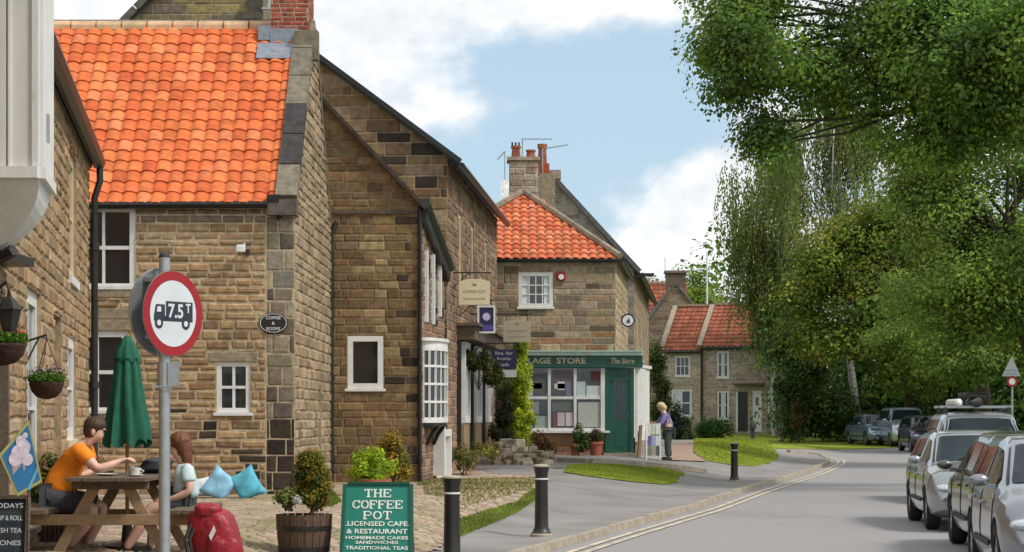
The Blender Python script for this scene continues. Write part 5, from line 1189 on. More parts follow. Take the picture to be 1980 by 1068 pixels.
mass('climbing_plant', 'dark green leafy climber hanging over the shopfront beam', 'plant', [b_(925, 700, 26, 20, 46.5, 34, .25), b_(955, 722, 18, 26, 46.8, 26, .25), b_(903, 692, 12, 12, 46.2, 10, .2)], 173, [(.06, .08, .02), (.09, .11, .025), (.04, .06, .015), (.12, .10, .03)], .055, per=90, crad=.12, base=(-.75, 46.8, 2.2))
mass('shrub', 'dark shrub filling the gap left of the bright climber', 'shrub', [b_(976, 800, 17, 70, 53, 50, .3), b_(965, 850, 22, 30, 52, 26, .3)], 174, [(.025, .035, .012), (.04, .05, .015), (.06, .07, .02)], .06, per=90, crad=.13, base=bs_(975, 53))
mass('flower_bed', 'low mixed plants at the foot of the shopfront posts', 'plant', [b_(895, 885, 28, 18, 43.5, 26, .5), b_(940, 870, 26, 14, 46, 20, .5)], 175, [(0.240, 0.225, 0.045), (0.150, 0.180, 0.045), (0.300, 0.180, 0.075), (0.120, 0.150, 0.030)], .05, per=80, crad=.12, base=bs_(895, 43.5))
mass('shrub', 'small green weed tuft by the black downpipe', 'shrub', [b_(822, 944, 14, 12, 38, 10, .2)], 176, [(.08, .14, .02)], .05, per=60, crad=.1, base=bs_(822, 38))
mass('ivy', 'tall column of dark green ivy on the left corner of the far cottage', 'plant', [b_(1270, 720, 13, 58, 108, 40, .6), b_(1284, 765, 12, 36, 107, 22, .6), b_(1275, 800, 16, 30, 106, 22, .6)], 177, [(.035, .06, .012), (.05, .08, .015), (.07, .09, .02)], .13, per=80, crad=.35, base=(7.5, 108, .7))
mass('shrub', 'dark green bushy shrub behind the stooping shopper', 'shrub', [b_(1308, 822, 19, 40, 80, 44, .5)], 178, [(.02, .04, .014), (.03, .055, .02), (.02, .035, .02)], .09, per=90, crad=.25, base=bs_(1308, 80))
mass('conifer', 'small pointed dark conifer right of the shopper', 'shrub', [b_(1331, 843, 9, 18, 84, 18, .25), b_(1331, 826, 5, 12, 84, 8, .2)], 179, [(.03, .055, .015), (.04, .07, .02)], .06, per=80, crad=.16, base=bs_(1331, 84))
mass('shrub', 'wide bright green bush under the far cottage windows', 'shrub', [b_(1385, 828, 32, 20, 106, 46, 1.), b_(1365, 835, 20, 14, 104, 20, .8)], 180, [(.05, .12, .02), (.07, .15, .025), (.04, .10, .02)], .12, per=80, crad=.3, base=(10.4, 106, .6))
mass('shrub', 'big mid green bush against the end of the far cottages', 'shrub', [b_(1560, 700, 50, 70, 100, 90, 1.4), b_(1535, 790, 34, 55, 100, 60, 1.2), b_(1600, 800, 60, 50, 101, 80, 1.4), b_(1510, 660, 26, 40, 101, 30, 1.)], 181, [(.05, .11, .022), (.07, .14, .028), (.045, .085, .02), (.10, .12, .03)], .17, per=70, crad=.55, base=(13, 100, .35))
mass('conifer', 'small rusty brown plant in the hedge left of the birch trunk', 'shrub', [b_(1540, 800, 12, 30, 98, 16, .5)], 182, [(.12, .07, .03), (.09, .07, .02)], .11, per=60, crad=.25, base=(13.5, 98, .35))
# ================================================================== cars
def lin(tab, x): return lerp_tab(x, tab)
def smoothtab(tab, x):
    return (lin(tab, x-.04)+2*lin(tab, x)+lin(tab, x+.04))/4
KINDS = {
 'estate': dict(L=4.45, W=1.74, wb=2.62, top=[(-2.22, .80), (-2.16, 1.02), (-1.92, 1.34), (-1.6, 1.43), (0, 1.47), (.42, 1.43), (1.18, 1.0), (1.9, .88), (2.12, .74), (2.22, .52)],
                belt=[(-2.22, .80), (-2.1, .94), (0, .93), (1.0, .92), (1.9, .82), (2.22, .5)], gl=[(-1.95, -1.2), (-1.1, -.18), (-.08, .95)], ws=(1.15, .50), rw=(-2.12, -1.84)),
 'hatch': dict(L=4.1, W=1.74, wb=2.55, top=[(-2.05, .80), (-1.98, 1.05), (-1.75, 1.36), (-1.3, 1.47), (-.2, 1.50), (.3, 1.46), (1.15, 1.03), (1.75, .90), (1.95, .76), (2.05, .52)],
                belt=[(-2.05, .80), (-1.9, 1.0), (0, .95), (1.0, .94), (1.75, .84), (2.05, .5)], gl=[(-1.65, -1.1), (-1.0, -.15), (-.05, .92)], ws=(1.12, .40), rw=(-1.98, -1.66)),
 'suv': dict(L=4.5, W=1.84, wb=2.64, top=[(-2.25, .95), (-2.2, 1.2), (-2.02, 1.66), (-1.6, 1.75), (.1, 1.77), (.45, 1.72), (1.05, 1.18), (1.95, 1.06), (2.15, .92), (2.25, .6)],
                belt=[(-2.25, .95), (-2.1, 1.12), (0, 1.10), (1.0, 1.08), (1.95, 1.0), (2.25, .6)], gl=[(-2.0, -1.25), (-1.15, -.2), (-.1, .88)], ws=(1.02, .54), rw=(-2.2, -2.02)),
 'saloon': dict(L=4.4, W=1.72, wb=2.6, top=[(-2.2, .72), (-2.12, .92), (-1.55, 1.0), (-1.0, 1.36), (-.5, 1.43), (.3, 1.42), (1.1, .98), (1.85, .85), (2.1, .72), (2.2, .5)],
                belt=[(-2.2, .72), (-2.1, .88), (0, .90), (1.0, .89), (1.85, .8), (2.2, .5)], gl=[(-1.2, -.75), (-.65, .1), (.18, .92)], ws=(1.08, .36), rw=(-1.5, -1.02)),
}
def evaluated_copy(o):
    dg = bpy.context.evaluated_depsgraph_get(); me = bpy.data.meshes.new_from_object(o.evaluated_get(dg)); return me
def make_car(kind, paint, label, loc, yaw, group='cars parked along the road', plate=True, wr=.31):
    K = KINDS[kind]; Lh, hw, wb = K['L']/2, K['W']/2, K['wb']
    t = thing('parked_car', (0, 0, 0), label, 'car', group)
    NS = 46; xs = [-Lh+2*Lh*i/(NS-1) for i in range(NS)]
    xs = sorted(set([round(x, 3) for x in xs]+[-Lh+.02, -Lh+.07, Lh-.02, Lh-.07]))
    def wid(x):
        e = min(1, (Lh-abs(x))/.55); return hw*(.80+.20*(1-(1-e)**2.2))
    def ring(x):
        w_ = wid(x); tz = smoothtab(K['top'], x); bz = min(smoothtab(K['belt'], x), tz-.03); cab = max(0, min(1, (tz-bz)/.5))
        zb = .19+.10*max(0, (abs(x)-Lh+.5)/.5)
        wr_ = w_*(.93-.19*cab); tz2 = tz-.0
        return [(0, zb), (w_*.80, zb), (w_*.93, zb+.05), (w_*.985, zb+.20), (w_, .56 if bz > .62 else bz-.06), (w_*.985, bz-.10 if bz > .75 else bz-.03), (w_*.955, bz), (wr_+.0, max(bz+.012, tz2-.055-.02*cab)), (wr_*.90, tz2-.018), (wr_*.55, tz2), (0, tz2+.004)]
    vs, fs = [], []; RN = 20
    for x in xs:
        r = ring(x); full = [(y, z) for y, z in r]+[(-y, z) for y, z in r[-2:0:-1]]
        vs += [(x, y, z) for y, z in full]
    RN = len(full)
    for i in range(len(xs)-1):
        for j in range(RN): fs.append((i*RN+j, i*RN+(j+1) % RN, (i+1)*RN+(j+1) % RN, (i+1)*RN+j))
    fs.append(tuple(reversed(range(RN)))); fs.append(tuple((len(xs)-1)*RN+j for j in range(RN)))
    me = bpy.data.meshes.new('body'); me.from_pydata(vs, [], fs); me.update()
    body = bpy.data.objects.new('body', me); COL.objects.link(body)
    cuts = []
    for sx in (-1, 1):
        for sy in (-1, 1):
            mb = MB(); cx = sx*wb/2; n = 24; r_ = wr+.055
            mb.prism([(cx+r_*math.cos(2*math.pi*k/n), sy*(hw-.24), wr+r_*math.sin(2*math.pi*k/n)) for k in range(n)], (0, sy*.5, 0)); c = mb.build('cut', 'trim'); cuts.append(c)
            m = body.modifiers.new('b', 'BOOLEAN'); m.object = c; m.operation = 'DIFFERENCE'; m.solver = 'EXACT'
    me2 = evaluated_copy(body); bpy.data.objects.remove(body)
    for c in cuts: bpy.data.objects.remove(c)
    me2.name = 'body'; me2.materials.clear(); finish(me2, M['car_'+paint], True, 38)
    body = bpy.data.objects.new('body', me2); COL.objects.link(body); body.parent = t
    def surf(x, j, sgn=1):
        y, z = ring(x)[j]; return Vector((x, sgn*y, z))
    # side glass
    for sgn in (1, -1):
        for gi, (a, b) in enumerate(K['gl']):
            mb = MB(); k = 6; low, up = [], []
            for q in range(k+1):
                x = a+(b-a)*q/k; p, s_ = surf(x, 6, sgn), surf(x, 7, sgn); h = s_.z-p.z
                if h < .1 and False: continue
                o_ = Vector((0, sgn*.008, 0)); low.append(p.lerp(s_, .10)+o_); up.append(p.lerp(s_, .90)+o_)
            for q in range(k):
                if (up[q]-low[q]).length < .03 and (up[q+1]-low[q+1]).length < .03: continue
                mb.quad(low[q], low[q+1], up[q+1], up[q])
            mb.build('side_window', 'carglass', body, smooth=True)
        mb = MB()
        for xx in [K['gl'][1][0]-.05, K['gl'][2][0]-.05, K['gl'][2][1]+.12]:
            for z0_, z1_ in ((.30, lin(K['belt'], xx)-.02),):
                p = [Vector((xx, sgn*(hw*y_+.003), z_)) for y_, z_ in ((.985, .42), (1.0, .56), (.985, z1_-.08), (.958, z1_))]
                for c, d in zip(p, p[1:]): mb.beam(c, d, .010, .006, up=(1, 0, 0))
        mb.obox((-wb/2+.45, sgn*(hw+.001), .40), (wb-.9, 0, 0), (0, sgn*.014, 0), (0, 0, .05)); mb.build('door_seams', 'trim', body)
        for xx in [K['gl'][1][0]+.12, K['gl'][2][0]+.12]:
            mb = MB(); mb.obox((xx, sgn*(hw*.985), lin(K['belt'], xx)-.15), (.17, 0, 0), (0, sgn*.035, 0), (0, 0, .035)); mb.build('door_handle', 'car_'+paint, body, bevel=.008)
        mb = MB(); xm = K['ws'][0]-.26; zm = lin(K['belt'], xm)+.06; mb.ball((xm, sgn*(hw+.10), zm+.05), (.055, .10, .062), 12, 8); mb.obox((xm-.03, sgn*(hw*.93), zm-.04), (.08, 0, 0), (0, sgn*.1, 0), (0, 0, .05)); mb.build('door_mirror', 'car_'+paint, body, smooth=True)
    # windscreen and rear window
    for nm, (xa, xb) in (('windscreen', K['ws']), ('rear_window', K['rw'])):
        mb = MB(); k = 8; rows = []
        for q in range(k+1):
            x = xa+(xb-xa)*q/k; r = ring(x); row = []
            tl = (6.0, 8); yy, zz = r[7]; y8, z8 = r[8]; y9, z9 = r[9]; z10 = r[10][1]
            for f in (-.96, -.8, -.5, 0, .5, .8, .96):
                ya = abs(f)*yy; z = z10 if ya < 1e-6 else (z10+(z9-z10)*ya/y9 if ya <= y9 else (z9+(z8-z9)*(ya-y9)/(y8-y9) if ya <= y8 else z8+(zz-z8)*(ya-y8)/(yy-y8)))
                row.append(Vector((x+(.008 if xa > 0 else -.008), math.copysign(ya, f) if f else 0, z+.008)))
            rows.append(row)
        for r0, r1 in zip(rows, rows[1:]):
            for q in range(6): mb.quad(r0[q], r1[q], r1[q+1], r0[q+1])
        g_ = mb.build(nm, 'carglass', body, smooth=True)
        if nm == 'windscreen':
            mb = MB(); 
            for y_ in (-.35, .25): mb.tube([rows[0][3]+Vector((.0, y_, .012)), rows[3][3]+Vector((.01, y_+.38, .02))], .008, 4)
            mb.build('wipers', 'trim', g_)
    # front: grille, lamps, bumper, plate; rear: lamps
    zf = lin(K['top'], Lh-.12)
    mb = MB(); mb.obox((Lh-.05, -.36, zf-.17), (.075, 0, 0), (0, .72, 0), (0, 0, .11)); gr = mb.build('grille', 'trim', body, bevel=.015)
    mb = MB(); mb.obox((Lh+.022, -.38, zf-.06), (.012, 0, 0), (0, .76, 0), (0, 0, .015)); mb.disc((Lh+.025, 0, zf-.10), (1, 0, 0), .05, .012, 14); mb.build('badge_bar', 'chrome', gr)
    mb = MB(); mb.obox((Lh-.06, -.50, .27), (.085, 0, 0), (0, 1.0, 0), (0, 0, .12)); mb.build('air_intake', 'trim', body, bevel=.015)
    for sgn in (1, -1):
        mb = MB(); mb.ball((Lh-.215, sgn*(hw*.72), zf-.115), (.20, .17, .075), 16, 10); h_ = mb.build('headlight', 'lamp', body, smooth=True)
        mb = MB(); mb.disc((Lh-.02, sgn*hw*.60, .33), (1, 0, 0), .055, .03, 14); mb.build('fog_lamp', 'lamp', body)
        mb = MB(); mb.obox((-Lh-.01, sgn*hw*.70-.1, .72), (.06, 0, 0), (0, .2, 0), (0, 0, .24)); mb.build('tail_light', 'red', body, bevel=.01)
    if plate: mb = MB(); mb.obox((Lh+.03, -.26, .42), (.012, 0, 0), (0, .52, 0), (0, 0, .11)); mb.build('number_plate', 'plate', body)
    # wheels
    for sx in (-1, 1):
        for sy in (-1, 1):
            cx, cy = sx*wb/2, sy*(hw-.115)
            prof = [(wr*.62, -.10), (wr*.9, -.105), (wr, -.07), (wr, .07), (wr*.9, .105), (wr*.62, .10)]
            mb = MB(); n = 26; V2 = []
            for r, o_ in prof:
                for k in range(n): V2.append((cx+r*math.cos(2*math.pi*k/n), cy+sy*o_, wr+r*math.sin(2*math.pi*k/n)))
            mb.add(V2, [(i*n+k, i*n+(k+1) % n, (i+1)*n+(k+1) % n, (i+1)*n+k) for i in range(5) for k in range(n)]+[(5*n+k, 5*n+(k+1) % n, (k+1) % n, k) for k in range(n)])
            wh = mb.build('wheel', 'tyre', body, smooth=True, angle=50)
            mb = MB(); c0 = Vector((cx, cy+sy*.055, wr)); mb.disc(c0, (0, sy, 0), wr*.64, .03, 24, rin=wr*.56); mb.disc(c0-Vector((0, sy*.06, 0)), (0, sy, 0), wr*.56, .01, 20); mb.disc(c0, (0, sy, 0), wr*.15, .035, 12)
            for k in range(7):
                a = 2*math.pi*k/7; d = Vector((math.cos(a), 0, math.sin(a))); mb.beam(c0+d*wr*.12+Vector((0, sy*.012, 0)), c0+d*wr*.58+Vector((0, sy*.018, 0)), .05, .03, up=(0, 1, 0))
            mb.build('rim', 'alloy', wh)
    t.location = loc; t.rotation_euler = (0, 0, yaw)
    return t
ryaw = lambda dx, dy: math.atan2(dy, dx)
def car_at(kind, paint, label, rear, front, away=False, **k):
    """rear/front = ground positions of the wheels on the roadway side"""
    K = KINDS[kind]; r, f = Vector(rear), Vector(front); d = (f-r).normalized(); side = Vector((d.y, -d.x)) if False else Vector((-d.y, d.x)); c = (r+f)/2
    if away: side = -side
    c = c+side*(K['W']/2-.1); yaw = math.atan2(d.y, d.x); return make_car(kind, paint, label, (c.x, c.y, roadz(c.y)-.085), yaw, **k)
PX = lambda px, Y: (px-990)/4000*Y
c3 = car_at('hatch', 'near', 'nearest silver car at the right edge of the photo, only its front half in view', (PX(1892, 22.6), 22.6), (PX(1942, 20.05), 20.05), wr=.33)
c2 = car_at('hatch', 'grey', 'dark grey-gold car facing away, squeezed between the two nearest silver cars', (PX(1893, 24.85), 24.85), (PX(1850, 27.4), 27.4), away=True)
c1 = car_at('estate', 'silver', 'silver estate car, third from the camera, with its whole windscreen in view', (PX(1768, 33.4), 33.4), (PX(1800, 30.85), 30.85))
c4 = car_at('suv', 'silver', 'tall silver car with black bundles strapped on its roof rack', (PX(1792, 42.5), 42.5), (PX(1822, 39.9), 39.9))
c5 = car_at('hatch', 'purple', 'very dark purple car in front of the far silver four-by-four', (PX(1744, 86), 86.), (PX(1762, 83.8), 83.8))
c6 = car_at('suv', 'dsilver', 'far silver four-by-four on the bend', (PX(1704, 95), 95.), (PX(1722, 92.8), 92.8))
c7 = car_at('saloon', 'blue', 'farthest car of all, blue-grey, beside the pale birch trunk', (PX(1648, 97.5), 97.5), (PX(1672, 95.6), 95.6))
for c in (c1, c4, c6):
    body = [o for o in c.children if o.name.startswith('body')][0]; k = 1.49 if c is c1 else 1.79
    for sy in (-1, 1):
        mb = MB(); mb.tube([(-1.5, sy*.56, k-.09), (-1.4, sy*.56, k-.02), (0, sy*.57, k+.01), (.2, sy*.57, k-.08)], .016, 6)
        o = mb.build('roof_rail', 'trim'); o.parent = body
# load on the roof rack (lies on the car: things of their own)
d4 = Vector((math.cos(c4.rotation_euler.z), math.sin(c4.rotation_euler.z), 0)); s4 = Vector((-d4.y, d4.x, 0)); o4 = Vector(c4.location)
def onroof(x, y, z): return o4+d4*x+s4*y+Vector((0, 0, z))
rk_ = thing('roof_rack', onroof(-.4, 0, 1.8), 'pale roof bars clamped across the tall silver car', 'roof rack')
for x in (.05, -.9):
    mb = MB(); mb.beam(onroof(x, -.72, 1.87), onroof(x, .72, 1.87), .08, .05); mb.build('bar', 'alloy', rk_)
    for y in (-.62, .62): mb = MB(); mb.beam(onroof(x, y, 1.72), onroof(x, y, 1.86), .10, .07, up=(1, 0, 0)); mb.build('foot', 'trim', rk_)
mb = MB(); mb.tube([onroof(.3, -.15, 1.96), onroof(.25, .0, 1.96), onroof(-1.3, .05, 1.96), onroof(-1.35, 0, 1.96)], [.03, .10, .10, .03], 10); o = mb.build('rolled_bundle', 'trim', None, smooth=True); tag(o, 'black rolled bundle lying lowest on the roof bars', 'luggage')
mb = MB(); 
for x in (.1, -.3, -.7): mb.tube([onroof(x, -.25, 2.02), onroof(x, -.22, 2.14), onroof(x, .22, 2.14), onroof(x, .25, 2.02)], .02, 6)
mb.beam(onroof(.2, 0, 2.09), onroof(-1.0, 0, 2.09), .40, .05); mb.beam(onroof(.2, -.2, 2.1), onroof(-1.0, -.2, 2.1), .05, .12); o = mb.build('luggage_crate', 'iron', None); tag(o, 'dark open crate on top of the black roof bundle', 'luggage')
mb = MB(); mb.tube([onroof(.2, -.38, 1.93), onroof(.15, -.36, 1.95), onroof(-1.3, -.36, 1.95), onroof(-1.4, -.38, 1.92)], [.03, .085, .085, .03], 9); o = mb.build('rolled_bundle', 'plate', None, smooth=True); tag(o, 'white rolled bundle on the roof bars beside the black one', 'luggage')

# ================================================================== road signs
t = thing('warning_sign', T(1957, 860, 64), 'triangular road sign seen from its grey back above a small round red and white one', 'sign')
Yw = 64.; mb = MB(); mb.tube([(PX(1957, Yw), Yw, 0), at(1957, 700, Yw)], .035, 8); mb.build('pole', 'galv', t, smooth=True)
mb = MB(); tri = [at(1937, 728, Yw-.06), at(1974, 728, Yw-.06), at(1956, 689, Yw-.06)]; mb.prism(tri, (0, .015, 0)); mb.build('plate', 'galv', t)
mb = MB()
for py in (715, 722): mb.obox(at(1944, py, Yw-.085), (.4, 0, 0), (0, .02, 0), (0, 0, .03))
mb.build('stiffeners', 'galv', t)
mb = MB(); cs_ = at(1957, 738, Yw-.07); mb.disc(cs_, (0, -1, 0), .17, .012, 20, rin=.10); mb.build('red_ring', 'red', t); mb = MB(); mb.disc(cs_+Vector((0, .0, 0)), (0, -1, 0), .10, .010, 20); mb.build('white_disc', 'white', t)

Ys = 14.5; s_ = 4000/Ys; X0 = PX(318, Ys); sg = thing('weight_limit_sign', (X0, Ys, 0), 'round red-ringed sign with a black lorry, on a grey pole before the picnic table', 'sign')
zg = hgt(X0, Ys); mb = MB(); mb.tube([(X0, Ys, zg-.1), (X0, Ys, 1.6+(805-497)/s_)], .040, 16); mb.build('pole', 'galv', sg, smooth=True, angle=60)
mb = MB(); mb.ball((X0, Ys, 1.6+(805-497)/s_), (.042, .042, .03)); mb.build('cap', 'trim', sg)
ang = R(56); nn = Vector((math.sin(ang), -math.cos(ang), 0)); uu_ = Vector((math.cos(ang), math.sin(ang), 0)); zz_ = Vector((0, 0, 1))
cS = Vector((X0, Ys, 1.6+(805-607)/s_))+nn*.06+uu_*.02
M['signred'] = mat('red reflective sheeting', (.30, .006, .014), .4, var=.06); M['signwhite'] = mat('white reflective sheeting', (.60, .63, .66), .4, var=.05); M['signblack'] = mat('black sheeting', (.02, .028, .04), .4, var=.1)
mb = MB(); mb.disc(cS, nn, .30, .004, 48); pl = mb.build('plate', 'galv', sg)
mb = MB(); mb.disc(cS+nn*.0042, nn, .298, .002, 48, rin=.232); mb.build('red_ring', 'signred', pl)
mb = MB(); mb.disc(cS+nn*.0042, nn, .2325, .0015, 48); wd = mb.build('white_disc', 'signwhite', pl)
def SP(u, v, o=.006): return cS+uu_*u+zz_*v+nn*o
def spoly(pts, name, m, o=.0062, par=None, th=.0012):
    mb = MB(); mb.prism([SP(a, b, o) for a, b in pts], nn*th); return mb.build(name, m, par or pl)
lorry = MB()
lorry.prism([SP(*p, .0062) for p in ((-.075, -.055), (.195, -.055), (.195, .085), (-.075, .085))], nn*.0012)
lorry.prism([SP(*p, .0062) for p in ((-.195, -.055), (-.085, -.055), (-.085, .06), (-.175, .06), (-.19, .0), (-.195, -.02))], nn*.0012)
lorry.obox(SP(-.10, -.055, .0062), uu_*.04, nn*.0012, zz_*.035)
n_ = 20
for cx in (-.145, .125):
    lorry.prism([SP(cx+.042*math.cos(2*math.pi*k/n_), -.068+.042*math.sin(2*math.pi*k/n_), .0068) for k in range(n_)], nn*.001)
lo_ = lorry.build('lorry_symbol', 'signblack', pl)
mb = MB(); mb.prism([SP(*p, .0078) for p in ((-.168, .008), (-.125, .008), (-.125, .045), (-.160, .045))], nn*.0008)
for cx in (-.145, .125): mb.prism([SP(cx+.02*math.cos(2*math.pi*k/n_), -.068+.02*math.sin(2*math.pi*k/n_), .0080) for k in range(n_)], nn*.0008)
mb.build('cab_window', 'signwhite', lo_)
text(sg, '7.5', SP(.022, .018, .0085), uu_, zz_, width=.15, height=.10, mtl='signwhite', ext=.0006, bold=.025); text(sg, 'T', SP(.148, .042, .0085), uu_, zz_, width=.05, height=.065, mtl='signwhite', ext=.0006, bold=.03)
cB = Vector((X0, Ys, cS.z+.015))-nn*.07+uu_*.03; mb = MB(); mb.disc(cB, -nn, .31, .004, 48); mb.disc(cB-nn*.0, nn, .31, .012, 48, rin=.296); mb.build('rear_plate', 'galv', sg)
for dz in (.22, -.18):
    mb = MB(); mb.obox(Vector((X0, Ys, cS.z+dz))-uu_*.14-nn*.055, uu_*.34, nn*.11, zz_*.03); mb.build('clip', 'galv', sg)
mb = MB(); zb_ = 1.6+(805-755)/s_; mb.tube([(X0, Ys, zb_), (X0, Ys, zb_+.2)], .052, 14); mb.obox((X0+.03, Ys-.05, zb_+.03), (.07, 0, 0), (0, .09, 0), (0, 0, .17)); mb.obox((X0-.06, Ys-.055, zb_+.02), (.12, 0, 0), (0, .01, 0), (0, 0, .012)); mb.build('collar', 'galv', sg)

# ================================================================== bollards
def bollard(px, Y, label, h=.98):
    x = PX(px, Y); z = hgt(x, Y); t = thing('bollard', (x, Y, z), label, 'bollard', 'black cast bollards along the kerb')
    prof = [(.135, 0), (.135, .05), (.115, .07), (.105, .10), (.092, .13), (.088, .4), (.084, h-.26), (.084, h-.16), (.090, h-.13), (.100, h-.08), (.105, h-.055)]
    mb = MB(); mb.lathe(prof, (x, Y, z), 20); p = mb.build('post', 'iron', t, smooth=True, angle=40)
    mb = MB(); mb.lathe([(.086, h-.225), (.093, h-.220), (.093, h-.205), (.086, h-.203)], (x, Y, z), 20); mb.build('band', 'plate', t, smooth=True)
    mb = MB(); mb.lathe([(.104, h-.056), (.112, h-.05), (.110, h-.035), (.07, h-.022), (.02, h-.018)], (x, Y, z), 20); mb.build('cap', 'kerb', t, smooth=True)
    mb = MB(); mb.lathe([(.136, 0), (.15, .0), (.15, .03), (.137, .045)], (x, Y, z), 20); mb.build('base_ring', 'kerb', t)
bollard(874, 22.4, 'nearest black bollard, cut off by the bottom of the photo'); bollard(1047, 27.5, 'middle black bollard, standing whole on the grey pavement'); bollard(1420, 50.4, 'farthest black bollard, in front of the round lawn')
pz = thing('short_post', bs_(1455, 88), 'short dark rusty post on the lawn in front of the white cottage door', 'post'); x, y, z = bs_(1455, 88)
mb = MB(); mb.lathe([(.16, 0), (.10, .1), (.09, .5), (.17, .56), (.14, .75), (.05, .92), (.02, 1.0)], (x, y, z), 10); mb.build('post', 'iron', pz, smooth=True)

# ================================================================== barrel planters, pots
def barrel(name, px, Y, rr, hh, label, mtl='barrel'):
    x = PX(px, Y); z = hgt(x, Y)+.03; t = thing(name, (x, Y, z), label, 'planter'); mb = MB(); n = 22
    for k in range(n):
        a0, a1 = 2*math.pi*(k+.04)/n, 2*math.pi*(k+.96)/n; c = 1
        pr = [(rr*.86, 0), (rr*.95, hh*.45), (rr, hh)]
        pts = []
        for r, zz in pr: pts += [(x+r*math.cos(a0), Y+r*math.sin(a0), z+zz), (x+r*math.cos(a1), Y+r*math.sin(a1), z+zz)]
        for r, zz in pr[::-1]: pts += []
        inn = [(x+(r-.03)*math.cos((a0+a1)/2), Y+(r-.03)*math.sin((a0+a1)/2), z+zz) for r, zz in pr]
        mb.add(pts+inn, ((0, 1, 3, 2), (2, 3, 5, 4), (4, 5, 8), (0, 2, 7, 6), (2, 4, 8, 7), (1, 6, 7, 3), (3, 7, 8, 5)))
    b = mb.build('staves', mtl, t)
    for f0 in (.12, .62):
        zz = hh*f0; r = rr*(.87+.13*f0)+.004; mb = MB(); mb.lathe([(r-.01, zz), (r+.006, zz), (r+.010, zz+.05), (r-.01, zz+.05)], (x, Y, z), 24); mb.build('hoop', 'iron', t)
    mb = MB(); mb.lathe([(rr*.3, hh-.06), (rr*.9, hh-.07), (rr*.93, hh-.05), (rr*.3, hh-.03)], (x, Y, z), 16); mb.build('soil', 'bark', t)
    return t
barrel('barrel_planter', 588, 21.9, .30, .44, 'brown half-barrel planter on the setts left of the coffee board')
mass('conifer', 'clipped egg-shaped conifer, green turning gold, growing in the half-barrel', 'shrub', [b_(600, 925, 31, 42, 21.9, 84, .19), b_(600, 893, 20, 22, 21.9, 30, .12), b_(600, 955, 33, 20, 21.9, 44, .19)], 190, [(0.135, 0.150, 0.022), (0.210, 0.195, 0.022), (0.075, 0.120, 0.018), (0.300, 0.225, 0.030)], .032, per=150, crad=.07, base=bs_(600, 21.9)[:2]+(.55,))
mass('bedding_plant', 'pale green trailing plant at the left rim of the half-barrel', 'plant', [b_(556, 962, 20, 14, 21.8, 18, .1)], 191, [(.20, .26, .05), (.28, .32, .10), (.12, .18, .03)], .035, per=70, crad=.06, base=bs_(560, 21.8)[:2]+(.6,))
mass('bedding_plant', 'small cluster of white flowers at the front rim of the half-barrel', 'plant', [b_(572, 968, 9, 4, 21.65, 6, .04)], 192, [(.7, .7, .66)], .025, per=40, crad=.04, base=bs_(572, 21.65)[:2]+(.6,), stem=False)
def flowerpot(px, Y, r, h, label, m='terracotta'):
    x = PX(px, Y); z = hgt(x, Y)+.005; t = thing('flowerpot', (x, Y, z), label, 'flowerpot', 'pots by the store window')
    mb = MB(); mb.lathe([(r*.7, 0), (r*.95, h*.8), (r*1.06, h*.82), (r*1.06, h), (r*.85, h), (r*.8, h*.6)], (x, Y, z), 16); mb.build('pot', m, t, smooth=True, angle=40)
flowerpot(1152, 54.7, .19, .36, 'right-hand terracotta pot beside the green shop door'); flowerpot(1113, 54.7, .15, .3, 'left-hand smaller terracotta pot under the shop window'); flowerpot(726, 32.7, .24, .3, 'terracotta pot under the bright yellow-green shrub')
mass('pot_plant', 'tall spiky green plant in the smaller pot under the shop window', 'plant', [b_(1117, 850, 11, 26, 54.7, 20, .15), b_(1130, 860, 10, 18, 54.6, 12, .15)], 193, [(.07, .12, .03), (.10, .15, .04)], .06, per=60, crad=.1, base=bs_(1115, 54.7))
mass('pot_plant', 'leafy plant with brownish leaves in the pot nearest the shop door', 'plant', [b_(1150, 843, 15, 13, 54.7, 18, .15)], 194, [(.09, .12, .04), (.14, .12, .05)], .055, per=60, crad=.09, base=bs_(1150, 54.7))
mass('shrub', 'reddish brown straggly shrub under the left end of the shop window', 'shrub', [b_(1058, 865, 22, 18, 53.6, 26, .25), b_(1040, 845, 10, 14, 53.6, 8, .2)], 195, [(.20, .10, .04), (.14, .12, .04), (.26, .14, .06)], .055, per=60, crad=.12, base=bs_(1058, 53.6))
mass('shrub', 'pale dry grass-like plant behind the middle bollard', 'shrub', [b_(1048, 888, 18, 10, 49.4, 12, .2)], 196, [(.40, .28, .14), (.32, .22, .10)], .06, per=50, crad=.1, base=bs_(1048, 49.4))
# ================================================================== people
import bmesh
def blobby(name, c, r, m, par, seed, amp=.06, n=28, mm=18, tilt=0, box=.7):
    rr = random.Random(seed); ph = [rr.uniform(0, 6) for _ in range(6)]; mb = MB(); Vs = []; c = Vector(c)
    for i in range(1, mm):
        p = math.pi*i/mm
        for k in range(n):
            a = 2*math.pi*k/n; d = Vector((math.sin(p)*math.cos(a), math.sin(p)*math.sin(a), -math.cos(p))); d = Vector([math.copysign(abs(v)**box, v) for v in d])
            f = 1+amp*(math.sin(3*a+ph[0]+2*p)+.6*math.sin(5*a+ph[1])*math.sin(4*p+ph[2])+.5*math.sin(7*p+ph[3]))
            Vs.append((c.x+d.x*r[0]*f+d.z*tilt, c.y+d.y*r[1]*f, c.z+d.z*r[2]*f))
    a_ = len(Vs); Vs += [(c.x-tilt, c.y, c.z-r[2]), (c.x+tilt, c.y, c.z+r[2])]
    fs = [(i*n+k, i*n+(k+1) % n, (i+1)*n+(k+1) % n, (i+1)*n+k) for i in range(mm-2) for k in range(n)]
    for k in range(n): fs.append((a_, (k+1) % n, k)); fs.append((a_+1, (mm-2)*n+k, (mm-2)*n+(k+1) % n))
    mb.add(Vs, fs); return mb.build(name, m, par, smooth=True)
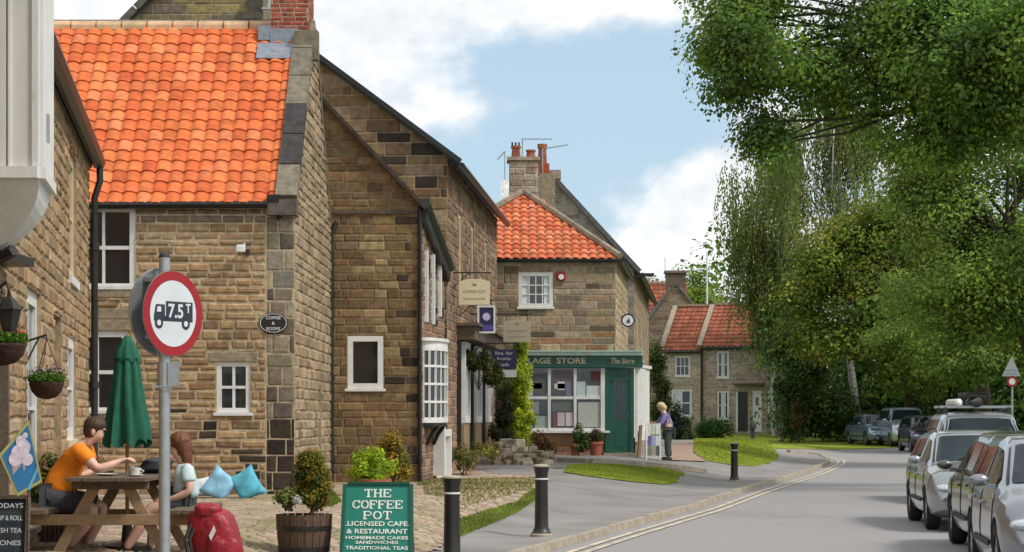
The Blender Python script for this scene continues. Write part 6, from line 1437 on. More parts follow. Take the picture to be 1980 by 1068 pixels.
def skinned(name, nodes, chains, mtl, parent, sub=2, root=None):
    """nodes: key -> (Vector, radius); chains: lists of keys"""
    keys = list(nodes); idx = {k: i for i, k in enumerate(keys)}; off = wloc(parent)
    bm = bmesh.new(); lay = bm.verts.layers.skin.verify(); vs = [bm.verts.new(Vector(nodes[k][0])-off) for k in keys]
    for k, v in zip(keys, vs):
        r = nodes[k][1]; r = r if hasattr(r, '__len__') else (r, r); v[lay].radius = r; v[lay].use_root = (k == (root or keys[0]))
    done = set()
    for ch in chains:
        for a, b in zip(ch, ch[1:]):
            e = tuple(sorted((idx[a], idx[b])))
            if e not in done: done.add(e); bm.edges.new((vs[idx[a]], vs[idx[b]]))
    me = bpy.data.meshes.new(name); bm.to_mesh(me); bm.free(); o = bpy.data.objects.new(name, me); COL.objects.link(o)
    m = o.modifiers.new('s', 'SKIN'); m.use_smooth_shade = True; m.branch_smoothing = .6; m2 = o.modifiers.new('u', 'SUBSURF'); m2.levels = m2.render_levels = sub
    me2 = evaluated_copy(o); bpy.data.objects.remove(o); me2.name = name; me2.materials.clear(); finish(me2, M[mtl], True)
    o = bpy.data.objects.new(name, me2); COL.objects.link(o); o.parent = parent; return o
def hand(nodes, chains, pre, wrist, d, side, curl, s=1.):
    """palm, four unequal fingers and a thumb; d = pointing direction, side = thumb side, curl = towards the palm"""
    d, side, curl = [Vector(v).normalized() for v in (d, side, curl)]; w_ = Vector(nodes[wrist][0])
    pm = pre+'palm'; nodes[pm] = (w_+d*.045*s, (.026*s, .02*s)); kn = pre+'kn'; nodes[kn] = (w_+d*.078*s, (.024*s, .015*s)); chains.append([wrist, pm, kn])
    for i, (o, ln) in enumerate(((.027, .068), (.009, .078), (-.009, .072), (-.026, .056))):
        a, b, c = pre+f'f{i}a', pre+f'f{i}b', pre+f'f{i}c'; base = w_+d*.088*s+side*o*s
        nodes[a] = (base, .0088*s); nodes[b] = (base+(d*.8+curl*.5).normalized()*ln*.5*s, .0082*s); nodes[c] = (Vector(nodes[b][0])+(d*.3+curl*.9).normalized()*ln*.5*s, .0068*s); chains.append([kn, a, b, c])
    a, b = pre+'t0', pre+'t1'; nodes[a] = (w_+d*.045*s+side*.038*s, .0105*s); nodes[b] = (Vector(nodes[a][0])+(d*.7+side*.35+curl*.4).normalized()*.045*s, .0085*s); chains.append([pm, a, b])
def face_bits(parent, hc, fwd, up, hair, r=.10, long=False):
    fwd, up = Vector(fwd).normalized(), Vector(up).normalized(); sd = fwd.cross(up).normalized()
    for s in (1, -1): mb = MB(); mb.ball(hc+fwd*r*.80+sd*s*.032+up*.005, .011, 8, 6); mb.build('eye', 'shoe', parent, smooth=True)
def hairblob(name, parent, m, parts):
    """one lumpy, strand-ridged mass of hair wrapped over the skull"""
    vs, fs = [], []; n, mm = 34, 16; c0 = Vector(parts[0][0])
    for pi in range(1):
        for i in range(mm+1):
            p = math.pi*i/mm
            for k in range(n):
                a = 2*math.pi*k/n; d = Vector((math.sin(p)*math.cos(a), math.sin(p)*math.sin(a), math.cos(p)))
                best = 0
                for (c, r, _) in parts:      # radius of the union along this ray
                    o = c0-Vector(c); A = sum((d[j]/r[j])**2 for j in range(3)); B = 2*sum(o[j]*d[j]/r[j]**2 for j in range(3)); C_ = sum((o[j]/r[j])**2 for j in range(3))-1; D_ = B*B-4*A*C_
                    if D_ > 0: best = max(best, (-B+math.sqrt(D_))/(2*A))
                best = max(best, .03)*(1+.035*math.sin(11*a+3*p)+.02*math.sin(23*a)); vs.append(c0+d*best)
    fs = [(i*n+k, (i+1)*n+k, (i+1)*n+(k+1) % n, i*n+(k+1) % n) for i in range(mm) for k in range(n)]
    mb = MB(); mb.add(vs, fs); return mb.build(name, m, parent, smooth=True, angle=80)
# --- seated man
Ym_ = 19.9
def q(px, py, dy=0): v = at(px, py, Ym_); return Vector((v.x, Ym_+dy, v.z))
man = thing('person', (q(105, 985).x, Ym_, hgt(q(105, 985).x, Ym_)), 'man in orange T-shirt and dark shorts leaning over the picnic table', 'person')
nd = {'pel': (q(108, 960), .16), 'sp1': (q(120, 932), .15), 'sp2': (q(133, 904), .16), 'ch': (q(148, 880), .165), 'nk0': (q(164, 860), .085), 'nk': (q(174, 848), .066),
      'jaw': (q(188, 842), .072), 'hd': (q(188, 830), .105), 'cr': (q(186, 822), .09), 'chin': (q(198, 847), .036), 'nose': (q(206, 835), .014),
      'sR': (q(160, 868, -.18), .075), 'eR': (q(198, 907, -.24), .050), 'fR': (q(222, 899, -.2), .044), 'wR': (q(237, 891, -.15), .029),
      'sL': (q(158, 864, .17), .06), 'eL': (q(172, 912, .20), .042), 'fL': (q(158, 918, .10), .036), 'wL': (q(147, 922, -.02), .024),
      'hR': (q(112, 968, -.10), .10), 'tR': (q(150, 972, -.13), .095), 'kR': (q(189, 984, -.15), .068), 'cR': (q(168, 1016, -.15), .068), 'aR': (q(137, 1056, -.14), .042),
      'hL': (q(112, 968, .10), .10), 'tL': (q(152, 970, .14), .080), 'kL': (q(196, 980, .17), .056), 'cL': (q(180, 1018, .17), .055), 'aL': (q(162, 1056, .17), .036)}
ch_ = [['pel', 'sp1', 'sp2', 'ch', 'nk0', 'nk', 'jaw', 'hd', 'cr'], ['jaw', 'chin'], ['hd', 'nose'], ['ch', 'sR', 'eR', 'fR', 'wR'], ['ch', 'sL', 'eL', 'fL', 'wL'], ['pel', 'hR', 'tR', 'kR', 'cR', 'aR'], ['pel', 'hL', 'tL', 'kL', 'cL', 'aL']]
hand(nd, ch_, 'r', 'wR', (1, .2, .25), (0, .9, .3), (.5, .2, -.9)); hand(nd, ch_, 'l', 'wL', (-1, -.3, -.2), (0, -.2, 1), (.1, .3, -1))
body = skinned('body', nd, ch_, 'skin', man, root='pel')
hc = q(187, 829)
def inflate(keys, k, add=0): return {a: (nd[a][0], (nd[a][1]*k+add)) for a in keys}
sh = inflate(['pel', 'sp1', 'sp2', 'ch'], 1.06, .012); sh['pel'] = (q(106, 962), .175); sh['nk0'] = (nd['nk0'][0], .092)
for s in 'RL': a, b = nd['s'+s][0], nd['e'+s][0]; sh['s'+s] = (a, .098); sh['m'+s] = (a.lerp(b, .5), .078); sh['n'+s] = (a.lerp(b, .64), .076)
skinned('t_shirt', sh, [['pel', 'sp1', 'sp2', 'ch', 'nk0'], ['ch', 'sR', 'mR', 'nR'], ['ch', 'sL', 'mL', 'nL']], 'orange', man, root='pel')
so_ = {'pel': (q(104, 970), .165)}
for s in 'RL': so_['h'+s] = (nd['h'+s][0]+Vector((0, 0, .0)), .118); so_['t'+s] = (nd['t'+s][0], .112); so_['u'+s] = (nd['t'+s][0].lerp(nd['k'+s][0], .6), .098); so_['v'+s] = (nd['t'+s][0].lerp(nd['k'+s][0], .68), .097)
skinned('shorts', so_, [['pel', 'hR', 'tR', 'uR', 'vR'], ['pel', 'hL', 'tL', 'uL', 'vL']], 'darkcloth', man, root='pel')
hairblob('hair', man, 'hairbrown', [(q(184, 822), (.107, .092, .082), (1, 0, .05)), (q(178, 832), (.085, .086, .10), (1, 0, 0))])
for s in (-1, 1): mb = MB(); mb.ball(q(184, 836, s*.098), (.022, .012, .034), 8, 6); mb.build('ear', 'skin', man, smooth=True)
face_bits(man, q(189, 830), (1, 0, -.25), (.2, 0, 1), None)
for s, (a, b) in (('R', (q(137, 1062, -.14), q(150, 1070, -.15))), ('L', (q(162, 1062, .17), q(176, 1070, .17)))):
    skinned('shoe', {'h': (a, .05), 'm': (b, .045), 't': (b+Vector((.08, 0, -.01)), .036)}, [['h', 'm', 't']], 'shoe', man, root='h')
# --- seated woman
Ym_ = 20.1
wom = thing('person', (q(360, 985).x, Ym_, hgt(q(360, 985).x, Ym_)), 'woman with long auburn hair and pale blue T-shirt seated behind the sign pole', 'person')
nd = {'pel': (q(360, 970), .155), 'sp1': (q(360, 945), .135), 'ch': (q(360, 918), .15), 'nk0': (q(356, 897), .078), 'nk': (q(351, 885), .058),
      'jaw': (q(340, 872), .068), 'hd': (q(342, 858), .10), 'cr': (q(345, 850), .088), 'chin': (q(331, 877), .034), 'nose': (q(323, 863), .014),
      'sR': (q(366, 906, -.17), .066), 'eR': (q(374, 948, -.2), .045), 'fR': (q(350, 960, -.19), .039), 'wR': (q(326, 968, -.17), .022),
      'sL': (q(356, 900, .16), .052), 'eL': (q(340, 940, .2), .036), 'fL': (q(318, 930, .14), .032), 'wL': (q(300, 922, .1), .022),
      'hR': (q(350, 975, -.1), .10), 'tR': (q(325, 978, -.12), .092), 'kR': (q(294, 984, -.14), .066), 'cR': (q(274, 1020, -.14), .062), 'aR': (q(248, 1060, -.13), .04),
      'hL': (q(350, 975, .1), .10), 'tL': (q(325, 976, .13), .078), 'kL': (q(292, 984, .15), .054), 'cL': (q(290, 1022, .15), .05), 'aL': (q(284, 1062, .15), .034)}
ch_ = [['pel', 'sp1', 'ch', 'nk0', 'nk', 'jaw', 'hd', 'cr'], ['jaw', 'chin'], ['hd', 'nose'], ['ch', 'sR', 'eR', 'fR', 'wR'], ['ch', 'sL', 'eL', 'fL', 'wL'], ['pel', 'hR', 'tR', 'kR', 'cR', 'aR'], ['pel', 'hL', 'tL', 'kL', 'cL', 'aL']]
hand(nd, ch_, 'r', 'wR', (-1, 0, -.15), (0, -.1, 1), (-.2, .3, -1), .9); hand(nd, ch_, 'l', 'wL', (-1, .1, -.1), (0, -.9, .3), (-.2, 0, -1), .9)
skinned('body', nd, ch_, 'skin', wom, root='pel')
sh = inflate(['sp1', 'ch'], 1.08, .012); sh['pel'] = (q(360, 968), .168); sh['nk0'] = (nd['nk0'][0], .08)
for s in 'RL': a, b = nd['s'+s][0], nd['e'+s][0]; sh['s'+s] = (a, .092); sh['m'+s] = (a.lerp(b, .5), .074); sh['n'+s] = (a.lerp(b, .62), .072)
skinned('t_shirt', sh, [['pel', 'sp1', 'ch', 'nk0'], ['ch', 'sR', 'mR', 'nR'], ['ch', 'sL', 'mL', 'nL']], 'paleblue', wom, root='pel')
so_ = {'pel': (q(362, 980), .165)}
for s in 'RL': so_['h'+s] = (nd['h'+s][0], .135); so_['t'+s] = (nd['t'+s][0], .108); so_['u'+s] = (nd['t'+s][0].lerp(nd['k'+s][0], .35), .10)
skinned('shorts', so_, [['pel', 'hR', 'tR', 'uR'], ['pel', 'hL', 'tL', 'uL']], 'darkcloth', wom, root='pel')
hairblob('hair', wom, 'hairred', [(q(349, 854), (.105, .10, .10), 0), (q(355, 866), (.085, .09, .12), 0), (q(360, 883), (.06, .08, .11), 0)])
face_bits(wom, q(342, 858), (-1, 0, -.1), (0, 0, 1), None)
for a, b in ((q(251, 1066, -.13), q(240, 1072, -.13)), (q(283, 1068, .15), q(270, 1073, .15))):
    skinned('shoe', {'h': (a, .048), 'm': (b, .042), 't': (b+Vector((-.07, 0, -.01)), .034)}, [['h', 'm', 't']], 'shoe', wom, root='h')
# --- stooping shopper at the card rack
Ym_ = 54.6
sp = thing('person', (q(1290, 890).x, Ym_, hgt(q(1290, 890).x, Ym_)), 'stooping person in purple top with light hair outside the store', 'person')
nd = {'pel': (q(1292, 832), .15), 'sp1': (q(1293, 818), .14), 'ch': (q(1288, 803), .15), 'nk0': (q(1282, 793), .07), 'hd': (q(1277, 788), .095), 'nose': (q(1270, 790), .015),
      'sR': (q(1286, 802, -.18), .065), 'eR': (q(1278, 818, -.25), .045), 'wR': (q(1268, 824, -.22), .028), 'sL': (q(1286, 800, .18), .065), 'eL': (q(1276, 816, .22), .045), 'wL': (q(1266, 818, .18), .028),
      'hR': (q(1292, 838, -.1), .11), 'kR': (q(1290, 862, -.12), .075), 'aR': (q(1291, 884, -.12), .05), 'hL': (q(1294, 838, .1), .11), 'kL': (q(1292, 862, .12), .075), 'aL': (q(1296, 884, .14), .05)}
ch_ = [['pel', 'sp1', 'ch', 'nk0', 'hd'], ['hd', 'nose'], ['ch', 'sR', 'eR', 'wR'], ['ch', 'sL', 'eL', 'wL'], ['pel', 'hR', 'kR', 'aR'], ['pel', 'hL', 'kL', 'aL']]
hand(nd, ch_, 'r', 'wR', (-1, 0, 0), (0, 0, 1), (0, .3, -1)); hand(nd, ch_, 'l', 'wL', (-1, 0, 0), (0, 0, 1), (0, .3, -1))
skinned('body', nd, ch_, 'skin', sp, root='pel', sub=1)
sh = inflate(['pel', 'sp1', 'ch'], 1.1, .01); sh['nk0'] = (nd['nk0'][0], .075)
for s in 'RL': a, b = nd['s'+s][0], nd['e'+s][0]; sh['s'+s] = (a, .085); sh['m'+s] = (b, .06); sh['w'+s] = (b.lerp(nd['w'+s][0], .7), .045)
skinned('jumper', sh, [['pel', 'sp1', 'ch', 'nk0'], ['ch', 'sR', 'mR', 'wR'], ['ch', 'sL', 'mL', 'wL']], 'purplecloth', sp, root='pel')
tr = {'pel': (q(1293, 838), .165)}
for s in 'RL': tr['h'+s] = (nd['h'+s][0], .125); tr['k'+s] = (nd['k'+s][0], .09); tr['a'+s] = (nd['a'+s][0], .075)
M['greencloth'] = mat('dark green trousers', (.05, .07, .055), .9, var=.3); skinned('trousers', tr, [['pel', 'hR', 'kR', 'aR'], ['pel', 'hL', 'kL', 'aL']], 'greencloth', sp, root='pel')
hairblob('hair', sp, 'hairgrey', [(q(1278, 785), (.115, .105, .10), 0), (q(1283, 789), (.09, .10, .09), 0)])
for s in (-1, 1): mb = MB(); mb.ball((nd['aR' if s < 0 else 'aL'][0]+Vector((-.06, 0, -.04))), (.13, .05, .05), 10, 6); mb.build('shoe', 'shoe', sp, smooth=True)
# card rack
rx, rY = PX(1260, 54.0), 54.0; zr_ = hgt(rx, rY)+.01; tilt = .18
ck = thing('card_rack', (rx, rY, zr_), 'white-framed rack of postcards and papers beside the shop door', 'rack')
mb = MB(); x0, x1 = PX(1250, rY), PX(1279, rY); zt = 1.6+(805-819)/4000*rY
for x in (x0, x1-.03): mb.beam((x, rY, zr_), (x, rY+tilt, zt), .03, .03); mb.beam((x, rY+.5, zr_), (x, rY+tilt, zt), .03, .03)
for f in (.08, .36, .64, .98): mb.beam((x0, rY+tilt*f, zr_+(zt-zr_)*f), (x1, rY+tilt*f, zr_+(zt-zr_)*f), .03, .03)
mb.build('frame', 'white', ck)
mb = MB(); r_ = random.Random(4)
for (f0, f1, cs) in ((.70, .96, [(.6, .62, .5), (.5, .52, .45), (.62, .62, .55)]), (.40, .66, [(.10, .11, .25), (.3, .33, .5), (.55, .58, .66)]), (.12, .38, [(.16, .18, .10), (.3, .28, .2), (.08, .08, .08)])):
    for i in range(3): xx = x0+.04+(x1-x0-.08)*i/3; mb.obox((xx, rY+tilt*f0-.02, zr_+(zt-zr_)*f0), ((x1-x0-.08)/3-.01, 0, 0), (0, .02, 0), (0, tilt*(f1-f0), (zt-zr_)*(f1-f0)), col=cs[i])
mb.build('papers', 'attr', ck)
mb = MB(); xs_ = PX(1236, rY); mb.beam((xs_, rY+.3, zr_), (xs_+.06, rY+.35, zr_+.9), .07, .5, up=(0, 1, 0)); o = tag(mb.build('wooden_board', 'wood'), 'narrow brown board leaning between shop door and card rack', 'board')

# ================================================================== picnic table, benches attached
gT = .285; tx = PX(238, 20); ty0, ty1 = 19.15, 20.85
pt = thing('picnic_table', (tx, 20, gT), 'weathered wooden picnic table with A-frame legs and attached benches', 'table')
zt = gT+.745
for i in range(5):
    w_ = .142; x = tx-.37+i*.149; mb = MB(); mb.obox((x, ty0+rnd.uniform(-.01, .01), zt-.04), (w_, 0, 0), (0, ty1-ty0, 0), (0, 0, .04)); mb.build('top_board', 'dwood', pt, bevel=.006)
for sx in (-1, 1):
    for j in (0, 1):
        mb = MB(); mb.obox((tx+sx*.70-.145+j*.15, ty0, gT+.40), (.14, 0, 0), (0, ty1-ty0, 0), (0, 0, .045)); mb.build('bench_board', 'dwood', pt, bevel=.006)
for y in (19.42, 20.55):
    for sx in (-1, 1): mb = MB(); mb.beam((tx+sx*.52, y, gT), (tx+sx*.13, y, zt-.045), .10, .045, up=(0, 1, 0)); mb.build('leg', 'wood', pt, bevel=.005)
    mb = MB(); mb.beam((tx-.84, y-.05, gT+.345), (tx+.84, y-.05, gT+.345), .045, .10); mb.build('cross_beam', 'wood', pt, bevel=.005)
    mb = MB(); mb.beam((tx-.36, y-.05, zt-.08), (tx+.36, y-.05, zt-.08), .045, .07); mb.build('top_beam', 'dwood', pt, bevel=.005)
r_ = random.Random(6)
def glass_on(px, y, label, h=.11, r=.034, m='plate'):
    x = PX(px, y); t = MB(); t.lathe([(r*.8, 0), (r, h), (r*.9, h), (r*.7, .01)], (x, y, zt+.001), 14); tag(t.build('drinking_glass', m, None, smooth=True, angle=50), label, 'glass')
glass_on(254, 19.7, 'grey tumbler on the table just right of the man\'s hand', .10, .034, 'galv')
cup = MB(); cup.lathe([(.03, 0), (.045, .03), (.05, .07), (.045, .07), (.03, .01)], (PX(262, 19.6), 19.6, zt+.012), 14); cup.tube([(PX(262, 19.6)+.045, 19.6, zt+.07), (PX(262, 19.6)+.08, 19.6, zt+.05), (PX(262, 19.6)+.045, 19.6, zt+.03)], .006, 5); tag(cup.build('teacup', 'white', None, smooth=True, angle=40), 'white teacup on its saucer near the middle of the table', 'cup')
cup = MB(); cup.lathe([(.03, 0), (.075, .012), (.075, .016), (.03, .006)], (PX(262, 19.6), 19.6, zt+.001), 18); tag(cup.build('saucer', 'white', None, smooth=True), 'white saucer under the teacup', 'saucer')
cup = MB(); cup.lathe([(.05, 0), (.11, .018), (.11, .022), (.05, .006)], (PX(205, 19.75), 19.75, zt+.001), 20); tag(cup.build('plate', 'white', None, smooth=True), 'pale plate in front of the man at the table edge', 'plate')
# dark bundle on the table between the two people
tag(blobby('folded_jacket', (PX(300, 20.6), 20.6, zt+.075), (.16, .13, .075), 'darkcloth', None, 9, .12, tilt=.03), 'dark folded jacket on the far end of the table behind the pole', 'jacket')
# closed parasol through the far end of the table
PXc, PYc = PX(246, 20.3), 20.3; s2_ = 4000/20.3; pa = thing('parasol', (PXc, PYc, gT), 'closed dark green garden parasol standing at the picnic table', 'parasol')
mb = MB(); mb.tube([(PXc, PYc, gT+.08), (PXc, PYc, 2.36)], .019, 8); mb.build('pole', 'wood', pa); mb = MB(); mb.lathe([(.24, 0), (.24, .05), (.06, .09), (.04, .3), (.02, .3)], (PXc, PYc, gT), 18); mb.build('base', 'iron', pa, smooth=True, angle=40)
n = 64; rows = []
prof = [(.02, 650), (.045, 655), (.085, 672), (.110, 700), (.135, 740), (.160, 780), (.185, 815), (.200, 845), (.200, 858)]
mb = MB(); Vs = []
for i, (r, py) in enumerate(prof):
    z = 1.6+(805-py)/s2_
    for k in range(n):
        a = 2*math.pi*k/n; fold = 1+(.02+.16*min(1, i/5))*math.sin(8*a+.4*math.sin(i*.6))+.05*math.sin(16*a+i*.5); zz = z+(.045*math.sin(8*a+1) if i == len(prof)-1 else 0)-(.03 if 0 else 0)
        Vs.append((PXc+r*fold*math.cos(a)*1.0, PYc+r*fold*math.sin(a), zz))
mb.add(Vs, [(i*n+k, i*n+(k+1) % n, (i+1)*n+(k+1) % n, (i+1)*n+k) for i in range(len(prof)-1) for k in range(n)]); 
can = mb.build('canopy', 'canvas', pa, smooth=True, angle=60)
mb = MB(); z = 1.6+(805-692)/s2_; Vs = []
for i, (r, dz) in enumerate(((.03, .19), (.10, .08), (.125, -.01), (.122, -.03))):
    for k in range(n): a = 2*math.pi*k/n; f = 1+.07*math.sin(8*a+.8); Vs.append((PXc+r*f*math.cos(a), PYc+r*f*math.sin(a), z+dz+(.02*math.sin(8*a) if i == 3 else 0)))
mb.add(Vs, [(i*n+k, i*n+(k+1) % n, (i+1)*n+(k+1) % n, (i+1)*n+k) for i in range(3) for k in range(n)]); mb.build('vent_cap', 'canvas', can, smooth=True, angle=60)
mb = MB(); mb.ball((PXc, PYc, 2.385), (.02, .02, .03)); mb.build('finial', 'wood', pa)

# backpack
bx, by = PX(418, 18.9), 18.9; zb_ = .18; bp_ = thing('backpack', (bx, by, zb_), 'bright red backpack standing on the setts behind the woman', 'bag')
blobby('main_pack', (bx, by, zb_+.27), (.24, .16, .32), 'red', bp_, 3, .03, tilt=-.07); blobby('front_pocket', (bx+.08, by-.14, zb_+.16), (.16, .08, .17), 'red', bp_, 5, .05)
blobby('lid', (bx-.07, by-.02, zb_+.56), (.12, .13, .07), 'red', bp_, 6, .05)
for dx in (-.15, -.19): mb = MB(); mb.tube([(bx+dx, by-.08, zb_+.50), (bx+dx-.07, by-.15, zb_+.30), (bx+dx-.03, by-.12, zb_+.05)], .018, 6); mb.build('strap', 'shoe', bp_, smooth=True)
mb = MB(); mb.obox((bx-.04, by-.185, zb_+.34), (.018, -.004, -.05), (0, .012, 0), (.045, 0, .09)); mb.build('white_mark', 'white', bp_)
# cushions on the stone bench: pointed square cushions on edge
def cushion(px, py, Y, w_, h_, m, label, rot=0, seed=1, lean=.12):
    c = at(px, py, Y); c.z = hgt(c.x, Y)+.03+h_*.38; n = 14; Vs = []; rr = random.Random(seed)
    for s in (1, -1):
        for i in range(n+1):
            for k in range(n+1):
                u, v = -1+2*i/n, -1+2*k/n; pin = 1-.13*(1-abs(u)**2)*(abs(v)**3)-.0; th = .085*((1-u**4)*(1-v**4))**.6*(1+.1*math.sin(5*u+seed)*math.cos(4*v))
                x = u*w_/2*(1-.12*(1-v*v)*abs(u)**3); z = v*h_/2*(1-.12*(1-u*u)*abs(v)**3)
                ca, sa = math.cos(rot), math.sin(rot); X_, Z_ = x*ca-z*sa, x*sa+z*ca; fl_z = -h_*.46
                if Z_ < fl_z+.12: kk = (fl_z+.12-Z_); X_ *= 1+kk*1.6; Z_ = fl_z+.12-kk*.55
                Vs.append((c.x+X_, Y+s*-th+lean*Z_/h_, c.z+Z_))
    m_ = (n+1)**2; fs = [(i*(n+1)+k, (i+1)*(n+1)+k, (i+1)*(n+1)+k+1, i*(n+1)+k+1) for i in range(n) for k in range(n)]; fs += [tuple(m_+a for a in reversed(f)) for f in fs]
    mb = MB(); mb.add(Vs, fs); o = mb.build('cushion', m, None, smooth=True, angle=80); tag(o, label, 'cushion', 'cushions on the stone bench')
cushion(424, 938, 32.0, .46, .50, 'cushion2', 'sky blue cushion, middle of the three, with one raised corner', -.62, 1); cushion(478, 935, 32.0, .44, .52, 'cushion', 'darker turquoise cushion, rightmost of the three on the stone bench', .55, 2); cushion(384, 934, 32.15, .34, .36, 'whitecloth', 'white cushion half hidden behind the woman', .1, 3)

# ================================================================== A-board of the coffee house
AY = 21.6; sA = 4000/AY; ax0, ax1 = PX(664, AY), PX(800, AY); za_ = .04; ztop = 1.6+(805-938)/sA; leanA = .30
ab = thing('a_board', ((ax0+ax1)/2, AY, za_), 'green A-board with white lettering for a licensed cafe, standing on the pavement', 'sign')
upv = Vector((0, leanA, ztop-za_)).normalized(); nb = Vector((0, -upv.z, upv.y)); rr_ = Vector((math.cos(R(6)), -math.sin(R(6)), 0)); hgtA = (Vector((0, leanA, ztop-za_))).length
nb = upv.cross(rr_)*-1
o_ = Vector((ax0-.02, AY-.1, za_)); 
M['boardgreen'] = mat('teal green sign paint', (.008, .19, .14), .4, var=.08); M['boardwhite'] = mat('pale sign lettering', (.68, .75, .68), .5)
mb = MB(); bw_ = ax1-ax0+.015; wt = bw_*.93; mb.prism([o_, o_+rr_*bw_, o_+rr_*(bw_-.01)+upv*hgtA, o_+rr_*(.05)+upv*hgtA], nb*-.03 if nb.y > 0 else nb*.03)
nf = Vector(nb); 
if nf.y > 0: nf = -nf
mb = MB(); mb.prism([o_, o_+rr_*bw_, o_+rr_*(bw_-.02)+upv*hgtA, o_+rr_*.02+upv*hgtA], -nf*.03); fb = mb.build('front_panel', 'boardgreen', ab)
mb = MB(); b0 = o_+Vector((0, .62, 0)); mb.prism([b0, b0+rr_*bw_, o_+rr_*(bw_-.03)+upv*hgtA-nf*.04, o_+rr_*.03+upv*hgtA-nf*.04], nf*-.03 if True else 0); mb.build('back_panel', 'dwood', ab)
mb = MB()
mb.beam(o_+nf*.008+rr_*.0, o_+rr_*.02+upv*hgtA+nf*.008, .035, .03, up=nf); mb.beam(o_+nf*.008+rr_*bw_, o_+rr_*(bw_-.02)+upv*hgtA+nf*.008, .035, .03, up=nf); mb.beam(o_+rr_*.05+upv*(hgtA+.012), o_+rr_*(bw_-.04)+upv*(hgtA+.012), .05, .03); mb.build('frame', 'green', ab)
def bt(f, tx, wd, hh, bold=.02, name='lettering'): text(ab, tx, o_+rr_*bw_*.5+upv*(hgtA-f)+nf*.006, rr_, upv, width=wd*bw_, height=hh, mtl='boardwhite', ext=.002, bold=bold)
def serif(f, tx, cw_, hh, gap=.2):
    """slab-serif capitals, each letter drawn stroke by stroke"""
    G_ = {'T': [((0, 1), (1, 1)), ((.5, 0), (.5, 1)), ((.28, 0), (.72, 0)), ((0, 1), (0, .78)), ((1, 1), (1, .78))], 'H': [((.12, 0), (.12, 1)), ((.88, 0), (.88, 1)), ((.12, .5), (.88, .5)), ((-.06, 0), (.3, 0)), ((.7, 0), (1.06, 0)), ((-.06, 1), (.3, 1)), ((.7, 1), (1.06, 1))],
          'E': [((.12, 0), (.12, 1)), ((0, 0), (.95, 0)), ((0, 1), (.95, 1)), ((.12, .52), (.62, .52)), ((.95, 0), (.95, .24)), ((.95, 1), (.95, .76)), ((.62, .4), (.62, .64))], 'F': [((.12, 0), (.12, 1)), ((0, 0), (.4, 0)), ((0, 1), (.95, 1)), ((.12, .52), (.62, .52)), ((.95, 1), (.95, .76)), ((.62, .4), (.62, .64))],
          'P': [((.12, 0), (.12, 1)), ((-.03, 0), (.4, 0)), ((0, 1), (.65, 1)), ((.65, 1), (.95, .86)), ((.95, .86), (.95, .62)), ((.95, .62), (.65, .46)), ((.65, .46), (.12, .46))],
          'O': [((.5+.48*math.cos(2*math.pi*k/12), .5+.5*math.sin(2*math.pi*k/12)), (.5+.48*math.cos(2*math.pi*(k+1)/12), .5+.5*math.sin(2*math.pi*(k+1)/12))) for k in range(12)],
          'C': [((.5+.48*math.cos(2*math.pi*k/12), .5+.5*math.sin(2*math.pi*k/12)), (.5+.48*math.cos(2*math.pi*(k+1)/12), .5+.5*math.sin(2*math.pi*(k+1)/12))) for k in range(1, 11)]+[((.92, .75), (.92, 1))]}
    n_ = len(tx); tot_ = n_*cw_+(n_-1)*cw_*gap; mb = MB(); st = 0
    for i, ch in enumerate(tx):
        x0_ = -tot_/2+i*cw_*(1+gap)
        for (a, b) in G_[ch]:
            A_ = o_+rr_*(bw_*.5+x0_+a[0]*cw_)+upv*(hgtA-f+(a[1]-.5)*hh); B_ = o_+rr_*(bw_*.5+x0_+b[0]*cw_)+upv*(hgtA-f+(b[1]-.5)*hh); vert = abs(a[0]-b[0]) < .05
            th = (.020 if vert and abs(a[1]-b[1]) > .5 else .011); th = .017 if ch in 'OC' and abs(a[0]+b[0]-1) > .5 else th
            e = (B_-A_).normalized()*th*.3; mb.beam(A_-e+nf*(.004+.0003*st), B_+e+nf*(.004+.0003*st), th, .004, up=nf); st = (st+1) % 7
    mb.build('lettering', 'boardwhite', ab)
px2 = 1/sA
serif(.098, 'THE', .078, .080, .28); serif(.222, 'COFFEE', .074, .082, .22); serif(.340, 'POT', .082, .080, .28)
bt(.432, '.LICENSED CAFE.', .90, .052); bt(.515, '& RESTAURANT', .86, .052); bt(.585, 'HOMEMADE CAKES', .88, .036); bt(.635, 'SANDWICHES', .60, .034); bt(.695, 'TRADITIONAL TEAS', .88, .038)

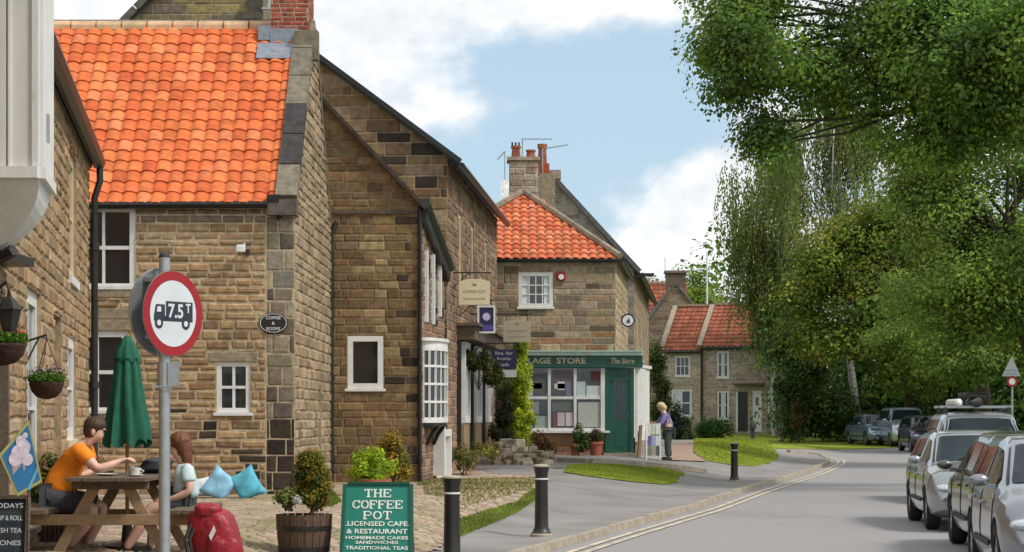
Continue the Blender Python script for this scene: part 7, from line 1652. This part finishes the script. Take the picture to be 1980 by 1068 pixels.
# ================================================================== left foreground: baskets, flag sign, chalk board, planter, lantern
def basket(px, py, Y, rx_, rz_, label, seed):
    c = at(px, py, Y); t = thing('hanging_basket', c, label, 'hanging basket', 'baskets on the left building')
    mb = MB(); mb.lathe([(.02, -rz_), (rx_*.55, -rz_*.86), (rx_*.85, -rz_*.5), (rx_, 0), (rx_*.96, .015), (rx_*.6, 0)], c, 22); M.setdefault('coir', mat('brown basket lining', (.05, .022, .014), .95, var=.4, vscale=30, bump=.8)); mb.build('basket', 'coir', t, smooth=True)
    mb = MB()
    for k in range(3): a = 2*math.pi*k/3+.4; mb.tube([c+Vector((rx_*math.cos(a), rx_*math.sin(a), 0)), c+Vector((0, 0, .42))], .004, 4)
    wx = dX(Y); mb.tube([(wx, Y, c.z+.40), (c.x, Y, c.z+.46), (c.x, Y, c.z+.41)], .012, 5); mb.tube([(wx, Y, c.z+.2), (wx+(c.x-wx)*.6, Y, c.z+.43)], .009, 5); mb.build('chains_and_bracket', 'iron', t)
    rng = np.random.default_rng(seed); n = 900; a = rng.uniform(0, 6.28, n); r = rx_*np.sqrt(rng.random(n))*1.05; p = np.stack([c.x+r*np.cos(a), c.y+r*np.sin(a), c.z+.02+np.abs(rng.normal(0, .045, n))], 1); col = np.array([(.09, .20, .02), (.14, .28, .03), (.06, .13, .02)])[rng.integers(0, 3, n)]*(1+rng.normal(0, .25, (n, 1))).clip(.4, 1.8)
    leafmesh('foliage', p, .035*(.6+.8*rng.random(n)), col, t, rng=rng)
    n = 70; a = rng.uniform(0, 6.28, n); r = rx_*np.sqrt(rng.random(n)); p = np.stack([c.x+r*np.cos(a), c.y+r*np.sin(a), c.z+.10+np.abs(rng.normal(0, .03, n))], 1); fc = [(.55, .07, .04), (.6, .22, .05)] if seed == 1 else [(.09, .02, .05), (.5, .45, .48), (.14, .05, .16)]
    leafmesh('flowers', p, .035*(.7+.6*rng.random(n)), np.array(fc)[rng.integers(0, len(fc), n)], t, rng=rng, aspect=1.1)
basket(4, 668, 16.2, .19, .16, 'larger hanging basket with orange and red flowers, cut by the left edge', 1); basket(90, 742, 19.6, .165, .15, 'hanging basket with dark purple and white flowers, lower and whole in view', 2)
ln = thing('wall_lantern', at(20, 600, 15.6), 'dark iron lantern on the wall above the larger hanging basket', 'lamp')
c = at(18, 606, 15.7); mb = MB(); mb.lathe([(.05, -.14), (.085, .0), (.09, .02), (.10, .03), (.05, .10), (.02, .13), (.012, .16)], c, 6); mb.build('casing', 'iron', ln); mb = MB(); mb.lathe([(.045, -.12), (.075, 0), (.03, .01)], c+Vector((.0, -.012, 0)), 6); mb.build('glass', 'glass', ln)
mb = MB(); mb.tube([(dX(15.7), 15.7, c.z+.1), (c.x-.02, 15.7, c.z+.24), (c.x, 15.7, c.z+.15)], .014, 6); mb.build('bracket', 'iron', ln)
# ice cream flag
FY = 15.6; fp = [at(56, 812, FY), at(82, 932, FY+.05), at(34, 960, FY-.05), at(-2, 880, FY-.1)]; iv = thing('ice_cream_flag', fp[2], 'tilted blue flag with a picture of an ice cream cone, at the left edge', 'flag')
M['flagblue'] = mat('printed blue cloth', (.012, .13, .30), .6, var=.35, vscale=5); M['flagedge'] = mat('yellow-green border cloth', (.33, .31, .10), .7); M['icec'] = mat('printed ice cream', (.55, .48, .55), .7, var=.25, vscale=22); M['conec'] = mat('printed wafer cone', (.42, .30, .26), .7, var=.2); M['lightblue'] = mat('printed light blue', (.12, .36, .52), .6)
cf = sum(fp, Vector())/4; mb = MB(); fn = (fp[1]-fp[0]).cross(fp[3]-fp[0]).normalized(); fn = fn if fn.y < 0 else -fn
mb.prism(fp, -fn*.012); fl_ = mb.build('border', 'flagedge', iv); mb = MB(); mb.prism([cf+(p-cf)*.88+fn*.001 for p in fp], fn*.002); mb.build('cloth', 'flagblue', fl_)
ic = Vector((-.02, 0, .05)); ic = cf+ic-fn*ic.dot(fn)+fn*.004; ux = Vector((1, 0, 0)); 
def ip(u, v): p = ic+ux*u+Vector((0, 0, 1))*v; return p-fn*((p-ic).dot(fn))
mb = MB()
for (u, v, r, k) in ((.0, .02, .075, 0), (.03, .07, .06, 1), (.01, .115, .045, 2), (-.04, -.02, .055, 3), (.06, -.02, .05, 4), (.045, .16, .022, 5)): mb.prism([ip(u+r*math.cos(2*math.pi*j/14), v+r*math.sin(2*math.pi*j/14))+fn*(.0005*k) for j in range(14)], fn*.002)
mb.build('ice_cream_picture', 'icec', fl_); mb = MB(); mb.prism([ip(-.07, -.06), ip(.05, -.06), ip(-.0, -.25), ip(-.03, -.25)], fn*.0015); mb.build('cone_picture', 'conec', fl_)
mb = MB(); mb.prism([p+fn*.002 for p in (ip(.06, -.25), ip(.145, -.08), ip(.155, -.10), ip(.09, -.25))], fn*.001); mb.build('light_stripe', 'lightblue', fl_)
mb = MB(); mb.tube([(fp[0].x-.02, FY+.03, .2), (fp[0].x+.0, FY+.02, fp[0].z+.05)], .012, 6); mb.build('pole', 'dwood', iv)
# chalk board
cb = thing('chalkboard', (PX(12, 16.0), 16.0, .25), 'dark chalkboard with white chalk writing, cut by the left edge of the photo', 'sign')
mb = MB(); x0 = PX(-28, 16.0); x1 = PX(50, 16.0); z0, z1 = .26, 1.6-(962-805)/4000*16.0; M['chalkb'] = mat('chalkboard', (.035, .045, .058), .8, var=.3); mb.prism([(x0, 16.0, z0), (x1, 16.0, z0), (x1, 16.1, z1), (x0, 16.1, z1)], (0, .03, 0)); pb = mb.build('board', 'chalkb', cb)
for i, tx_ in enumerate(('TODAYS', 'SOUP & ROLL', 'FRESH TEA', 'SCONES')): text(cb, tx_, (x1-.16, 16.0+.1*(1-(i+.7)/4)-.004-.0, z1-(i+.7)*.095), (1, 0, 0), Vector((0, .1, z1-z0)).normalized(), width=.24, height=.038, mtl='whitecloth', ext=.001)
mb = MB(); mb.beam((x1, 15.99, z0), (x1, 16.09, z1), .03, .04); mb.beam((x0, 16.09, z1), (x1, 16.09, z1), .03, .03); mb.beam((x0, 15.99, z0), (x1, 15.99, z0), .03, .03); mb.build('frame', 'dwood', cb)
# slatted planter with greenery behind the man
wp = thing('wooden_planter', (PX(88, 20.9), 20.9, .28), 'slatted wooden planter box behind the man in orange', 'planter'); x0, x1 = PX(48, 20.9), PX(128, 20.9)
mb = MB(); k = 9
for i in range(k): mb.obox((x0+(x1-x0)*i/k+.004, 20.9, .28), ((x1-x0)/k-.012, 0, 0), (0, .03, 0), (0, 0, .40)); mb.obox((x0+(x1-x0)*i/k+.004, 21.4, .28), ((x1-x0)/k-.012, 0, 0), (0, .03, 0), (0, 0, .40))
for i in range(5): mb.obox((x1-.03, 20.935+i*.092, .28), (.03, 0, 0), (0, .08, 0), (0, 0, .4)); mb.obox((x0, 20.935+i*.092, .28), (.03, 0, 0), (0, .08, 0), (0, 0, .4))
mb.build('slats', 'dwood', wp); mb = MB(); mb.obox((x0-.02, 20.87, .68), (x1-x0+.04, 0, 0), (0, .06, 0), (0, 0, .035)); mb.build('top_rail', 'wood', wp); mb = MB(); mb.obox((x0+.03, 20.94, .58), (x1-x0-.06, 0, 0), (0, .45, 0), (0, 0, .04)); mb.build('soil', 'bark', wp)
mass('shrub', 'mixed green plants growing behind the man in orange', 'shrub', [b_(96, 925, 24, 40, 21.2, 30, .16), b_(64, 950, 26, 24, 21.2, 20, .15)], 200, [(.10, .14, .03), (.16, .18, .04), (.18, .10, .04)], .05, per=70, crad=.08, base=(PX(85, 21.2), 21.2, .62))
